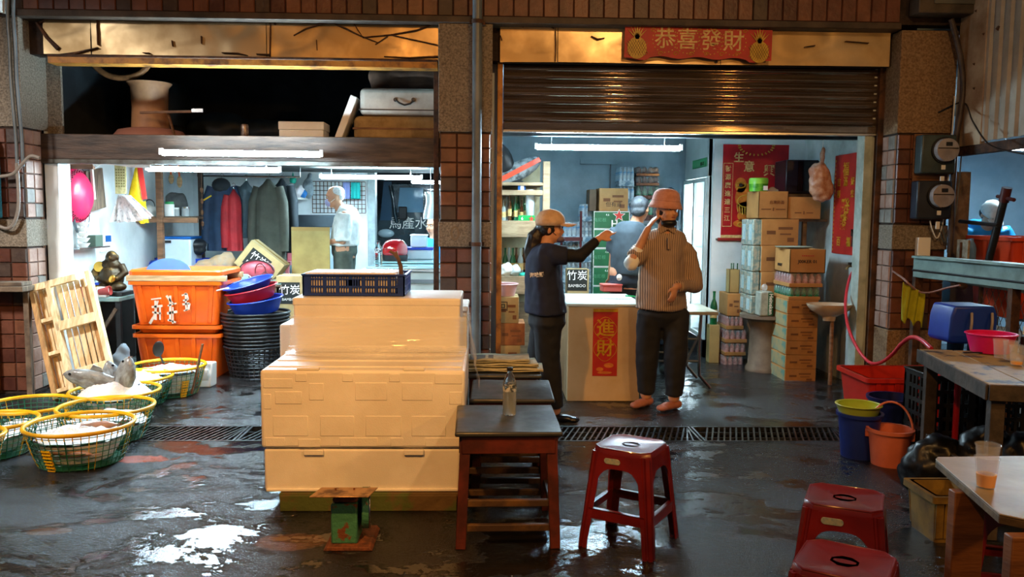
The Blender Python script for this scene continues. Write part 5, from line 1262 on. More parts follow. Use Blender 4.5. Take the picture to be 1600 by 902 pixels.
# ================================================================ new year banner over the shutter
yb=YF+.03
x0,x1=X(970,yb),X(1196,yb);zt1,zt0=Z(1080,43,yb),Z(1080,95,yb);W_,H_=x1-x0,zt1-zt0
m_redb=mat('banner_red','#b5251c','#a01e18',scale=6,rough=.5)
m_gold2=mat('banner_gold','#c8a32e','#a88420',scale=14,rough=.45);m_pine2=mat('banner_gold_dark','#8c6c1c',rough=.5);m_cream=mat('banner_cream','#e0c184','#b79a5e',scale=30,rough=.5)
t=T('paper_banner','red new year banner with four gold characters and pineapples above the shutter','banner',(x0,yb,zt0))
pts=[(0,H_)]+[(W_*i/40,H_*(.10+.035*math.cos(i/40*PI*8)+(.0 if 6<i<34 else-.06)))for i in range(0,41)]+[(W_,H_)]
pts2=list(reversed(pts))
MB().prism(pts2,.003,((0,-.004,0),(1,0,0),(0,0,1))).build('banner_sheet',m_redb,t,rot=(0,R(.6),0))
text('恭',.17,m_cream,t,(W_*.275,-.008,H_*.62),bold=.0012);text('喜',.17,m_cream,t,(W_*.425,-.008,H_*.60),bold=.0012)
text('發',.17,m_cream,t,(W_*.585,-.008,H_*.58),bold=.0012);text('財',.17,m_cream,t,(W_*.74,-.008,H_*.565),bold=.0012)
for s,cx in((0,.085),(1,.915)):
 b=MB();b.prism([(math.cos(a)*.075,math.sin(a)*.085)for a in[2*PI*q/20 for q in range(20)]],.004,((W_*cx,-.010,H_*.36-s*.02),(1,0,0),(0,0,1)));b.build('pineapple',m_gold2,t)
 b=MB()
 for k in range(-3,4):
  b.prism([(-.012,0),(.012,0),(.028*k*.9,.13-abs(k)*.018)],.003,((W_*cx,-.012,H_*.62-s*.02),(1,0,0),(0,0,1)))
 b.build('crown_leaves',m_gold2,t)
 b=MB()
 for k in range(-3,4):
  for sg in(-1,1):
   c_=Vector((W_*cx+k*.02,-.0145,H_*.36-s*.02));L2=math.sqrt(max(.001,.078**2-(k*.02)**2))*.8
   b.beam(c_+Vector((-L2*.6*sg,0,-L2)),c_+Vector((L2*.6*sg,0,L2)),.002,.004)
 b.build('pineapple_pattern',m_pine2,t)['kind']='stuff'
b=MB()
for i in range(15):
 u=.14+i*.052;z=.90 if i%2 else.20
 pp=[Vector((W_*u+.022*math.cos(a)*(1-a/9),-.009,H_*z*(1 if i%2 else 1)+.018*math.sin(a)*(1-a/9)))for a in[q*.55 for q in range(12)]]
 b.tube(pp,.0025,4)
b.build('gold_scrolls',m_gold2,t)['kind']='stuff'
b=MB()
for uc,zc in((.275,.62),(.425,.60),(.585,.58),(.74,.565)):
 for q in range(20):
  a=2*PI*q/20;b.obox((W_*uc+.098*math.cos(a),-.006,H_*zc+.098*math.sin(a)),(.008,.003,.008))
b.build('medallion_dots',m_gold2,t)['kind']='stuff'
# ================================================================ RIGHT SHOP INTERIOR
def label_bits(b,x0,x1,y,z0,z1,n=3):pass
xc0,xc1=2.22,2.9;yc0,yc1=YB3+.06,9.40
yc0=YB3+.07
t=T('drinks_cooler','tall lit glass door drinks cooler with white top panel, behind the hat woman','cooler',((xc0+xc1)/2,yc0,0))
m_cw=mat('cooler_white','#c3d2d2','#aebcbc',scale=2,rough=.35)
MB().box(xc0,xc0+.14,yc0,yc0+.03,0,2.5).build('door_frame',m_cw,t,world=True)
ztp=Z(1110,276,yc0)
MB().box(xc0,xc1-.3,yc0,yc1,ztp,2.50).build('top_panel',m_cw,t,world=True,bevel=.008)
MB().box(xc0,xc1-.3,yc0,yc1,0,.18).build('plinth',m_black,t,world=True)
MB().box(xc1-.36,xc1-.3,yc0+.02,yc1,.18,ztp).build('back_panel',m_wprint,t,world=True)
MB().box(xc0+.02,xc1-.34,yc0,yc0+.02,.18,ztp).build('side_panel',m_cw,t,world=True)
MB().box(xc0+.02,xc1-.34,yc1-.03,yc1,.18,ztp).build('side_panel',m_cw,t,world=True)
MB().box(xc0-.004,xc0,yc0+.05,yc1-.35,Z(1085,262,8.7),Z(1085,248,8.7)).build('green_stripe',m_green,t,world=True)
for i in range(4):MB().box(xc0+.06,xc1-.37,yc0+.03,yc1-.04,.45+i*.33,.46+i*.33).build('wire_shelf',m_chrome,t,world=True)
m_lit=mat('cooler_lamp_glow','#ffffff',emit='#dff4ff',estr=60)
for yy in(yc0+.09,yc1-.08):MB().tube([(xc0+.07,yy,.25),(xc0+.07,yy,ztp-.06)],.013,8).build('lamp_tube',m_lit,t,world=True)
for i in(0,1):
 ya,yb__=yc0+.02+i*(yc1-yc0-.04)/2,yc0+.02+(i+1)*(yc1-yc0-.04)/2
 b=MB();b.box(xc0-.02,xc0+.01,ya,ya+.035,.2,ztp-.01);b.box(xc0-.02,xc0+.01,yb__-.035,yb__,.2,ztp-.01);b.box(xc0-.02,xc0+.01,ya+.035,yb__-.035,.2,.24);b.box(xc0-.02,xc0+.01,ya+.035,yb__-.035,ztp-.05,ztp-.01)
 d=b.build('door',m_cw,t,world=True)
 g=MB();g.box(xc0-.008,xc0-.003,ya+.035,yb__-.035,.24,ztp-.05);g.build('pane',mat('clear_pane','#e8f4f8',rough=.04,alpha=.25,spec=.6),d,world=False).location=-Vector(t.location)
text('HD-1T',.05,m_ink,t,(xc0-.005,yc0+.22,ztp+.14),Euler((PI/2,0,-PI/2)).to_matrix().to_4x4(),world=True)
yp=YB3-.012
x0,x1=X(1127,yp),X(1229,yp);zt1,zt0=Z(1175,226,yp),Z(1175,373,yp);W_,H_=x1-x0,zt1-zt0
t=T('new_year_scroll','red hanging scroll with gold lion head and characters on the white back wall','poster',(x0,yp,zt0))
MB().box(0,W_,-.002,.004,.0,H_).build('scroll_sheet',m_red,t)
MB().box(0,W_,-.004,-.002,.0,.035).build('pale_band',m_cream,t)
MB().tube([(-.03,0,-.01),(W_+.03,0,-.01)],.018,10).build('roller',mat('red_roller','#8e241c',rough=.4),t)
MB().tube([(-.05,0,-.01),(-.028,0,-.01)],.012,8).build('roller_knob',m_chrome,t)
for s_,u,v,sz in(('生',.24,.855,.105),('意',.40,.76,.115),('興',.71,.72,.12)):text(s_,sz,m_cream,t,(W_*u,-.004,H_*v),bold=.002)
for k,s_ in enumerate('財源廣進達三江'):text(s_,.062,m_cream,t,(W_*.085,-.004,H_*(.74-k*.088)),bold=.001)
for k,s_ in enumerate('生意興隆通四海'):text(s_,.062,m_cream,t,(W_*.905,-.004,H_*(.74-k*.088)),bold=.001)
b=MB()
for cx in(.085,.905):
 for(a,c)in(((W_*(cx-.07),H_*.80),(W_*(cx+.07),H_*.80)),((W_*(cx+.07),H_*.80),(W_*(cx+.07),H_*.13)),((W_*(cx+.07),H_*.13),(W_*(cx-.07),H_*.13)),((W_*(cx-.07),H_*.13),(W_*(cx-.07),H_*.80))):
  b.beam((a[0],-.004,a[1]),(c[0],-.004,c[1]),.003,.005)
b.build('column_frame',m_cream,t)
m_lo=mat('print_orange','#d07a2c','#b8641f',scale=20,rough=.5)
def disc(b,cx,cz,rx,rz_,y=-.004,n=18,d=.002):b.prism([(rx*math.cos(a),rz_*math.sin(a))for a in[2*PI*q/n for q in range(n)]],d,((cx,y,cz),(1,0,0),(0,0,1)))
b=MB()
for(u,v,rx,rz_)in((.40,.44,.20,.15),(.28,.57,.09,.08),(.50,.57,.09,.08),(.40,.33,.17,.07),(.42,.16,.24,.05),(.38,.24,.14,.07)):disc(b,W_*u,H_*v,W_*rx,H_*rz_)
b.build('lion_print',m_lo,t)
b=MB()
for(u,v,r)in((.28,.57,.07),(.50,.57,.07),(.40,.40,.16),(.3,.15,.05),(.42,.14,.06),(.54,.15,.05)):b.tube([Vector((W_*u+W_*r*math.cos(a),-.008,H_*v+W_*r*.6*math.sin(a)))for a in[2*PI*q/18 for q in range(18)]],.005,5,closed=True)
for k in range(9):b.tube([Vector((W_*(.23+k*.042),-.008,H_*(.36-.03*math.sin(k/8*PI)))),Vector((W_*(.25+k*.037),-.008,H_*(.28-.03*math.sin(k/8*PI))))],.004,4)
for k in range(14):a=PI+PI*k/13;b.tube([Vector((W_*.5+W_*.28*math.cos(a),-.006,H_*.99+H_*.11*math.sin(a))),Vector((W_*.5+W_*.24*math.cos(a),-.006,H_*.99+H_*.09*math.sin(a)))],.007,5)
b.build('gold_outlines',m_gold2,t)['kind']='stuff'
b=MB();disc(b,W_*.28,H_*.57,W_*.03,H_*.018,-.011);disc(b,W_*.50,H_*.57,W_*.03,H_*.018,-.011);b.build('lion_eyes',m_ink,t)
def onR(px,py,off=.01):return PX(px,py,XR-off)
a_,c_=onR(1303,300),onR(1340,300)
ya,yb_=a_.y,c_.y;z1=onR(1322,241).z;z0=onR(1322,398).z
t=T('calligraphy_banner','tall red banner with gold calligraphy on the right wall of the shop','banner',(XR-.006,ya,z0))
L_=ya-yb_;H_=z1-z0
MB().box(-.003,.003,-L_,0,0,H_).build('banner_sheet',m_redb,t)
RW=Euler((PI/2,0,-PI/2)).to_matrix().to_4x4()
for s_,u,v,sz in(('福',.5,.84,.13),('滿',.5,.72,.09),('吉',.22,.72,.075),('好',.80,.72,.075),('利',.22,.60,.07),('來',.80,.60,.07),('發',.52,.44,.20),('發',.46,.31,.15),('百',.30,.12,.09),('福',.72,.12,.09)):
 text(s_,sz,m_gold,t,(-.006,-L_*u,H_*v),RW,bold=.002)
b=MB()
for k in range(22):
 v=.04+k*.043
 for u in(.05,.95):b.obox((-.005,-L_*u,H_*v),(.002,.012,.02))
b.build('gold_border',m_gold,t)['kind']='stuff'
t=T('water_tap','brass tap on the right wall with the red hose on it','tap',onR(1338,416,.0));b=MB();b.tube([(0,0,0),(-.07,0,0),(-.09,0,-.03)],.012,8);b.build('tap_body',mat('brass','#8d8468',rough=.3,metal=.9),t,smooth=60);MB().lathe([(.001,0),(.022,0),(.022,.02),(.001,.02)],10,c=(-.05,0,.012)).build('tap_handle',m_black,t)
t=T('socket_box','dark bracket on the right wall beside the tall red banner','bracket',onR(1341,375,.0));MB().box(-.04,0,-.05,.05,-.06,.03).build('bracket_body',m_rust,t,bevel=.006);MB().prism([(0,0),(.08,0),(.08,.06)],.03,((-.05,-.04,.03),(0,1,0),(0,0,1))).build('bracket_wedge',m_black,t)
m_b=mat('box_print_brown','#6e4526',rough=.7);m_bt=mat('box_side_tea','#a8966c','#628a7c',scale=9,rough=.6,thr=(.45,.6))
m_bx1=mat('drink_carton','#b9854b','#a1703c',scale=3,rough=.75);m_bx2=mat('drink_carton_pale','#b79b62','#a38752',scale=3,rough=.75)
m_pack=mat('wrapped_bottles','#a9a998','#76908c',scale=26,rough=.15,thr=(.45,.55));m_packp=mat('wrapped_pink_bottles','#b88178','#8a4a44',scale=24,rough=.2,thr=(.45,.55));m_packg=mat('wrapped_green_bottles','#1d6a48','#0f4630',scale=20,rough=.15,thr=(.45,.55))
def drink_box(label,px0,px1,pyb,pyt,Y,d,m,side=None,lines=True,group=None,letters=(),rz=0,bump=False):
 x0,x1=X(px0,Y),X(px1,Y);z0,z1=Z((px0+px1)/2,pyb,Y),Z((px0+px1)/2,pyt,Y)
 w=x1-x0;h=z1-z0-.002
 t=T('cardboard_box',label,'box',((x0+x1)/2,Y+d/2,z0),rz,group)
 MB().box(-w/2,w/2,-d/2,d/2,0,h).build('carton',m,t,bevel=.004)
 MB().box(-w/2+.01,w/2-.01,-.012,.012,h-.001,h+.001).build('lid_seam',m_b,t)
 if side:MB().box(-w/2-.002,-w/2,-d/2+.01,d/2-.01,.01,h-.01).build('printed_side',side,t)
 if lines:
  b=MB();b.box(-w*.36,-w*.12,-d/2-.001,-d/2,h*.42,h*.56);b.box(-w*.05,w*.34,-d/2-.001,-d/2,h*.60,h*.70);b.box(0,w*.30,-d/2-.001,-d/2,h*.40,h*.46);b.box(w*.2,w*.38,-d/2-.001,-d/2,h*.14,h*.30)
  b.build('print_marks',m_b,t)['kind']='stuff'
 for(s_,sz,u,v,mm)in letters:text(s_,sz,mm,t,(u*w,-d/2-.002,v*h))
 return t
yB=7.2
bys=[(598,556),(556,514),(514,474),(474,464),]
names=['at the bottom of','second from the floor in','third from the floor in','fourth from the floor in','fifth from the floor in','sixth from the floor in']
rows=[(598,577),(577,555),(555,533),(533,512),(512,491),(491,469)]
for i,(a,c)in enumerate(rows):
 drink_box('kraft drinks box %s the stack beside the wall sink'%names[i],1236,1285,a,c,yB,.42,m_bx1,m_bt,group='kraft drinks boxes stacked by the sink')
def bottle_pack(label,px0,px1,pyb,pyt,Y,d,m,tray=m_bx1,nx=5,ny=2,name='bottle_pack',group=None,cap=None):
 x0,x1=X(px0,Y),X(px1,Y);z0,z1=Z((px0+px1)/2,pyb,Y),Z((px0+px1)/2,pyt,Y);w=x1-x0;h=z1-z0-.003
 t=T(name,label,'pack',((x0+x1)/2,Y+d/2,z0),0,group)
 MB().box(-w/2,w/2,-d/2,d/2,0,h*.28).build('tray',tray,t,bevel=.003)
 r=w/nx/2
 ny=max(2,int(d/(2*r)))
 b0=None
 for i in range(nx):
  for j in range(ny):
   if 0<i<nx-1 and j>0:continue
   loc=(-w/2+r+i*2*r,-d/2+r+j*(d-2*r)/(ny-1),h*.02)
   if b0 is None:
    b0=MB().lathe([(.001,0),(r*.93,0),(r*.96,h*.55),(r*.8,h*.75),(r*.45,h*.88),(r*.45,h*.96),(.001,h*.96)],12).build('bottle',m,t,smooth=50,loc=loc)
   else:
    o=b0.copy();C.objects.link(o);o.location=loc
 MB().box(-w/2,w/2,-d/2,d/2,h*.30,h).build('shrink_wrap',mat('shrink_wrap','#d8e4e2',rough=.12,alpha=.16,spec=1.0),t,bevel=.02)
 return t
bottle_pack('wrapped pack of green bottles near the top of the sink-side stack',1237,1287,469,449,yB,.40,m_packg,nx=5)
bottle_pack('wrapped pack of pink drinks just under the open box of the sink-side stack',1237,1290,449,427,yB,.40,m_packp,nx=5)
t=carton('open-topped kraft box with red print on top of the sink-side stack',((X(1237,yB)+X(1293,yB))/2,yB+.19,Z(1265,427,yB)),X(1293,yB)-X(1237,yB),.38,Z(1265,390,yB)-Z(1265,427,yB),m_bx1,flaps=True)
text('PARITY',.035,m_ink,t,(-(X(1293,yB)-X(1237,yB))/2-.002,.05,.06),RW,bold=.0008);text('J00KER 01',.04,m_ink,t,(0,-.192,.10),bold=.0006);text('•••••••',.045,m_redp,t,(0,-.192,.15))
t=T('paper_plate','pale flat tray lying on the open box of the sink-side stack','tray',(X(1255,yB),yB+.2,Z(1265,390,yB)+.002));MB().lathe([(.001,0),(.12,0),(.15,.015),(.145,.018),(.11,.005),(.001,.005)],24,sx=1.1).build('tray_dish',mat('celadon','#a9b8a6',rough=.4),t,smooth=45)
yA=7.65
t=T('concrete_pedestal','tapering brown stone pedestal carrying the tall box stack','pedestal',(X(1205,yA),yA+.06,0))
zpd=Z(1205,492,yA)
MB().lathe([(.001,0),(.17,0),(.17,.03),(.15,.06),(.135,zpd-.14),(.16,zpd-.06),(.235,zpd-.03),(.235,zpd),(.001,zpd)],26).build('pedestal_body',mat('brown_stone','#7a6856','#5a4a3c',scale=5,rough=.6,bump=.2),t,smooth=40)
za=zpd
rowsA=[(492,462),(462,425),(425,384),(384,342)]
for i,(a,c)in enumerate(rowsA):
 drink_box('kraft drinks box, %s row of the tall stack on the pedestal'%('lowest','second','third','fourth')[i],1194-i*1.0,1249,a,c,yA,.40,m_bx1,m_pack,group='kraft drinks boxes of the tall stack')
 if i<4:
  for sd in(0,1):
   t=T('drink_carton_pack','pale drinks pack left in the tall stack, %s one of row %s up'%('near' if sd==0 else 'far',('one','two','three','four')[i]),'pack',(X(1178,yA)+.005,yA+.02+sd*.19,Z(1205,a,yA)),group='wrapped drinks packs in the tall stack')
   h_=Z(1205,c,yA)-Z(1205,a,yA)-.004;MB().box(0,.075,0,.17,0,h_).build('pack_body',m_pack,t,bevel=.01);MB().box(-.001,0,.04,.13,h_*.2,h_*.8).build('blue_print',mat('pale_blue_print','#7fb6c4','#c9d8d2',scale=40,rough=.3),t)
zA2=Z(1205,342,yA)
t=carton('open kraft box with notched front at the top of the tall stack',(X(1208,yA),yA+.18,zA2),X(1231,yA)-X(1185,yA),.36,Z(1202,299,yA)-zA2,m_bx1,flaps=True)
text('▬▬▬ ▮ ▬▬▬',.03,m_b,t,(0,-.182,.09));text('台灣菸酒',.035,m_b,t,(0.03,-.182,.15))
t=carton('open kraft box with deep cut front, right of the topmost box of the tall stack',(X(1258,yA),yA+.18,zA2+.0),X(1284,yA)-X(1233,yA),.36,Z(1258,308,yA)-zA2,m_bx1,flaps=True,rz=R(-4))
text('▬▬ ▮ ▬▬',.03,m_b,t,(0,-.182,.06))
t=T('plank_shelf','wooden board bridging the tall stack and the right wall','board',(X(1240,yA),yA+.05,zA2-.022));MB().box(X(1250,yA)+.004,XR-.01,yA+.05,yA+.35,zA2-.024,zA2-.002).build('board',m_wood_old,t,world=True)
MB().box(X(1262,yA),X(1268,yA),yA+.1,yA+.14,0,zA2-.024).build('leg',m_wood_old,t,world=True)
t=T('tin_can','bright green tin lying on the topmost kraft box','tin',(X(1190,yA),yA+.12,Z(1187,299,yA)+.001))
MB().lathe([(.001,0),(.085,0),(.085,.07),(.001,.07)],24).build('tin_body',mat('green_tin','#5cae2c','#2f7d1e',scale=18,rough=.25),t,smooth=45)
MB().lathe([(.001,.07),(.088,.07),(.088,.115),(.08,.125),(.001,.125)],24).build('tin_lid',mat('green_lid','#7cc442',rough=.25),t,smooth=45)
MB().box(.02,.06,-.088,-.082,.01,.05).build('white_patch',m_wprint,t)
t=T('television_set','dark boxed television on the board between the tall stack and the right wall','television',(X(1250,8.0),8.05,Z(1250,305,8.0)))
MB().box(X(1222,8.05),X(1288,8.05),7.98,8.30,Z(1250,303,8.0),Z(1250,250,8.0)).build('tv_case',mat('dark_plum_plastic','#231b26','#171219',scale=3,rough=.3),t,world=True,bevel=.01)
MB().box(X(1240,8.05),X(1284,8.05),7.965,7.98,Z(1250,299,8.0),Z(1250,252,8.0)).build('screen',mat('black_screen','#0d0a10',rough=.08),t,world=True)
MB().box(X(1226,8.05),X(1285,8.05),8.0,8.25,zA2+.02,Z(1250,303,8.0)).build('tv_stand',m_wood_old,t,world=True)
t=T('plastic_bag','translucent bag of orange things hanging beside the tall red banner','bag',P(1284,232,7.5));z_=t.location.z
b=MB();b.ell((0,0,-.32),(.115,.08,.15),rot=(0,0,.3));b.ell((-.02,0,-.22),(.09,.07,.10));b.ell((.06,0,-.38),(.07,.06,.09));b.ell((0.01,0,-.08),(.025,.02,.10));b.ell((.02,0,-.43),(.09,.06,.05))
organic('bag_film',b,mat('peach_bag','#c9a690','#a8755a',scale=16,rough=.25),t,voxel=.012,disp=lambda c:.016*noise.noise(c*20))
MB().tube([(0.01,0,-.02),(0.01,0,2.72-z_)],.004,5).build('string',m_wprint,t)
t=T('plastic_bag','small clear bag tucked beside the green tin','bag',(X(1215,yA),yA+.15,Z(1215,300,yA)-.03));b=MB();b.ell((0,0,.03),(.06,.05,.05));organic('bag_film',b,m_bag,t,voxel=.01,disp=lambda c:.01*noise.noise(c*30))
t=T('beer_pack','white wrapped pack with green sideways lettering on the pedestal edge','pack',(X(1202,7.5),7.56,zpd+.002));w=X(1213,7.45)-X(1192,7.45)
MB().box(-w/2,w/2,-.07,.07,0,.23).build('pack_body',mat('pale_pack','#a9ada0','#8d9286',scale=14,rough=.3),t,bevel=.015);MB().box(w*.12,w/2+.001,-.073,-.07,.01,.22).build('green_side',mat('label_green','#1c5a34',rough=.35),t);text('Heineken',.05,m_wprint,t,(w*.32,-.076,.115),Euler((PI/2,PI/2,0)).to_matrix().to_4x4(),bold=.001)
b=MB();b.ell((0,0,.26),(.03,.025,.035));b.build('film_knot',m_bag,t,smooth=70)
yC=8.0
carton('thin yellow carton standing on edge by the cooler, green bottles in it',(X(1122,8.1),8.15,0),.10,.12,Z(1122,508,8.1),m_bx2)
rowsC=[(580,556,1137,1170,m_packp,'pink drinks pack on the floor, foot of the low pack pile'),(556,536,1139,1173,m_packp,'second pack of the low pile, brown cans'),(536,515,1139,1174,m_packp,'third pack of the low pile with shiny film'),(515,494,1140,1168,m_packp,'pale pink pack of the low pile')]
for i,(a,c,x0_,x1_,m,lb)in enumerate(rowsC):bottle_pack(lb,x0_,x1_,a,c,yC,.32,m,nx=4,tray=m_bx1)
drink_box('brown printed box above the low pile of packs',1141,1163,494,459,yC,.3,m_bx1,group=None)
carton('tall narrow carton holding green bottles atop the low pile',(X(1154,yC),yC+.12,Z(1154,459,yC)),.10,.12,Z(1154,422,yC)-Z(1154,459,yC),m_bx2,flaps=True)
def beer(label,x,y,z,h=.24,r=.03,m=None,group=None):
 t=T('glass_bottle',label,'bottle',(x,y,z),group=group)
 MB().lathe([(.001,0),(r,0),(r,h*.55),(r*.8,h*.65),(r*.38,h*.76),(r*.36,h*.95),(r*.42,h*.95),(r*.42,h),(.001,h)],14).build('bottle_body',m or m_gb,t,smooth=50)
 MB().lathe([(r*1.01,h*.2),(r*1.01,h*.45)],14,caps=False).build('label_band',m_cream,t,smooth=50)
 return t
m_gb=mat('green_bottle_glass','#0f6b38',rough=.08,trans=.35,coat=.6)
for i in range(3):beer('green bottle sticking out of the tall narrow carton, %s one'%('left','middle','right')[i],X(1154,yC)-.03+i*.03,yC+.08+.03*(i%2),Z(1154,459,yC)+.008,.285,.014)
beer('green bottle standing in the carton by the cooler',X(1122,8.1),8.15,Z(1122,508,8.1)+.001,.33,.035)
m_hg=mat('beer_box_green','#1d6a40','#185a36',scale=3,rough=.5);m_star=mat('star_red','#c8382c',rough=.5)
yH=8.55
zH=[(330,358),(358,388),(388,417),(417,447),(447,477),(477,507),(507,537),(537,567)]
for i,(a,c)in enumerate(zH):
 x0,x1=X(928,yH),X(984,yH);z0,z1=Z(955,c,yH),Z(955,a,yH)
 if i==len(zH)-1:z0=0
 w=x1-x0;h=z1-z0-.003
 t=T('beer_box','green beer box, %s in the stack behind the cap woman'%('topmost with red star' if i==0 else('second','third','fourth','fifth','sixth','seventh')[i-1]+' from the top' if i<7 else 'at the bottom'),'box',((x0+x1)/2,yH+.15,z0),group='green beer boxes in a stack')
 MB().box(-w/2,w/2,-.15,.15,0,h).build('carton',m_hg,t,bevel=.004)
 b=MB()
 for(p,q,r_,s_)in((-w/2,w/2,h-.007,h-.001),(-w/2,w/2,.001,.007),(-w/2,-w/2+.006,0,h),(w/2-.006,w/2,0,h)):b.box(p,q,-.152,-.15,r_,s_)
 b.build('pale_edge',m_wprint,t)
 if i<5:
  text('Heineken',.105,m_wprint,t,(w*-.06,-.153,h*.27),bold=.002,align='LEFT')if False else text('Hei' if i==0 else 'He',.10,m_wprint,t,(-w*.02,-.153,h*.28),bold=.0022,align='LEFT',name='lettering')
  text('海尼根',.045,mat('pale_green_print','#4f8f66',rough=.6),t,(-w*.33,-.153,h*.5),Euler((PI/2,0,0)).to_matrix().to_4x4(),space=.8)
  text('4.6',.03,m_wprint,t,(-w*.12,-.153,h*.80))
 if i==0:
  st=[(math.cos(PI/2+k*PI/5)*(.058 if k%2==0 else.024),math.sin(PI/2+k*PI/5)*(.058 if k%2==0 else.024))for k in range(10)]
  MB().prism([(a_[0]*1.2,a_[1]*1.2)for a_ in st],.001,((w*.20,-.1525,h*.76),(1,0,0),(0,0,1))).build('star_edge',m_wprint,t)
  MB().prism(st,.001,((w*.20,-.154,h*.76),(1,0,0),(0,0,1))).build('red_star',m_star,t)
drink_box('kraft box with hand-brushed characters on top of the green beer boxes',936,981,330,294,yH,.3,m_card,None,letters=(('但有道',.055,.0,.28,m_ink),))
carton('grey-brown carton left of the kraft box, over the beer boxes',(X(931,yH)-.03,yH+.16,Z(955,330,yH)),.07,.28,.22,mat('shaded_card','#6d5c4a','#5b4c3c',scale=4,rough=.8))
m_wat=mat('wrapped_water','#a9bdc6','#5f7f92',scale=22,rough=.12,thr=(.42,.58));m_watb=mat('wrapped_water_blue','#9fb8c6','#2f86b8',scale=16,rough=.12,thr=(.5,.6));m_brn=mat('wrapped_dark_drinks','#3d2c2c','#5c4a48',scale=30,rough=.15)
yW=8.7;ro=[(570,538),(538,506),(506,474),(474,442),(442,410),(410,378),(378,346),(346,318)]
for col,(a,c,top)in enumerate(((880,908,7),(908,927,8))):
 for i,(p,q)in enumerate(ro[:top]):
  bottle_pack('wrapped water pack, %s of the %s column behind the cap woman'%(('lowest','second','third','fourth','fifth','sixth','seventh','eighth')[i],'left' if col==0 else 'right'),a,c,p,q,yW,.3,m_wat if i<top-1 else m_watb,nx=4 if col==0 else 3,tray=m_wat,group='wrapped water packs behind the cap woman')
t=T('hand_cart','dark red steel cart upright between the water pack columns','cart',(X(908,8.6),8.6,0));MB().tube([(0,0,.0),(0,0,Z(908,330,8.6))],.012,8).build('upright',mat('dark_red_steel','#4a161a',rough=.4),t);MB().tube([(-.2,0,0),(-.2,0,1.2)],.012,8).build('upright',MATS['dark_red_steel'],t);MB().box(-.22,.02,-.01,.01,1.18,1.22).build('cross_bar',MATS['dark_red_steel'],t)
yU=9.2
t=T('steel_rack','grey steel rack behind the man carrying small drink packs','rack',(X(995,yU),yU,0));zr=Z(995,345,yU)
MB().box(X(962,yU),X(1062,yU),yU,yU+.35,zr-.03,zr).build('rack_shelf',m_pipe,t,world=True)
for px in(964,1058):
 for yy in(yU+.01,yU+.31):MB().box(X(px,yU),X(px,yU)+.03,yy,yy+.03,0,zr-.03).build('leg',m_pipe,t,world=True)
for i in range(3):MB().box(X(966,yU),X(1058,yU),yU,yU+.3,.3+i*.35,.32+i*.35).build('rack_shelf',m_pipe,t,world=True)
for(a,c,p,q,m,lb)in((966,991,345,318,m_watb,'lowest blue-capped water pack on the rack'),(966,991,318,291,m_watb,'middle blue-capped water pack on the rack'),(966,990,291,260,m_watb,'top blue-capped water pack on the rack'),(993,1030,345,311,m_packg,'lower green drinks pack on the rack'),(993,1030,311,290,m_packg,'upper green drinks pack on the rack'),(993,1029,290,275,m_brn,'lower dark drinks pack on the rack'),(993,1029,275,260,m_brn,'top dark drinks pack on the rack')):
 bottle_pack(lb,a,c,p,q,yU,.3,m,nx=4,tray=m_wat if m is m_watb else m_brn)
t=T('black_sack','black bag on the rack left of the cooler','bag',(X(1048,yU),yU+.15,zr+.001));b=MB();b.ell((0,0,.16),(.13,.12,.17));b.ell((.02,0,.30),(.07,.06,.08));organic('bag_body',b,m_black,t,voxel=.015,disp=lambda c:.015*noise.noise(c*15))
t=T('conduit','thin conduit and junction on the blue wall above the rack','conduit',(X(962,YB2),YB2-.04,1.6));MB().box(X(905,YB2),X(962,YB2),YB2-.035,YB2-.004,Z(940,257,YB2),Z(940,250,YB2)).build('trunking',m_blue,t,world=True);MB().box(X(951,YB2),X(953,YB2),YB2-.024,YB2-.004,.5,Z(940,250,YB2)).build('conduit_run',m_pipe,t,world=True)
yS=7.6
t=T('wooden_shelving','rough timber shelving with bottles at the left of the right shop','shelf',(X(820,yS),yS,0))
MB().box(X(848,yS),X(859,yS),yS,yS+.06,0,Z(853,252,yS)).build('post',mat('raw_timber','#a08a6c','#7c684e',scale=5,rough=.75,stretch=(1,1,5)),t,world=True,bevel=.004)
MB().box(XD1+.01,X(848,yS),yS+.4,yS+.46,0,.6).build('rear_post',MATS['raw_timber'],t,world=True)
for(a,c,nm,dd)in((285,290,'shelf_board',.45),(297,305,'shelf_board',.4),(345,371,'shelf_rail',.04),(432,460,'shelf_rail',.04)):
 MB().box(XD1+.01,X(848,yS),yS,yS+dd,Z(815,c,yS),Z(815,a,yS)).build(nm,MATS['raw_timber'],t,world=True,bevel=.004)
zsA=Z(815,347,yS);zsB=Z(815,434,yS)
MB().box(XD1+.01,X(848,yS),yS+.04,yS+.45,zsA-.02,zsA).build('shelf_board',MATS['raw_timber'],t,world=True)
MB().box(XD1+.01,X(848,yS),yS+.04,yS+.45,zsB-.02,zsB).build('shelf_board',MATS['raw_timber'],t,world=True)
MB().box(XD1+.01,X(848,yS),yS+.46,yS+.48,.3,Z(815,250,yS)).build('back_board',mat('yellowed_board','#b5ac8c','#94896a',scale=4,rough=.8),t,world=True)
ci=[(791,m_gb),(800,m_gb),(797,m_black),(787,m_pipe)]
def cl():return random.choice((m_gb,m_gb,mat('brown_bottle_glass','#4a2a12',rough=.1),mat('clear_bottle_glass','#b9c8c4',rough=.08,alpha=.6)))
wds=('leftmost','second','third','fourth','fifth','sixth','seventh','eighth')
for i in range(8):beer('bottle on the upper shelf of the timber shelving, %s from the left'%wds[i]if i else 'bottle on the upper shelf of the timber shelving, leftmost',X(787+i*4.6,yS+.2),yS+.14+.10*(i%2),zsA+.001,.20+.03*(i%3),.018,cl(),'bottles on the upper timber shelf')
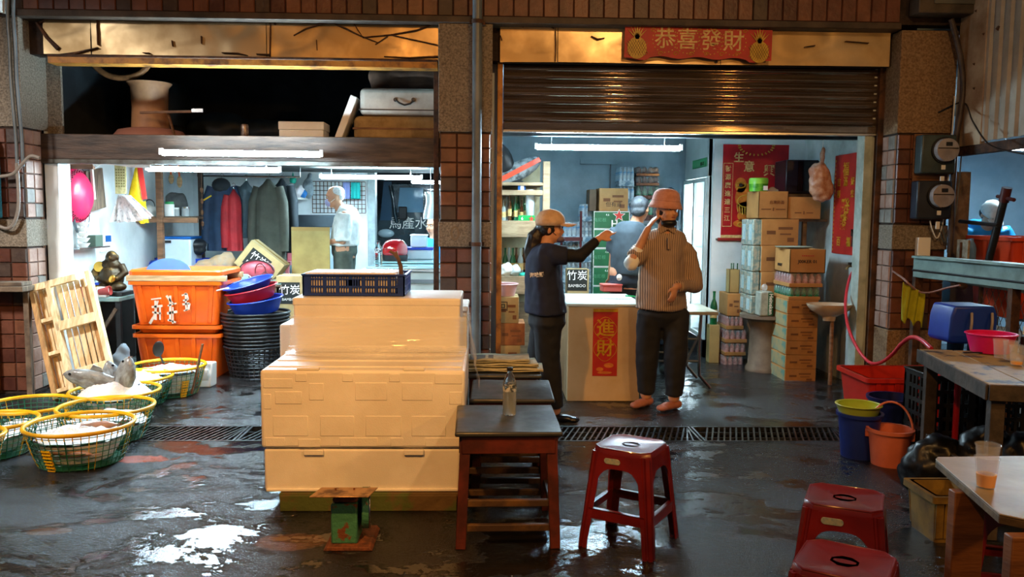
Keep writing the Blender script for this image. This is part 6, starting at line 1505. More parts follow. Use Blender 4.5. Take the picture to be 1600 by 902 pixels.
for i in range(8):beer('bottle on the lower shelf of the timber shelving, %s from the left'%wds[i]if i else 'bottle on the lower shelf of the timber shelving, leftmost',X(790+i*6,yS+.25),yS+.28+.08*(i%2),zsB+.001,.26,.028,cl(),'bottles on the lower timber shelf')
for i in range(7):
 pass
t=T('cup_stack','tall stack of clear plastic cups on the upper timber shelf','cups',(X(828,yS+.1),yS+.09,zsA+.001))
m_cup=mat('frosted_cup','#cfe2ea',rough=.2,alpha=.8)
for i in range(12):MB().lathe([(.001,0),(.030,0),(.040,.10),(.042,.10),(.042,.104),(.038,.104),(.029,.003),(.001,.003)],16,c=(0,0,.235-i*.0)).build('cup',m_cup,t,smooth=45,loc=(0,0,-.235+.018*i))if i else MB().lathe([(.001,0),(.030,0),(.040,.10),(.042,.104),(.001,.104)],16).build('cup',m_cup,t,smooth=45)
t=T('small_carton','green carton with red star on the upper timber shelf','box',(X(823,yS),yS+.03,zsA+.001));MB().box(X(810,yS)-X(823,yS),X(836,yS)-X(823,yS),0,.05,0,.06).build('carton',m_green,t,bevel=.003);MB().prism([(math.cos(PI/2+k*PI/5)*(.03 if k%2==0 else.012),math.sin(PI/2+k*PI/5)*(.03 if k%2==0 else.012))for k in range(10)],.001,((.045,-.003,.028),(1,0,0),(0,0,1))).build('red_star',m_star,t);text('6',.04,m_wprint,t,(-.04,-.003,.03),bold=.001)
t=T('small_carton','small blue and white carton on the top timber shelf','box',(X(815,yS),yS+.02,Z(815,297,yS)+.001));MB().box(-.035,.035,0,.05,0,.04).build('carton',m_cyan,t,bevel=.003);MB().box(-.01,.02,-.001,0,.0,.04).build('white_flash',m_wprint,t)
for i,(px,dz,r)in enumerate(((793,.06,.07),(806,.05,.06))):
 t=T('plastic_bag',('white plastic bag on the lower timber shelf','pale bag on the lower timber shelf beside the white one')[i],'bag',(X(px,yS),yS+.12,zsB+.001));b=MB();b.ell((0,0,dz),(r,.06,dz));b.ell((.01,0,dz*1.7),(r*.5,.04,.03));organic('bag_film',b,(m_wprint,m_cw)[i],t,voxel=.01,disp=lambda c:.012*noise.noise(c*25))
t=T('teal_cloth','teal cloth at the right end of the lower timber shelf','cloth',(X(822,yS),yS+.08,zsB+.001));b=MB();b.ell((0,0,.02),(.06,.05,.022));organic('cloth_body',b,mat('teal_cloth2','#1f9a86',rough=.8),t,voxel=.008,disp=lambda c:.008*noise.noise(c*30))
t=T('electric_fan','clear-wrapped fan with a red sash on top of the timber shelving','fan',(X(806,yS),yS+.2,Z(806,285,yS)))
b=MB();b.ell((0,0,.10),(.27,.10,.09),20,8,(0,R(-28),0));b.build('wrapped_fan_body',mat('shiny_grey_wrap','#8b9496','#4a5254',scale=16,rough=.12,thr=(.45,.6)),t,smooth=70)
MB().obox((0,-.09,.10),(.50,.02,.045),(0,R(-28),0)).build('red_sash',mat('orange_red_sash','#cf4a2c',rough=.4),t);MB().ell((-.12,-.05,.22),(.09,.06,.16),14,8,(0,R(-25),0)).build('black_mesh',m_black,t,smooth=70)
MB().lathe([(.001,0),(.08,0),(.07,.02),(.02,.04),(.02,.06),(.001,.06)],16,c=(0,0,.0)).build('fan_foot',m_black,t,smooth=45)
drink_box('pale kraft box with square logo under the pink basin',780,812,505,464,7.0,.3,m_card2,None,letters=(('回',.09,-.28,.62,m_ink),))
drink_box('pale kraft box on the floor below the pink basin',780,815,575,540,7.0,.32,m_card2,None)
drink_box('flat pale carton second from the floor under the pink basin',780,822,540,505,7.0,.3,mat('rust_card','#a06a3c','#7c4a2c',scale=6,rough=.8),None)
basin('basin','pale pink basin on the kraft box left of the cap woman',(X(789,7.05),7.1,Z(795,464,7.0)+.002),.115,.10,mat('pale_pink_plastic','#caa0a0',rough=.4))
# ================================================================ counter
yct=6.36
xa,xc_=X(888,yct),X(1008,yct);ztp=Z(950,475,yct)
m_cfront=mat('cream_laminate','#c8b08a','#b89c72',scale=2,rough=.4)
t=T('sales_counter','cream sales counter with pale top and red lucky sticker on its front','counter',((xa+xc_)/2,yct,0))
MB().box(xa+.01,xc_-.01,yct+.01,yct+.82,0,ztp-.02).build('counter_body',m_cfront,t,world=True,bevel=.006)
MB().box(xa-.005,xc_+.005,yct-.005,yct+.83,ztp-.02,ztp).build('counter_top',mat('pale_mint_top','#d6e4de','#c6d4ce',scale=2,rough=.3),t,world=True,bevel=.004)
x0,x1=X(930,yct),X(969,yct);z1,z0=Z(950,483,yct),Z(950,588,yct);W_,H_=x1-x0,z1-z0
t=T('lucky_sticker','red and gold lucky sticker on the front of the sales counter','sticker',(x0,yct+.008,z0))
MB().box(0,W_,-.002,.001,0,H_).build('sticker_sheet',m_redb,t)
b=MB()
for v in(.70,.40):b.tube([Vector((W_*.5+W_*.44*math.cos(a)*(1+.06*math.cos(4*a)),-.003,H_*v+W_*.46*math.sin(a)*(1+.06*math.cos(4*a))))for a in[2*PI*q/32 for q in range(32)]],.002,4,closed=True)
b.build('rosette_rings',m_gold,t)
b=MB();b.box(0,W_,-.003,-.002,H_*.955,H_*.995)
b.build('gold_hem',m_gold,t)
text('進',.145,m_gold,t,(W_*.5,-.004,H_*.70),bold=.002);text('財',.14,m_gold,t,(W_*.5,-.004,H_*.40),bold=.002)
b=MB();disc(b,W_*.66,H_*.16,W_*.2,H_*.035,-.003);disc(b,W_*.3,H_*.10,W_*.15,H_*.03,-.003);disc(b,W_*.5,H_*.05,W_*.3,H_*.02,-.003);b.build('coin_print',m_lo,t)
pc=G(955,456,ztp)
t=T('receipt_box','pink-red plastic box on the sales counter','box',(pc.x,pc.y+.02,ztp+.001),R(6));MB().box(-.088,.088,-.06,.06,0,.055).build('box_base',mat('coral_plastic','#d06058',rough=.35),t,bevel=.008);MB().box(-.092,.092,-.064,.064,.055,.07).build('box_lid',MATS['coral_plastic'],t,bevel=.006)
pc=G(962,466,ztp);t=T('order_sheets','white order sheets with blue lines on the sales counter','paper',(pc.x,pc.y,ztp+.001),R(-8));MB().box(-.13,.12,-.09,.08,0,.003).build('sheet',m_paper,t);MB().box(-.10,.04,-.07,-.05,.003,.0034).build('blue_print',m_cyan,t)
pc=G(988,465,ztp);t=T('bottle_opener','green opener lying on the sales counter papers','opener',(pc.x,pc.y,ztp+.005),R(-30));MB().tube([(-.06,0,.005),(.02,0,.005)],.006,8).build('grip',m_green,t);MB().tube([Vector((.045+.02*math.cos(a),.016*math.sin(a),.005))for a in[2*PI*q/12 for q in range(12)]],.004,6,closed=True).build('loop',m_green,t)
carton('black-printed charcoal box behind the counter, at the foot of the beer boxes',(X(905,7.9),8.0,0),X(922,7.9)-X(888,7.9),.2,Z(905,421,7.9),m_card2,blackpanel=(-.5,.42,.78,1.0),letters=(('竹炭',.10,-.05,.93,m_wprint,'f'),('BAMBOO',.04,-.05,.83,m_wprint,'f')))
yT=6.75
zT=Z(1090,487,yT)
t=T('folding_table','folding table with steel tube legs behind the woman in the pink hat','table',(X(1060,yT),yT,0))
MB().box(X(1008,yT)+.03,X(1128,yT),yT,yT+.6,zT-.03,zT).build('tabletop',mat('pale_tabletop','#c5bda6','#b1a88f',scale=4,rough=.35),t,world=True,bevel=.006)
for yy in(yT+.08,yT+.52):
 MB().tube([(X(1104,yT),yy,zT-.03),(X(1102,yT),yy,.35),(X(1104,yT),yy,.12),(X(1122,yT),yy,.012)],.014,8).build('leg',m_chrome,t,world=True,smooth=60)
 MB().tube([(X(1030,yT),yy,zT-.03),(X(1030,yT),yy,.012)],.014,8).build('leg',m_chrome,t,world=True,smooth=60)
 MB().tube([(X(1030,yT),yy,.24),(X(1104,yT),yy,.24)],.010,8).build('stretcher',m_pipe,t,world=True)
 MB().tube([(X(1030,yT),yy,zT-.24),(X(1100,yT),yy,zT-.24)],.010,8).build('stretcher',m_pipe,t,world=True)
MB().tube([(X(1070,yT),yT+.08,.1),(X(1102,yT),yT+.08,zT-.2)],.011,8).build('brace',m_pipe,t,world=True)
yK=6.93
t=T('hand_sink','pale enamel sink on the right wall, wooden stick propping it','sink',(X(1308,yK),yK+.1,Z(1308,495,yK)))
zk_=Z(1308,478,yK)
b=MB();b.lathe([(.05,-.10),(.16,-.04),(.19,.0),(.195,.015),(.18,.015),(.15,-.03),(.05,-.07),(.001,-.075)],30,c=(X(1310,yK),yK+.10,zk_-.01),sx=1.0,sy=.8,caps=False);b.build('sink_bowl',mat('cream_enamel','#c9b49a','#b09a80',scale=4,rough=.25),t,world=True,smooth=50)
MB().lathe([(.001,-.14),(.05,-.14),(.06,-.08),(.001,-.08)],18,c=(X(1310,yK),yK+.10,zk_)).build('drain_neck',MATS['cream_enamel'],t,world=True,smooth=50)
MB().tube([(X(1315,yK),yK+.10,zk_-.12),(X(1316,yK),yK+.10,0)],.018,10).build('prop_stick',m_wood_br,t,world=True,smooth=60)
t=T('red_hose','red rubber hose sagging from the wall tap to the old wooden table','hose',onR(1330,425))
hp=[P(px,py,Y)for px,py,Y in((1335,420,7.15),(1326,440,7.1),(1321,475,6.9),(1325,510,6.6),(1340,545,6.3),(1358,566,6.1),(1375,567,5.9),(1393,555,5.6),(1410,536,5.3),(1425,527,5.1),(1440,532,4.9),(1455,545,4.75))]
def spline(pts,n=6):
 out=[]
 for i in range(len(pts)-1):
  p0=pts[max(0,i-1)];p1=pts[i];p2=pts[i+1];p3=pts[min(len(pts)-1,i+2)]
  for k in range(n):
   u=k/n;out.append(.5*((2*p1)+(p2-p0)*u+(2*p0-5*p1+4*p2-p3)*u*u+(3*p1-p0-3*p2+p3)*u**3))
 return out+[pts[-1]]
MB().tube(spline(hp),.0125,10).build('hose_tube',mat('red_rubber','#c2303a',rough=.35),t,world=True,smooth=70)
# ================================================================ RIGHT EXTERIOR
ym_=YF-.02
def meter(label,px0,px1,pyt,pyb,col):
 x0,x1=X(px0,ym_),X(px1,ym_);z1,z0=Z(px0,pyt,ym_),Z(px0,pyb,ym_);w,h=x1-x0,z1-z0
 t=T('electricity_meter',label,'meter',((x0+x1)/2,YF-.02,z0))
 MB().box(-w/2,w/2,-.11,0,0,h).build('meter_case',mat('meter_'+col[0],col[1],col[2],scale=6,rough=.4),t,bevel=.012)
 RM=Euler((PI/2,0,0)).to_matrix();r=w*.34;cz=h*.60
 MB().lathe([(.001,0),(r*1.1,0),(r*1.1,.02),(.001,.02)],28,rot=RM,c=(w*.14,-.108,cz)).build('collar',m_black,t,smooth=40)
 MB().lathe([(.001,.02),(r*.98,.02),(r,.035),(r*.93,.065),(.001,.072)],28,rot=RM,c=(w*.14,-.108,cz)).build('dial_dome',mat('meter_glass','#a29c9c','#8c8688',scale=10,rough=.08,coat=1),t,smooth=50)
 MB().box(w*.06,w*.24,-.181,-.179,cz+r*.3,cz+r*.62).build('counter_window',m_black,t);MB().box(-w*.16,w*.42,-.181,-.179,cz+r*.08,cz+r*.16).build('dial_line',m_ink,t)
 MB().box(w*.08,w*.20,-.118,-.11,h*.10,h*.22).build('seal_tag',m_wprint,t,bevel=.003);MB().box(w*.10,w*.22,-.10,-.09,-.08,-.02).build('seal_tag',m_wprint,t,bevel=.003)
 return t
t=T('meter_board','brown wooden board behind the two electricity meters','board',(X(1448,YF),YF-.012,Z(1448,340,YF)))
MB().box(X(1421,YF),X(1478,YF),YF-.018,YF-.002,Z(1448,343,YF),Z(1448,210,YF)).build('board_sheet',m_wood_br,t,world=True,bevel=.004)
meter('teal-sided electricity meter, upper of the two on the right pillar',1424,1477,212,272,('up','#3a4a4c','#2c3839'))
meter('dark blue electricity meter, lower of the two on the right pillar',1421,1474,283,342,('lo','#252b36','#1c212b'))
t=T('switch_box','white switch box low on the right pillar','switch box',(X(1442,YF),YF-.004,Z(1442,400,YF)));MB().box(-.055,.05,-.05,0,0,.15).build('box_body',m_wprint,t,bevel=.006)
t=T('steel_cabinet','old steel box fixed high on the right pillar, cut by the top edge','cabinet',(X(1455,YF),YF-.01,Z(1455,28,YF)))
MB().box(X(1404,YF),X(1512,YF),YF-.16,YF-.004,Z(1455,28,YF),Z(1455,28,YF)+.6).build('cabinet_body',mat('grimy_tin','#54493c','#3c342a',scale=6,rough=.6),t,world=True,bevel=.008)
MB().box(X(1426,YF),X(1500,YF),YF-.17,YF-.16,Z(1455,14,YF),Z(1455,14,YF)+.5).build('cabinet_door',mat('grimy_glass','#6a6a60','#56564e',scale=4,rough=.35),t,world=True,bevel=.004)
t=T('cable_bundle','thick taped cable bundle running down beside the meters','cable',P(1492,30,YF-.05))
cpts=[P(px,py,YF-.09)for px,py in((1486,30),(1494,60),(1502,100),(1505,140),(1500,180),(1494,215),(1491,260),(1488,300),(1487,345),(1484,395))]
MB().tube(spline(cpts,4),.022,10).build('bundle',mat('taped_cable','#4a3c34','#332a25',scale=12,rough=.5),t,world=True,smooth=70)
for k,dx in enumerate((-5,6,12)):
 MB().tube(spline([P(px+dx,py,YF-.06)for px,py in((1497,150),(1492,220),(1486,290),(1480,340),(1470,372+k*6),(1462,360),(1458,345))],4),.006,6).build('loose_wire',m_pipe if k else m_wprint,t,world=True,smooth=70)
t=T('sagging_wire','thin black wire sagging across the corrugated sheet','wire',P(1505,160,6.3));MB().tube(spline([P(1466,176,YF-.01),P(1505,160,YF-.08),P(1520,190,6.2),P(1545,225,5.9),P(1585,238,5.5),P(1640,246,5.1)],5),.006,6).build('wire_run',m_black,t,world=True)
XS=X(1484,YF)+.02
def onS(px,py,off=0.0):return PX(px,py,XS+off)
zc0_=onS(1560,217).z
m_corr=mat('corrugated_sheet','#a89a88','#8f8272',scale=3,rough=.5,bump=.1,world_co=True)
ribs=[];y=YF+.2;
b=MB();pf=[]
yy=6.28
while yy>3.2:
 pf+=[(yy,0),(yy-.05,0),(yy-.065,.022),(yy-.105,.022)];yy-=.12
r0=[Vector((XS+d,y_,zc0_))for y_,d in pf];r1=[Vector((XS+d,y_,3.7))for y_,d in pf]
n=len(r0);b.add(r0+r1,[(i,i+1,n+i+1,n+i)for i in range(n-1)])
S('wall_corrugated',b,m_corr,fix=False,solid=.003)
S('trim_14',MB().box(XS-.01,XS+.03,6.26,YF+.02,zc0_-.02,3.7),mat('flashing','#b7a084','#8a6a4a',scale=3,rough=.5,world_co=True),bevel=.003)
b=MB()
for(px,py)in((1527,16),(1539,52),(1524,99),(1524,137),(1560,44)):p=onS(px,py);b.obox(p,(.02,.03,.03),(.5,.5,0))
b.build('bolt_heads',m_rust,bpy.data.objects['wall_corrugated'])['kind']='stuff'
S('trim_15',MB().box(XS+.0,XS+.06,3.2,YF,zc0_-.09,zc0_-.015),m_rust,bevel=.004)
zl1=onS(1520,414).z;
S('wall_parapet',MB().box(XS+.0,XS+.10,3.0,YF,zl1-.16,zl1),m_teal,bevel=.006)
b=MB();b.box(XS-.02,XS-.005,3.0,YF-.3,zl1-.11,zl1-.09);S('trim_16',b,m_black)
t=T('brown_board','brown board standing beside the cable bundle on the ledge','board',(X(1498,YF+.05),YF+.05,zl1));MB().box(X(1484,6.65)-X(1498,6.65),X(1513,6.65)-X(1498,6.65),-.01,.01,0,onS(1500,267).z-zl1).build('board_sheet',m_wood_old,t,bevel=.004)
t=T('door_bolt','rusty bolt lock fixed below the brown board','lock',(XS-.02,6.34,zl1+.0));MB().box(-.02,0,-.05,.10,.0,.19).build('lock_plate',mat('peeling_paint','#9a9482','#6b5a44',scale=18,rough=.6),t,bevel=.004);MB().tube([(-.03,.03,.02),(-.03,.03,.17)],.008,8).build('bolt_bar',m_rust,t)
t=T('timber_ledge','long teal timber ledge running from the right pillar towards the street','ledge',P(1432,420,6.45))
a,c_=P(1432,418,6.47),P(1600,438,5.35);d_=c_-a;c_=a+d_*1.9;c_.z=a.z
MB().beam(a,c_,.06,.15).build('ledge_board',m_teal,t,world=True,bevel=.005)
MB().beam(a+Vector((.0,-.02,.085)),c_+Vector((.0,-.02,.085)),.12,.02).build('ledge_cap',m_teal,t,world=True,bevel=.003)
MB().tube([a+Vector((-.03,0,-.02)),c_+Vector((-.03,0,-.03))],.009,6).build('cable_run',m_black,t,world=True)
for k in(.02,.5,.97):p_=a+(c_-a)*k;MB().box(p_.x-.03,p_.x+.03,p_.y,p_.y+.05,0,p_.z-.07).build('post',m_rust,t,world=True)
S('wall_stall_low',MB().box(XS+.16,XS+.2,3.2,6.4,0,.63),mat('patchy_tarp','#a9a396','#8a5a3c',scale=5,rough=.7,thr=(.5,.6),world_co=True))
t=T('chain_link_fence','rusty chain-link mesh panel under the teal ledge','fence',(XS+.02,5.0,0))
b=MB();y0_,y1_,z0_,z1_=3.3,6.2,.32,zl1-.16;hh=z1_-z0_;k=-12
dy=.075
m=0;yy=y0_-hh*.55
while yy<y1_:
 for sg in(1,-1):
  if sg==1:p,q=Vector((XS+.03,yy,z0_)),Vector((XS+.03,yy+hh*.55,z1_))
  else:p,q=Vector((XS+.034,yy+hh*.55,z0_)),Vector((XS+.034,yy,z1_))
  def clip(p,q):
   for lim,s in((y0_,1),(y1_,-1)):
    if(p.y-lim)*s<0 and(q.y-lim)*s<0:return None
    if(p.y-lim)*s<0:p=p+(q-p)*((lim-p.y)/(q.y-p.y))
    if(q.y-lim)*s<0:q=q+(p-q)*((lim-q.y)/(p.y-q.y))
   return p,q
  r_=clip(p,q)
  if r_ and(r_[0]-r_[1]).length>.01:b.tube([r_[0],r_[1]],.0028,4)
 yy+=dy
b.build('wire_mesh',mat('rusty_wire','#6a5a4a','#4a3a2e',scale=20,rough=.5),t,world=True)['kind']='stuff'
for yy in(3.3,4.9,6.2):MB().tube([(XS+.03,yy,0),(XS+.03,yy,zl1-.16)],.018,8).build('post',m_rust,t,world=True)
MB().tube([(XS+.03,3.3,.32),(XS+.03,6.2,.32)],.012,8).build('rail',m_rust,t,world=True)
m_nb=mat('pale_blue_wall','#a9c8da','#93b5ca',scale=2,rough=.6,world_co=True)
S('wall_stall_back',MB().box(XR+.12,9,9.4,9.5,0,3.4),m_nb)
S('wall_stall_side',MB().box(8.9,9,3,9.4,0,3.4),m_nb)
S('ceiling_stall',MB().box(XS+.1,9,3.2,9.4,2.6,2.7),mat('stall_ceiling','#5f686c',rough=.8))
S('wall_stall_inner',MB().box(XS-.3,XS+.02,YF+.12,9.4,0,3.4),m_nb)
batten(1560,1700,232,7.6,'lit fluorescent tube in the neighbouring stall, over the orange tubs',2.6)
rect_tub('storage_tub','orange-red tub beyond the partition in the neighbouring stall','tub',(X(1580,6.3)+.30,6.35,.70),.86,.6,onS(1560,372,.4).z-.70+.02,mat('orange_red_tub','#d8431a','#c03a16',scale=3,rough=.35))
t=T('stall_table','steel table under the tubs in the neighbouring stall','table',(X(1580,6.3)+.34,6.35,0));MB().box(-.24,.9,-.35,.35,.66,.698).build('tabletop',m_chrome,t)
for sx in(-.2,.85):
 for sy in(-.3,.3):MB().box(sx-.02,sx+.02,sy-.02,sy+.02,0,.66).build('leg',m_chrome,t)
t=T('green_basket','dark green basket of produce behind the orange-red tub','basket',(X(1545,7.0)+.1,7.02,1.0));crate(t,t.location.x-.3,t.location.x+.25,6.85,7.2,1.0,.26,mat('dark_green_net','#1c4a2a',rough=.5),nx=14)
MB().box(-.5,.5,-.2,.3,.0-.34,-.005).build('stand',m_pipe,t)
t=T('umbrella_pole','dark leaning pole with dark red clamp on the ledge','pole',onS(1545,410));a=onS(1545,408,.05);c_=onS(1572,300,.05);MB().tube([a,c_],.028,10).build('pole_shaft',m_black,t,world=True,smooth=60);MB().tube([a+(c_-a)*.86,a+(c_-a)*1.06],.035,12).build('pole_cap',mat('blackish_red','#4a1f20',rough=.4),t,world=True,smooth=60);MB().tube([c_+Vector((0,-.10,-.06)),c_+Vector((0,.10,-.03))],.014,8).build('clamp_arm',MATS['blackish_red'],t,world=True)
MB().tube([onS(1500,346,.03),onS(1560,352,.03)],.016,8).build('cross_bar',m_black,t,world=True)
t=T('water_dispenser_bottle','clear blue water bottle on the ledge beside the leaning pole','bottle',(XS+.055,onS(1516,400,.05).y,zl1));MB().lathe([(.001,0),(.035,0),(.037,.12),(.03,.15),(.014,.18),(.014,.2),(.001,.2)],16).build('bottle_body',mat('blue_pet','#6fa0c0',rough=.1,alpha=.6),t,smooth=50)
zt3=.72
def tp(px,py):return G(px,py,zt3)
ca,cb=tp(1436,545),tp(1545,600)
dirv=(cb-ca).normalized();nrm=Vector((dirv.y,-dirv.x,0));nrm=nrm if nrm.x>0 else-nrm
L_=(cb-ca).length;wid=.88
rz=math.atan2(dirv.y,dirv.x)
t=T('work_table','old dark timber table with peeling yellow top at the right, blue jerrycan on it','table',(ca.x,ca.y,0))
m_peel=mat('peeling_yellow_top','#94763c','#3e3122',scale=7,rough=.6,bump=.4,thr=(.52,.60),stretch=(1,1,1))
m_grw=mat('weathered_timber','#4d4238','#2f2822',scale=7,rough=.8,bump=.4)
def q(u,v,z):return ca+dirv*u+nrm*v+Vector((0,0,z-zt3))
def qbox(nm,u0,u1,v0,v1,z0,z1,m,bev=.004):
 b=MB();b.add([q(u0,v0,z0),q(u1,v0,z0),q(u1,v1,z0),q(u0,v1,z0),q(u0,v0,z1),q(u1,v0,z1),q(u1,v1,z1),q(u0,v1,z1)],[(0,3,2,1),(4,5,6,7),(0,1,5,4),(1,2,6,5),(2,3,7,6),(3,0,4,7)]);return b.build(nm,m,t,world=True,bevel=bev)
for k in range(5):qbox('top_board',0,L_,k*wid/5+.002,(k+1)*wid/5-.002,zt3-.02,zt3+random.uniform(-.002,.002),m_peel)
qbox('edge_rail',0,L_,-.012,.0,zt3-.075,zt3-.002,m_grw);qbox('edge_rail',L_,L_+.015,0,wid,zt3-.075,zt3-.002,m_grw)
for(u,v)in((.03,.02),(L_-.07,.02),(.03,wid-.08),(L_-.07,wid-.08)):qbox('leg',u,u+.055,v,v+.06,0,zt3-.02,m_grw)
qbox('brace',.08,L_-.06,.03,.055,.20,.26,m_grw)
zb=zt3+.003;yj=4.72;xj0,xj1=X(1490,yj),X(1566,yj)
t=T('jerrycan','blue plastic jerrycan lying on its side on the old table','jerrycan',((xj0+xj1)/2,yj,zb));w=xj1-xj0;h=Z(1500,478,yj)-zb
MB().prism([(-w/2,.02),(-w/2+.01,h*.72),(-w/2+.03,h),(w/2-.02,h*1.0),(w/2,h*.75),(w/2,.02),(w/2-.02,0),(-w/2+.02,0)],.24,((0,.22,0),(1,0,0),(0,0,1))).build('can_body',mat('cobalt_plastic','#1238a4','#0e2c86',scale=3,rough=.35),t,bevel=.02,seg=3)
for xx in(-.02,.10):MB().tube(spline([Vector((xx+.0,-.03,h*.82)),Vector((xx-.015,-.06,h*.6)),Vector((xx-.015,-.055,h*.35)),Vector((xx+.01,-.03,h*.05))],4),.008,8).build('handle',mat('grey_handle','#8d8684',rough=.5),t,smooth=60)
zb2_=zt3+.003;pB=G(1550,553,zt3)
basin('basin','hot pink basin standing on the old table beside the jerrycan',(pB.x+.02,pB.y+.05,zb2_),.125,.10,mat('magenta_plastic','#e01e6e','#c81860',scale=3,rough=.3),rimr=.007)
def pcup(label,px,py,ztab,h=.10,r=.036,fill=None,name='plastic_cup'):
 p=G(px,py,ztab);t=T(name,label,'cup',(p.x,p.y,ztab+.001));mc=mat('clear_cup','#e6e6e2',rough=.12,alpha=.13,spec=.8)
 MB().lathe([(.001,0),(r*.74,0),(r,h),(r*1.06,h),(r*1.06,h-.004),(r*.96,h-.006),(r*.71,.003),(.001,.003)],22,caps=False).build('cup_wall',mc,t,smooth=50)
 if fill:MB().lathe([(.001,.004),(r*.71,.004),(r*(.71+.24*fill),h*fill),(.001,h*fill)],22).build('drink',mat('amber_drink','#f0a008',rough=.05,trans=.1,ior=1.33),t,smooth=50)
 return t
pcup('clear plastic cup on the old table, just in front of the pink basin',1562,560,zt3);pcup('clear plastic cup with tan dregs, right end of the old table',1588,571,zt3,fill=.18);pcup('clear plastic cup between the pink basin and the dregs cup',1578,563,zt3)
t=T('dark_jar','dark sauce jar with pale cap behind the cups on the old table','jar',(lambda p:(p.x,p.y,zt3+.003))(G(1603,555,zt3)));MB().lathe([(.001,0),(.03,0),(.03,.09),(.016,.11),(.001,.11)],16).build('jar_body',m_black,t,smooth=45);MB().lathe([(.001,.11),(.02,.11),(.02,.15),(.001,.15)],14).build('jar_cap',m_cream,t,smooth=45)
t=T('knife','dark flat knife lying on the old table before the pink basin','knife',(lambda p:(p.x,p.y,zt3+.004))(G(1525,553,zt3)));MB().box(-.07,.05,-.008,.008,0,.006).build('knife_blade',m_black,t)
t=T('yellow_rag','ragged yellow-green cloth pegged on a cord at the partition','cloth',P(1434,445,5.6))
b=MB();w=.17;c_=P(1434,476,5.6)
x0,x1=X(1417,5.6),X(1451,5.6)
def ragf(u,v):
 zt_=Z(1417+34*u,441+16*u**.7,5.6);zb_=Z(1434,500+5*math.sin(u*14)+8*u,5.6)
 return Vector((x0+(x1-x0)*u,5.6+.012*math.sin(u*17+v*3),zt_+(zb_-zt_)*v))
b.grid(24,18,ragf);b.build('cloth_sheet',mat('acid_yellow_cloth','#a8a818','#8e8f12',scale=8,rough=.85),t,world=True,solid=.004,smooth=60,fix=False)
t=T('cord','brownish cord strung from the pillar to the partition above the yellow rag','cord',P(1412,436,5.62));MB().tube(spline([P(1395,424,YF-.03),P(1412,436,5.65),P(1434,455,5.6),P(1455,457,5.5),P(1480,450,5.4),P(1500,446,5.3)],5),.007,6).build('cord_run',mat('pinkish_cord','#8a6458',rough=.7),t,world=True,smooth=60)
t=T('tangled_wire','tangle of dark cable hooked on the teal ledge','cable',onS(1480,430));MB().tube(spline([onS(1452,402,-.04),onS(1462,425,-.05),onS(1480,438,-.05),onS(1500,440,-.05),onS(1530,428,-.05),onS(1556,414,-.05),onS(1590,412,-.05)],5),.009,6).build('cable_run',m_black,t,world=True,smooth=60)
MB().ell(onS(1502,447,-.05),(.04,.06,.03),10,6).build('knot',m_rust,t,world=True)
yR_=5.9
t=rect_tub('storage_tub','red rectangular tub on the floor behind the blue bucket','tub',(X(1400,yR_)+.05,yR_-.05,0),.66,.5,.34,mat('red_tub','#c02414','#a81e10',scale=3,rough=.35),rz=0)
def bucket(label,px,pyb,r0,r1,h,m,handle=None,hm=None,rz=0):
 p=G(px,pyb,0);t=T('bucket',label,'bucket',(p.x,p.y+r1,0),rz)
 MB().lathe([(.001,0),(r1,0),(r0,h),(r0-.006,h),(r1-.005,.006),(.001,.006)],32,caps=False).build('bucket_wall',m,t,smooth=50)
 MB().lathe([(r0-.004,h-.018),(r0+.010,h-.018),(r0+.012,h+.002),(r0-.004,h+.002)],32,caps=False).build('rim',m,t,smooth=40)
 if handle is not None:
  pts=[Vector((r0*math.cos(a),handle*math.sin(a)*.5,h-.03+handle*math.sin(a)))for a in[PI*q/18 for q in range(19)]]
  MB().tube(pts,.007,8).build('handle',hm or m,t,smooth=60)
  for s in(-1,1):MB().box(s*r0-.012,s*r0+.012,-.025,.025,h-.06,h-.01).build('handle_lug',m,t,bevel=.004)
 return t
m_peach=mat('peach_plastic','#e07c5c','#cc6c50',scale=3,rough=.35)
bk=bucket('peach pink bucket with raised handle beside the tall blue bucket',1401,733,.122,.098,.215,m_peach,.17,m_peach,rz=R(-28))
bb2=bucket('deep blue bucket under the lime basin',1352,720,.125,.10,.27,mat('deep_blue_plastic','#1f3590','#1a2c7a',scale=3,rough=.35))
tag(bb2,label='tall deep blue bucket carrying the lime basin')
basin('basin','lime green basin sitting in the tall blue bucket',(bb2.location.x-.01,bb2.location.y,.235),.130,.085,mat('lime_plastic','#b7c94a','#a3b53e',scale=3,rough=.3),rimr=.006)
bucket('dark blue bucket with wire handle behind the peach one',1405,690,.15,.12,.27,mat('ink_blue_plastic','#141e52','#101846',scale=3,rough=.35))
for i in range(2):
 t=T('plastic_crate',('black crate under the old table, left one of two','black crate under the old table, right one of two')[i],'crate',(X(1470+i*85,4.6),4.6,0));xx=t.location.x
 crate(t,xx-.03,xx+.25,4.55,4.85,.0,.56,m_black,rows=((.30,.40),(.44,.54),(.58,.68),(.72,.82),(.86,.95)),nx=6)
t=T('red_pole','red pole standing between the black crates under the old table','pole',(X(1512,4.5),4.5,0));MB().tube([(0,0,0),(0,0,.66)],.017,12).build('pole_shaft',m_redp,t,smooth=60)
m_gbag=mat('black_bin_bag','#08090a','#101114',scale=10,rough=.38)
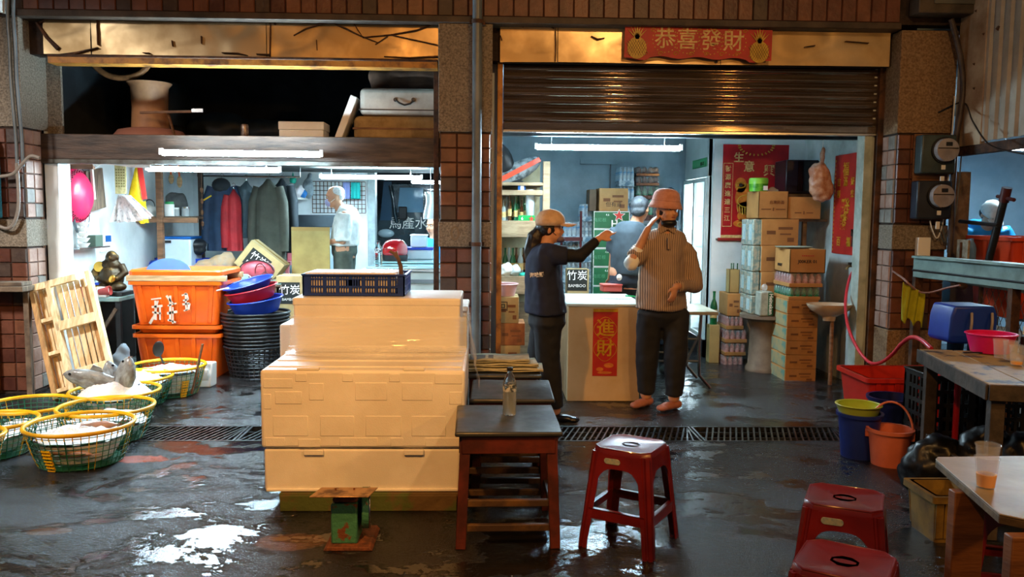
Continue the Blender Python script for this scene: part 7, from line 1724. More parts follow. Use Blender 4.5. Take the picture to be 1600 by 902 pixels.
for i,(px,py,Y,r,lb)in enumerate(((1480,700,4.15,.17,'glossy black bin bag under the old table, left one'),(1560,690,4.1,.20,'glossy black bin bag under the old table, middle one'),(1625,680,4.0,.20,'glossy black bin bag at the right edge under the old table'))):
 t=T('bin_bag',lb,'bag',(X(px,Y),Y,0));b=MB();b.ell((0,0,r*.8),(r,r*.8,r*.8));b.ell((.03,0,r*1.5),(r*.6,r*.5,r*.5));b.ell((-.05,0,r*1.3),(r*.5,r*.5,r*.5));organic('bag_film',b,m_gbag,t,voxel=.018,smooth=2,disp=lambda c:.025*noise.noise(c*12+Vector((i,0,0)))+.012*noise.noise(c*30))
t=rect_tub('storage_tub','yellowed tub on the floor behind the near table','tub',(X(1510,3.6),3.66,0),.20,.24,.22,mat('yellowed_tub','#7d6226','#54401c',scale=8,rough=.5))
zn=.62
t0_=G(1456,714,zn);t1_=G(1572,806,zn);t2_=G(1640,712,zn);t3_=G(1700,806,zn)
t=T('near_table','worn cream-topped wooden table in the bottom right corner, cup of amber drink on it','table',(t0_.x,t0_.y,0))
m_ntop=mat('worn_cream_top','#968360','#7a6848',scale=3,rough=.45,bump=.2);m_nedge=mat('worn_edge','#6d5634','#4a3a24',scale=9,rough=.7,bump=.3);m_nleg=mat('ochre_timber','#7a4a20','#5e3616',scale=4,rough=.55,stretch=(1,1,6),bump=.2)
out=[t0_+Vector((.02,0,0)),t2_,t3_,t1_+Vector((.04,-.03,0)),t1_+Vector((-.01,.015,0)),t0_+Vector((0,-.025,0))]
b=MB();n=len(out);b.add([p-Vector((0,0,.03))for p in out]+[p-Vector((0,0,.006))for p in out],[tuple(range(n)),tuple(range(2*n-1,n-1,-1))]+[(i,(i+1)%n,(i+1)%n+n,i+n)for i in range(n)]);b.build('table_edge',m_nedge,t,world=True,bevel=.003)
b=MB();b.add([p-Vector((0,0,.006))for p in out]+[p.copy()for p in out],[tuple(range(n)),tuple(range(2*n-1,n-1,-1))]+[(i,(i+1)%n,(i+1)%n+n,i+n)for i in range(n)]);b.build('tabletop',m_ntop,t,world=True,bevel=.002)
for(px,py,w)in((1512,760,.10),(1606,830,.10)):
 p=G(px,py,zn)+Vector((0.03,.05,0));MB().box(p.x-w/2,p.x+w/2,p.y-.02,p.y+.02,0,zn-.03).build('leg',m_nleg,t,world=True,bevel=.004)
MB().box(t2_.x-.1,t2_.x,t2_.y-.08,t2_.y-.03,0,zn-.03).build('leg',m_nleg,t,world=True)
p_=G(1540,762,zn)
c1=pcup('clear cup half full of amber drink, standing on the near table',1540,762,zn,h=.095,r=.035,fill=.45)
c1.location.z=zn+.001
c2=dup(c1,(c1.location.x,c1.location.y,zn+.042),None,'empty clear cup nested in the cup of amber drink')
for o in list(C.objects):
 if o.parent==c2 and o.name.startswith('drink'):bpy.data.objects.remove(o)
 # ================================================================ left edge: meter, conduits, ledge
t=T('electricity_meter','teal meter box cut by the left edge of the picture','meter',(X(-4,YF),YF-.01,Z(0,345,YF)));MB().box(-.12,.05,-.12,0,.02,.62).build('meter_case',mat('teal_case','#2c6a74','#235660',scale=5,rough=.4),t,bevel=.012)
t=T('conduit_pair','two grey conduits bending down the left pillar','conduit',P(20,100,YF-.03))
for k in range(2):MB().tube(spline([P(px+k*9,py,YF-.05)for px,py in((12,-10),(12,30),(15,70),(17,120),(21,170),(25,215),(27,260))],4),.013,8).build('conduit_run',m_pipe,t,world=True,smooth=60)
for k in range(2):MB().tube(spline([P(px,py,YF-.06)for px,py in((26+k*2,255),(29,300),(28,330),(20,352),(8,357),(-12,348))]if k==0 else[P(px,py,YF-.07)for px,py in((0,276),(20,272),(36,255),(48,244),(62,247))],4),.014,8).build('conduit_bend',mat('grey_brown_conduit','#7d756c',rough=.5),t,world=True,smooth=60)
t=T('bracket','white bracket box at the top of the left pillar','bracket',P(12,22,YF-.1));MB().box(X(-20,YF),X(24,YF),YF-.14,YF-.12,Z(12,23,YF),Z(12,19,YF)).build('bracket_arm',m_wprint,t,world=True);MB().box(X(22,YF),X(26,YF),YF-.14,YF-.01,Z(12,23,YF),Z(12,-15,YF)).build('bracket_arm',m_wprint,t,world=True)
t=T('wooden_ledge','grey timber ledge against the left pillar behind the pallet','ledge',(X(20,6.5),6.5,0));z_=Z(20,447,6.45)
MB().box(X(-40,6.5),X(44,6.5),6.38,6.58,z_-.04,z_).build('ledge_board',m_wood_old,t,world=True,bevel=.004);MB().box(X(-40,6.5),X(38,6.5),6.42,6.57,z_+.001,z_+.03).build('ledge_board',m_wood_old,t,world=True,bevel=.004)
for px in(-30,30):MB().box(X(px,6.5),X(px,6.5)+.04,6.5,6.54,0,z_-.04).build('leg',m_wood_old,t,world=True)
# ================================================================ PEOPLE
m_skin=mat('skin','#cc9878','#bd8868',scale=6,rough=.5,sss=.15);m_hair=mat('black_hair','#141112','#221c1a',scale=40,rough=.4,stretch=(1,1,.2));m_ghair=mat('grey_hair','#b9bcbc','#8d9090',scale=60,rough=.6)
m_lip=mat('lips','#8e4a40',rough=.4);m_white_eye=mat('eye_white','#d8d4cc',rough=.3)
def M3(rz=0,rx=0,ry=0):return Euler((rx,ry,rz)).to_matrix()
def head_parts(b,c,rot,s=1.0):
 """head volumes around centre c, facing -y in its own frame"""
 def E(off,r,er=(0,0,0)):b.ell(c+rot@(Vector(off)*s),Vector(r)*s,16,10,rot@Euler(er).to_matrix())
 E((0,.012,.025),(.073,.092,.088));E((0,-.022,-.045),(.056,.062,.062));E((0,-.045,-.090),(.026,.024,.020))
 E((0,-.082,-.012),(.011,.012,.022));E((0,-.094,-.026),(.014,.012,.010))
 E((0,-.072,.028),(.048,.018,.012));E((0,-.072,-.058),(.022,.014,.010))
 for sx in(-1,1):E((sx*.072,.008,-.012),(.010,.018,.030));E((sx*.036,-.058,-.028),(.022,.020,.020))
def face(t,c,rot,s=1.0,mask=None,brows=True,eyes=True):
 def at(off):return c+rot@(Vector(off)*s)
 if eyes:
  for sx in(-1,1):
   MB().ell(at((sx*.030,-.079,.008)),Vector((.013,.006,.007))*s,10,6,rot).build('eye',m_white_eye,t,world=True,smooth=80)
   MB().ell(at((sx*.030,-.0845,.008)),Vector((.006,.004,.006))*s,8,6,rot).build('iris',m_eye,t,world=True,smooth=80)
  for sx in(-1,1):MB().obox(at((sx*.031,-.087,.030)),(.030*s,.006,.006),rot).build('eyebrow',m_hair,t,world=True)
 if mask is None:MB().ell(at((0,-.086,-.057)),Vector((.020,.006,.006))*s,10,6,rot).build('mouth',m_lip,t,world=True,smooth=80)
def hand(b,wrist,d,palm_n,s=1.0,curl=.5,point=False,side=1):
 """palm and five fingers; d direction of fingers, palm_n palm normal"""
 d=Vector(d).normalized();n=Vector(palm_n);n=(n-d*n.dot(d)).normalized();w=d.cross(n)*side
 b.loft([[wrist+d*(k*.075*s)+w*(math.cos(a)*ww)*s+n*(math.sin(a)*.013)*s for a in[2*PI*q/10 for q in range(10)]]for k,ww in((-.15,.024),(.2,.030),(.7,.040),(1.0,.040),(1.12,.034))])
 for i,(off,L_)in enumerate(((-.030,.066),(-.010,.075),(.010,.070),(.029,.055))):
  p=wrist+d*.072*s+w*off*s;pts=[p];dd=d.copy();cu=curl if not(point and i==0)else.05
  for k,f_ in enumerate((.42,.32,.26)):
   dd=(dd*math.cos(cu*(.6+.5*k))+n*math.sin(cu*(.6+.5*k))).normalized();pts.append(pts[-1]+dd*L_*f_*s)
  b.tube(pts,[.0095*s,.009*s,.008*s,.0065*s],8)
 p=wrist+d*.022*s-w*.028*s;dd=(d*.6-w*.75+n*.25).normalized()
 b.tube([p,p+dd*.035*s,p+(dd+d*.6).normalized()*.062*s],[.012*s,.011*s,.008*s],8)
def limb(b,pts,rs,n=14):b.tube([Vector(p)for p in pts],rs,n);[b.ell(Vector(p),r*1.0,12,8)for p,r in zip(pts,rs)]
def torso(b,rings,n=26):
 """rings: (centre, half width, half depth, rz)"""
 b.loft([[Vector(c)+M3(rz)@Vector((w*math.cos(a),d*math.sin(a)*(1-.12*math.cos(2*a)),0))for a in[2*PI*q/n for q in range(n)]]for c,w,d,rz in rings])
def wrinkle(a,f):return lambda c:a*noise.noise(Vector((c.x*f,c.y*f,c.z*f*.45)))+a*.5*noise.noise(c*f*2.3)
pf0,pf1=G(1012,637),G(1058,643);Yh=(pf0.y+pf1.y)/2+.05
sc=Yh/FPX
bx_,by_=(X(1040,Yh)),Yh
t=T('person','woman in pink bucket hat, striped beige shirt and dark trousers, hand at her ear','person',(bx_,by_,0))
hc=Vector((X(1040,Yh),Yh-.02,Z(1040,329,Yh)));hr=M3(rz=R(26),rx=R(0))
b=MB();head_parts(b,hc,hr,1.04)
b.tube([hc+Vector((-.0,.02,-.06)),hc+Vector((.005,.04,-.17))],[.052,.058],14)
shz=Z(1040,363,Yh);hipz=Z(1040,478,Yh)
torso(b,[((bx_+.01,by_+.03,hipz-.12),.12,.08,0),((bx_+.01,by_+.03,shz-.3),.11,.09,0),((bx_+.005,by_+.03,shz-.06),.12,.06,0),((bx_+.005,by_+.02,shz),.10,.07,0)])
wr=P(1012,358,Yh-.06);el=P(986,412,Yh-.08);shl=P(1008,379,Yh)
limb(b,[shl,el],[.05,.042]);limb(b,[el,wr],[.040,.026])
hand(b,wr,(hc+Vector((-.055,-.03,.0)))-wr,(1,.2,0),.95,.35,side=-1)
shr=P(1078,384,Yh+.02);er_=P(1086,446,Yh+.0);wr2=P(1056,448,Yh-.19)
limb(b,[shr+Vector((-.03,0,-.03)),er_],[.032,.036]);limb(b,[er_,wr2],[.040,.026]);hand(b,wr2,(P(1050,472,Yh-.22)-wr2),(-.6,.6,-.1),.95,.35)
a1=Vector((X(1018,pf0.y),pf0.y+.05,.09));a2=Vector((X(1064,pf1.y),pf1.y+.07,.09))
limb(b,[(bx_-.08,by_+.03,hipz),(a1.x+.01,a1.y,.45),a1],[.09,.062,.045]);limb(b,[(bx_+.09,by_+.03,hipz),(a2.x,a2.y,.45),a2],[.09,.062,.045])
organic('body',b,m_skin,t,voxel=.009,smooth=3,world=True)
face(t,hc,hr,.98,mask=True)
MB().ell(hc+hr@Vector((0,-.086,-.050)),(.019,.006,.006),10,6,hr).build('mouth',m_lip,t,world=True,smooth=80)
b=MB();b.ell(hc+hr@Vector((0,-.035,-.092)),(.060,.062,.034),16,8,hr);organic('face_mask',b,m_black,t,voxel=.007,smooth=2,world=True)
for s in(-1,1):MB().tube([hc+hr@Vector((s*.055,-.03,-.085)),hc+hr@Vector((s*.074,.0,-.03))],.003,5).build('mask_loop',m_black,t,world=True)
b=MB();b.ell(hc+hr@Vector((0,.025,.005)),(.082,.088,.095),16,10,hr);b.ell(hc+hr@Vector((0,.05,-.05)),(.07,.055,.06),14,8,hr)
hb_=organic('hair',b,m_hair,t,voxel=.01,smooth=2,world=True)
m_hat=mat('dusty_pink_felt','#c98f7c','#b97f6c',scale=30,rough=.9,sheen=.3,bump=.2)
hcc=hc+Vector((0,.015,.062));hm_=hr@M3(0,R(4),R(3))
MB().lathe([(.126,-.046),(.114,-.018),(.102,.006),(.098,.038),(.089,.066),(.068,.086),(.03,.097),(.001,.098),],32,c=hcc,rot=hm_,caps=False).build('bucket_hat',m_hat,t,world=True,smooth=70,solid=.006)
MB().lathe([(.103,.006),(.1035,.012),(.101,.018)],32,c=hcc,rot=hm_,caps=False).build('hat_seam',m_hat,t,world=True,smooth=70,solid=.004)
m_shirt=bpy.data.materials.new('striped_shirt');m_shirt.use_nodes=True
def stripes(m,c1,c2,sc_,mid=.5,axis='X'):
 N=m.node_tree.nodes;L=m.node_tree.links;p=N['Principled BSDF'];tc=N.new('ShaderNodeTexCoord');wv=N.new('ShaderNodeTexWave');wv.bands_direction=axis;wv.inputs['Scale'].default_value=sc_;wv.inputs['Distortion'].default_value=.6;wv.inputs['Detail'].default_value=1
 cr=N.new('ShaderNodeMapRange');cr.inputs[1].default_value=mid-.12;cr.inputs[2].default_value=mid+.12;mx=N.new('ShaderNodeMix');mx.data_type='RGBA';mx.inputs[6].default_value=srgb(c1);mx.inputs[7].default_value=srgb(c2)
 L.new(tc.outputs['Object'],wv.inputs[0]);L.new(wv.outputs[0],cr.inputs[0]);L.new(cr.outputs[0],mx.inputs[0]);L.new(mx.outputs[2],p.inputs['Base Color']);p.inputs['Roughness'].default_value=.85
stripes(m_shirt,'#b59c86','#6f5e52',22)
b=MB();zb_=Z(1040,484,Yh)
torso(b,[((bx_-.01,by_+.03,zb_),.195,.155,0),((bx_-.01,by_+.03,zb_+.20),.175,.145,0),((bx_+.0,by_+.03,shz-.16),.165,.135,0),((bx_+.005,by_+.03,shz-.05),.165,.105,0),((bx_+.008,by_+.03,shz-.005),.13,.08,0),((bx_+.005,by_+.03,shz+.025),.075,.065,0)])
b.tube([shr+Vector((-.05,0,-.02)),shr+Vector((.0,0,-.07)),er_+Vector((.0,0,.02))],[.066,.066,.056],16);b.ell(er_,.056,12,8);b.tube([er_,er_+(wr2-er_)*.85],[.054,.040],14)
b.tube([shl+Vector((.05,0,-.01)),shl+Vector((-.005,0,-.05)),shl+(el-shl)*.8],[.085,.078,.070],16)
organic('shirt',b,m_shirt,t,voxel=.011,smooth=3,world=True,disp=wrinkle(.012,9))
b=MB();b.tube([shl+(el-shl)*.55,el,el+(wr-el)*.45],[.058,.056,.042],14);b.ell(el,.055);organic('white_sleeve',b,m_wprint,t,voxel=.01,smooth=2,world=True,disp=wrinkle(.006,20))['label']='white undersleeve'
b=MB();cN=Vector((bx_+.005,by_+.025,shz+.03))
for s in(-1,1):b.obox(cN+Vector((s*.035,-.075,-.005)),(.065,.012,.05),(R(-20),s*R(35),s*R(15)))
b.build('collar',m_shirt,t,world=True,bevel=.004)
MB().box(bx_-.01,bx_+.014,by_-.135,by_-.115,shz-.12,shz-.04).build('button_placket',m_shirt,t,world=True)
m_trous=mat('black_trousers','#14161c','#1c1f26',scale=8,rough=.8)
b=MB();torso(b,[((bx_+.005,by_+.03,hipz-.16),.10,.08,0),((bx_+.005,by_+.03,hipz-.08),.178,.125,0),((bx_+.005,by_+.03,hipz+.06),.175,.125,0)])
for an,sx in((a1,-.09),(a2,.10)):b.tube([(bx_+sx,by_+.03,hipz-.05),(an.x*.6+(bx_+sx)*.4,an.y,.45),(an.x,an.y+.01,.10)],[.105,.088,.070],18)
organic('trousers',b,m_trous,t,voxel=.012,smooth=3,world=True,disp=wrinkle(.012,8))
m_slip=mat('tan_clogs','#b3735c','#9c6048',scale=10,rough=.6)
def shoe(an,yaw,m,L_=.25,nm='shoe',h=.075):
 b=MB();r_=M3(yaw);
 for(off,r)in(((0,.02,.035),(.042,.06,.036)),((0,-.06,.032),(.045,.08,.032)),((0,-.125,.026),(.043,.05,.025))):b.ell(Vector((an.x,an.y,0))+r_@Vector(off),r,14,8,r_)
 organic(nm,b,m,t,voxel=.008,smooth=2,world=True)
shoe(a1,R(-48),m_slip);shoe(a2,R(-55),m_slip)
pf=G(886,662);Yc=pf.y
t=T('person','woman in beige cap, navy t-shirt and black trousers with a ponytail, pointing right','person',(X(858,Yc),Yc,0))
hc=Vector((X(861,Yc),Yc,Z(861,357,Yc)));hr=M3(rz=R(82),rx=0)
b=MB();head_parts(b,hc,hr,.92)
b.tube([hc+Vector((-.02,0,-.05)),hc+Vector((-.035,0,-.14))],[.045,.052],12)
shz=Z(850,384,Yc);hipz=Z(850,487,Yc);xs=X(850,Yc);xh=X(856,Yc)
torso(b,[((xh,Yc,hipz-.10),.12,.14,0),((xs-.0,Yc,shz-.25),.10,.13,0),((xs,Yc,shz-.05),.09,.16,0),((xs,Yc,shz),.06,.08,0)])
sh=Vector((xs+.01,Yc-.13,shz-.05));el=P(907,400,Yc-.16);wr=P(935,373,Yc-.10)
limb(b,[sh,el],[.045,.038]);limb(b,[el,wr],[.036,.024]);hand(b,wr,(P(962,357,Yc-.08)-wr),(-.2,.5,-.8),.95,.5,point=True)
sh2=Vector((xs,Yc+.14,shz-.05));limb(b,[sh2,sh2+Vector((.0,.05,-.24)),sh2+Vector((.09,.0,-.42))],[.045,.038,.024]);hand(b,sh2+Vector((.09,0,-.42)),(.5,-.2,-.8),(-.5,-.5,0),.95,.4)
ac=Vector((X(872,Yc),Yc+.03,.09));ad=Vector((X(845,Yc),Yc+.30,.09))
limb(b,[(xh,Yc-.07,hipz),(X(858,Yc),Yc-.02,.45),ac],[.085,.06,.042]);limb(b,[(xh,Yc+.08,hipz),(X(848,Yc),Yc+.18,.45),ad],[.085,.06,.042])
organic('body',b,m_skin,t,voxel=.009,smooth=3,world=True)
face(t,hc,hr,.92,mask=True)
b=MB();b.ell(hc+hr@Vector((0,-.062,-.072)),(.042,.036,.026),14,8,hr);organic('face_mask',b,mat('grey_mask','#6a5f74',rough=.7),t,voxel=.007,smooth=2,world=True)
MB().tube([hc+hr@Vector((-.05,-.04,-.045)),hc+hr@Vector((-.068,.0,-.01))],.0025,5).build('mask_loop',m_black,t,world=True)
b=MB();b.ell(hc+hr@Vector((0,.022,.012)),(.076,.078,.080),16,10,hr);b.ell(hc+hr@Vector((0,.075,-.02)),(.04,.035,.04),12,8,hr)
hx=hc.x
b.tube([hc+Vector((-.07,0,-.01)),hc+Vector((-.11,0,-.06)),hc+Vector((-.135,.0,-.16)),hc+Vector((-.135,0,-.33))],[.036,.055,.052,.018],12)
organic('ponytail_hair',b,m_hair,t,voxel=.009,smooth=2,world=True,disp=wrinkle(.006,30))
m_cap=mat('beige_cap','#c9ab8c','#b89a7c',scale=30,rough=.85)
hcc=hc+Vector((-.005,0,.035))
b=MB();b.lathe([(.086,-.015),(.090,.01),(.084,.045),(.062,.075),(.03,.09),(.001,.094)],28,c=hcc,rot=hr,caps=False,sy=1.12);b.build('cap_crown',m_cap,t,world=True,smooth=70,solid=.005)
b=MB();b.grid(14,6,lambda u,v:hcc+hr@Vector(((u-.5)*2*(.078-.012*v),-.075-(.105*v)*math.sqrt(max(.05,1-((u-.5)*1.7)**2)),.004-.010*v-.03*((u-.5)*2)**2*.6)));b.build('cap_peak',m_cap,t,world=True,smooth=70,solid=.006,fix=False)
MB().ell(hcc+Vector((0,0,.094)),.008,8,6).build('cap_button',m_cap,t,world=True)
m_tee=mat('navy_tshirt','#1a2340','#151c34',scale=6,rough=.85)
zb_=Z(850,489,Yc)
b=MB();torso(b,[((xh-.005,Yc,zb_),.148,.175,0),((xh-.02,Yc,zb_+.2),.130,.165,0),((xs-.005,Yc,shz-.2),.125,.165,0),((xs,Yc,shz-.07),.115,.18,0),((xs,Yc,shz-.01),.085,.12,0),((xs+.0,Yc,shz+.015),.06,.065,0)])
b.tube([sh+Vector((-.03,.03,0)),sh+(el-sh)*.25,sh+(el-sh)*.62],[.075,.072,.066],14);b.tube([sh2+Vector((0,-.03,0)),sh2+Vector((0,.03,-.15))],[.075,.066],14)
organic('tshirt',b,m_tee,t,voxel=.011,smooth=3,world=True,disp=wrinkle(.010,9))
b=MB();b.tube([sh+(el-sh)*.4,el,el+(wr-el)*.9],[.052,.047,.032],14);b.ell(el,.045);organic('arm_sleeve',b,mat('black_sleeve','#0e1018',rough=.8),t,voxel=.01,smooth=2,world=True,disp=wrinkle(.004,20))
text('海味鮮',.034,m_wprint,t,(xs-.055,Yc-.172,shz-.19),Matrix.Rotation(R(-6),4,'Y')@Euler((PI/2,0,R(-24))).to_matrix().to_4x4(),world=True,bold=.0008)
b=MB();torso(b,[((xh,Yc,hipz-.16),.08,.10,0),((xh,Yc,hipz-.08),.130,.165,0),((xh,Yc,hipz+.04),.125,.15,0)])
for an,sy,kx in((ac,-.075,858),(ad,.09,848)):b.tube([(xh,Yc+sy,hipz-.04),(X(kx,Yc),(Yc+sy+an.y)/2,.45),(an.x,an.y,.11)],[.10,.085,.062],16)
organic('trousers',b,m_trous,t,voxel=.012,smooth=3,world=True,disp=wrinkle(.010,8))
shoe(ac,R(80),m_rubber,nm='boot');shoe(ad,R(80),m_rubber,nm='boot')
Ym=7.5
t=T('person','man in dark grey t-shirt seen from behind, leaning between counter and cooler','person',(X(985,Ym),Ym,0))
hc=Vector((X(1001,Ym),Ym+.02,Z(1001,327,Ym)));hr=M3(rz=R(150),rx=R(12))
b=MB();head_parts(b,hc,hr,1.0)
shz=Z(985,352,Ym);hipz=Z(985,425,Ym);x_=X(986,Ym)
b.tube([hc+Vector((-.01,.0,-.05)),hc+Vector((-.04,.0,-.15))],[.055,.062],12)
torso(b,[((x_,Ym,hipz-.15),.16,.12,0),((x_-.01,Ym,shz-.2),.14,.12,0),((x_-.01,Ym,shz-.03),.14,.10,0),((x_,Ym,shz+.02),.09,.07,0)])
for s in(-1,1):
 s0=Vector((x_+s*.13,Ym+.02,shz-.07));s1=s0+Vector((s*.01,.07,-.26));s2=s1+Vector((0,.16,-.18));limb(b,[s0,s1,s2],[.05,.04,.027]);hand(b,s2,(0,.8,-.3),(0,-.3,-.8),1,.4)
for s in(-1,1):limb(b,[(x_+s*.09,Ym,hipz),(X(1012+s*32,Ym-.05),Ym+.02,.5),(X(1014+s*34,Ym-.1),Ym,.10)],[.10,.065,.045])
organic('body',b,m_skin,t,voxel=.01,smooth=3,world=True)
b=MB();b.ell(hc+hr@Vector((0,.03,.035)),(.082,.085,.080),16,10,hr);b.ell(hc+hr@Vector((0,.055,-.03)),(.072,.05,.05),14,8,hr);organic('hair',b,mat('dark_grey_hair','#2a2d30','#3c4044',scale=60,rough=.6),t,voxel=.009,smooth=2,world=True,disp=wrinkle(.005,40))
b=MB();torso(b,[((x_,Ym,hipz-.02),.17,.15,0),((x_-.01,Ym,shz-.24),.165,.15,0),((x_-.01,Ym,shz-.06),.165,.13,0),((x_-.005,Ym,shz+.01),.12,.10,0),((x_,Ym,shz+.035),.08,.075,0)])
for s in(-1,1):b.tube([Vector((x_+s*.11,Ym,shz-.05)),Vector((x_+s*.14,Ym+.02,shz-.12)),Vector((x_+s*.145,Ym+.06,shz-.24))],[.08,.078,.068],14)
organic('tshirt',b,mat('charcoal_tshirt','#39444c','#2d373e',scale=6,rough=.85),t,voxel=.012,smooth=3,world=True,disp=wrinkle(.01,8))
m_jean=mat('dark_jeans','#1c2430','#151c26',scale=8,rough=.8)
b=MB();torso(b,[((x_,Ym,hipz-.2),.10,.08,0),((x_,Ym,hipz-.1),.19,.14,0),((x_,Ym,hipz+.01),.18,.135,0)])
for s in(-1,1):b.tube([(x_+s*.09,Ym,hipz-.08),(X(1012+s*32,Ym-.05),Ym+.02,.5),(X(1014+s*34,Ym-.1),Ym,.26)],[.12,.085,.07],16)
organic('trousers',b,m_jean,t,voxel=.013,smooth=3,world=True,disp=wrinkle(.01,8))
MB().ell((x_-.12,Ym-.155,hipz-.04),(.025,.015,.03),8,6).build('white_tag',m_wprint,t,world=True)
for s in(-1,1):
 an=Vector((X(1014+s*34,Ym-.1),Ym,0));b=MB();b.tube([an+Vector((0,0,.36)),an+Vector((0,0,.06))],[.062,.055],14);b.ell(an+Vector((-.01,-.07,.045)),(.05,.11,.045));b.ell(an+Vector((0,.0,.05)),(.05,.06,.05));organic('rubber_boot',b,m_rubber,t,voxel=.01,smooth=2,world=True)
Yo=9.1
t=T('person','old man with white hair, face mask and white shirt working in the left shop','person',(X(542,Yo),Yo,0))
hc=Vector((X(523,Yo),Yo,Z(523,308,Yo)));hr=M3(rz=R(-78),rx=R(8))
b=MB();head_parts(b,hc,hr,1.02)
shz=Z(542,325,Yo);hipz=Z(540,382,Yo);xs=X(543,Yo)
b.tube([hc+Vector((.02,0,-.05)),hc+Vector((.08,0,-.15))],[.052,.062],12)
torso(b,[((X(537,Yo),Yo,hipz-.15),.12,.16,0),((X(541,Yo),Yo,shz-.25),.12,.16,0),((xs,Yo,shz-.05),.11,.18,0),((xs-.01,Yo,shz),.07,.09,0)])
for s in(-1,1):
 s0=Vector((xs,Yo+s*.17,shz-.08));s1=s0+Vector((-.02,s*.03,-.27));s2=P(516,378,Yo+s*.12);limb(b,[s0,s1],[.05,.042]);limb(b,[s1,s2],[.04,.027]);hand(b,s2,(-.9,0,-.25),(0,-s*.3,-.9),1,.5)
for s in(-1,1):limb(b,[(X(538,Yo),Yo+s*.09,hipz),(X(537,Yo),Yo+s*.09,.48),(X(540,Yo),Yo+s*.09,.09)],[.09,.065,.045])
organic('body',b,m_skin,t,voxel=.01,smooth=3,world=True)
face(t,hc,hr,1.02,mask=True)
b=MB();b.ell(hc+hr@Vector((0,-.072,-.050)),(.05,.04,.045),14,8,hr);organic('face_mask',b,mat('lilac_mask','#a8a8d0',rough=.7),t,voxel=.007,smooth=2,world=True)
for s in(-1,1):MB().tube([hc+hr@Vector((s*.05,-.05,-.05)),hc+hr@Vector((s*.076,.0,-.02))],.003,5).build('mask_loop',m_wprint,t,world=True)
b=MB();b.ell(hc+hr@Vector((0,.032,.045)),(.080,.085,.068),16,10,hr);b.ell(hc+hr@Vector((0,.065,-.005)),(.068,.042,.045),14,8,hr);organic('hair',b,mat('white_hair','#d8dcdc','#b8bcbc',scale=60,rough=.6),t,voxel=.009,smooth=2,world=True)
m_ws=mat('white_shirt','#e4e8e2','#ccd2cc',scale=14,rough=.8)
b=MB();zb_=Z(540,384,Yo);torso(b,[((X(537,Yo),Yo,zb_),.16,.18,0),((X(541,Yo),Yo,zb_+.18),.16,.19,0),((xs,Yo,shz-.12),.15,.20,0),((xs-.01,Yo,shz-.01),.10,.14,0),((xs-.03,Yo,shz+.03),.07,.07,0)])
for s in(-1,1):s0=Vector((xs,Yo+s*.17,shz-.06));b.tube([s0,s0+Vector((-.02,s*.03,-.30))],[.085,.078],14)
organic('shirt',b,m_ws,t,voxel=.012,smooth=3,world=True,disp=wrinkle(.012,9))
b=MB();torso(b,[((X(538,Yo),Yo,hipz-.2),.07,.08,0),((X(538,Yo),Yo,hipz-.1),.14,.16,0),((X(538,Yo),Yo,hipz+.02),.135,.155,0)])
for s in(-1,1):b.tube([(X(538,Yo),Yo+s*.08,hipz-.08),(X(537,Yo),Yo+s*.09,.48),(X(540,Yo),Yo+s*.09,.10)],[.11,.085,.07],16)
organic('trousers',b,mat('grey_trousers','#4c564c','#3d463e',scale=8,rough=.8),t,voxel=.013,smooth=3,world=True,disp=wrinkle(.01,8))
for s in(-1,1):shoe(Vector((X(540,Yo),Yo+s*.09,0)),R(-80),m_rubber)
Yn=9.75
t=T('person','close-cropped man in blue top half hidden behind the middle pillar','person',(X(681,Yn),Yn,0))
hc=Vector((X(677,Yn),Yn,Z(680,353,Yn)));hr=M3(rz=R(-35),rx=R(6));xs=X(676,Yn)
b=MB();head_parts(b,hc,hr,1.0);b.tube([hc+Vector((0,0,-.05)),hc+Vector((.02,0,-.14))],[.052,.062],12);sz=hc.z-.16
torso(b,[((xs,Yn,.55),.14,.13,0),((xs,Yn,sz-.3),.13,.12,0),((xs,Yn,sz-.04),.15,.10,0),((xs,Yn,sz),.08,.07,0)])
for s in(-1,1):
 s0=Vector((xs+s*.13,Yn,sz-.08));s1=s0+Vector((s*.01,-.06,-.22));s2=s1+Vector((-s*.06,-.18,.0));limb(b,[s0,s1,s2],[.045,.04,.026]);hand(b,s2,(-s*.3,-.9,0),(0,0,-1),1,.5)
for s in(-1,1):limb(b,[(xs+s*.08,Yn,.55),(xs+s*.09,Yn-.03,.3),(xs+s*.09,Yn,.08)],[.08,.06,.045])
organic('body',b,m_skin,t,voxel=.01,smooth=3,world=True);face(t,hc,hr)
b=MB();b.ell(hc+hr@Vector((0,.018,.042)),(.076,.088,.072),16,10,hr);organic('hair',b,mat('stubble_hair','#5a4c44','#4a3e38',scale=60,rough=.8),t,voxel=.009,smooth=2,world=True)
b=MB();torso(b,[((xs,Yn,.5),.18,.16,0),((xs,Yn,sz-.25),.17,.15,0),((xs,Yn,sz-.06),.18,.13,0),((xs,Yn,sz+.02),.09,.08,0)])
for s in(-1,1):b.tube([Vector((xs+s*.11,Yn,sz-.06)),Vector((xs+s*.14,Yn-.03,sz-.24))],[.075,.065],12)
organic('blue_top',b,mat('sky_blue_top','#2f9ad0','#2888bc',scale=6,rough=.8),t,voxel=.013,smooth=3,world=True,disp=wrinkle(.01,8))
b=MB()
for s in(-1,1):b.tube([(xs+s*.08,Yn,.55),(xs+s*.09,Yn-.03,.3),(xs+s*.09,Yn,.10)],[.10,.08,.065],14)
organic('trousers',b,m_jean,t,voxel=.014,smooth=3,world=True)
for s in(-1,1):shoe(Vector((xs+s*.09,Yn,0)),R(-10),m_rubber)
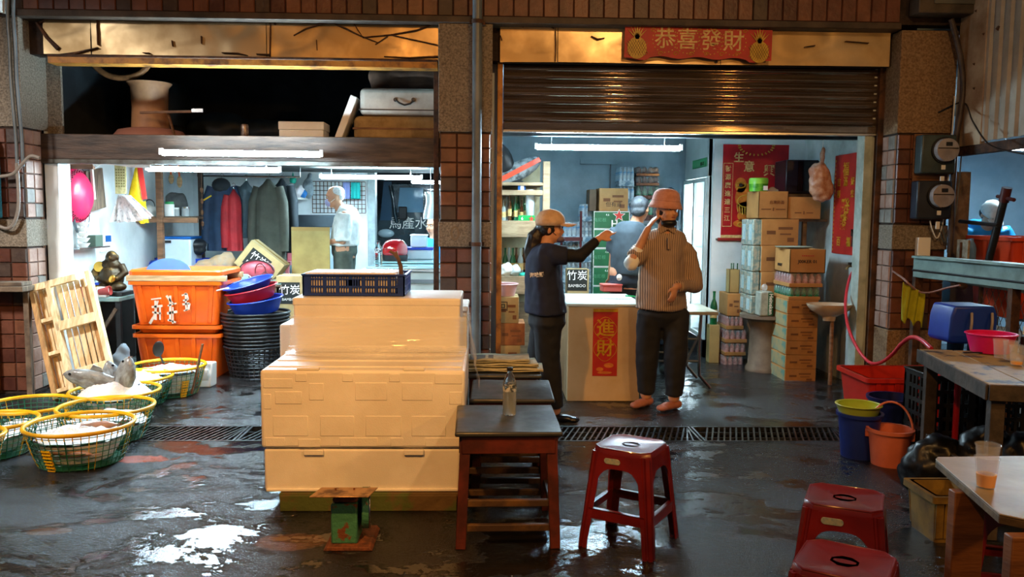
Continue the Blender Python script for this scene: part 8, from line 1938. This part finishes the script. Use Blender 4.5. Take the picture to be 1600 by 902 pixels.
t=T('hanging_towel','white towel hanging in front of the cropped-hair man','towel',P(673,300,9.2));b=MB();b.grid(8,14,lambda u,v:Vector((-.06+.12*u+.015*math.sin(v*5),.02*math.sin(u*9),-.30*v)));b.build('towel_sheet',m_wprint,t,solid=.02,smooth=70,fix=False);MB().tube([(0,0,0),(0,0,1.99-t.location.z)],.003,5).build('string',m_wprint,t)
Yp=6.95;
Yp=7.55
t=T('person','person in white cap and bright blue jacket bending over tubs in the next stall','person',(X(1560,Yp),Yp,0))
hc=Vector((X(1542,Yp),Yp-.05,Z(1552,336,Yp)));hr=M3(rz=R(10),rx=R(42));xs=X(1552,Yp)
b=MB();head_parts(b,hc,hr,1.0);sz=Z(1560,352,Yp);b.tube([hc+Vector((0,.02,-.04)),Vector((xs,Yp+.10,sz-.03))],[.052,.062],12)
torso(b,[((xs+.02,Yp+.35,.85),.15,.12,0),((xs+.02,Yp+.30,1.1),.15,.13,0),((xs,Yp+.16,sz-.02),.17,.11,0),((xs,Yp+.10,sz+.0),.10,.08,0)])
for s in(-1,1):
 s0=Vector((xs+s*.19,Yp+.12,sz-.06));s1=s0+Vector((s*.06,-.06,-.26));s2=s1+Vector((-s*.08,-.18,.02));limb(b,[s0,s1,s2],[.05,.04,.027]);hand(b,s2,(-s*.3,-.9,-.2),(0,0,-1),1,.5)
for s in(-1,1):limb(b,[(xs+.02+s*.09,Yp+.36,.85),(xs+s*.1,Yp+.3,.45),(xs+s*.1,Yp+.33,.09)],[.09,.065,.045])
organic('body',b,m_skin,t,voxel=.01,smooth=3,world=True);face(t,hc,hr)
b=MB();b.ell(hc+hr@Vector((0,.03,.0)),(.079,.075,.075),16,10,hr);organic('hair',b,m_hair,t,voxel=.009,smooth=2,world=True)
hcc=hc+hr@Vector((0,.005,.03));m_wc=mat('white_cap','#dcdad2','#c8c6be',scale=20,rough=.8)
MB().lathe([(.09,-.015),(.094,.01),(.086,.055),(.062,.088),(.03,.102),(.001,.105)],28,c=hcc,rot=hr,caps=False,sy=1.1).build('cap_crown',m_wc,t,world=True,smooth=70,solid=.005)
b=MB();b.grid(14,6,lambda u,v:hcc+hr@Vector(((u-.5)*2*(.08-.012*v),-.08-(.085*v)*math.sqrt(max(.05,1-((u-.5)*1.7)**2)),.0-.015*v-.02*((u-.5)*2)**2)));b.build('cap_peak',m_wc,t,world=True,smooth=70,solid=.006,fix=False)
m_cj=mat('cyan_jacket','#1490cc','#0f7cb4',scale=5,rough=.6)
b=MB();torso(b,[((xs+.02,Yp+.36,.82),.19,.16,0),((xs+.02,Yp+.32,1.08),.20,.17,0),((xs,Yp+.20,sz-.08),.21,.15,0),((xs,Yp+.15,sz+.02),.17,.12,0),((xs,Yp+.12,sz+.05),.09,.08,0)])
for s in(-1,1):
 s0=Vector((xs+s*.17,Yp+.14,sz-.04));s1=s0+Vector((s*.09,-.06,-.26));b.tube([s0,s0+Vector((s*.05,0,-.08)),s1,s1+Vector((-s*.06,-.14,.02))],[.085,.085,.065,.05],14)
organic('jacket',b,m_cj,t,voxel=.013,smooth=3,world=True,disp=wrinkle(.014,9))
b=MB()
for s in(-1,1):b.tube([(xs+.02+s*.09,Yp+.36,.84),(xs+s*.1,Yp+.3,.45),(xs+s*.1,Yp+.33,.10)],[.11,.085,.07],14)
organic('trousers',b,m_jean,t,voxel=.014,smooth=3,world=True)
for s in(-1,1):shoe(Vector((xs+s*.1,Yp+.33,0)),R(0),m_rubber)
bpy.data.scenes.remove(bench)
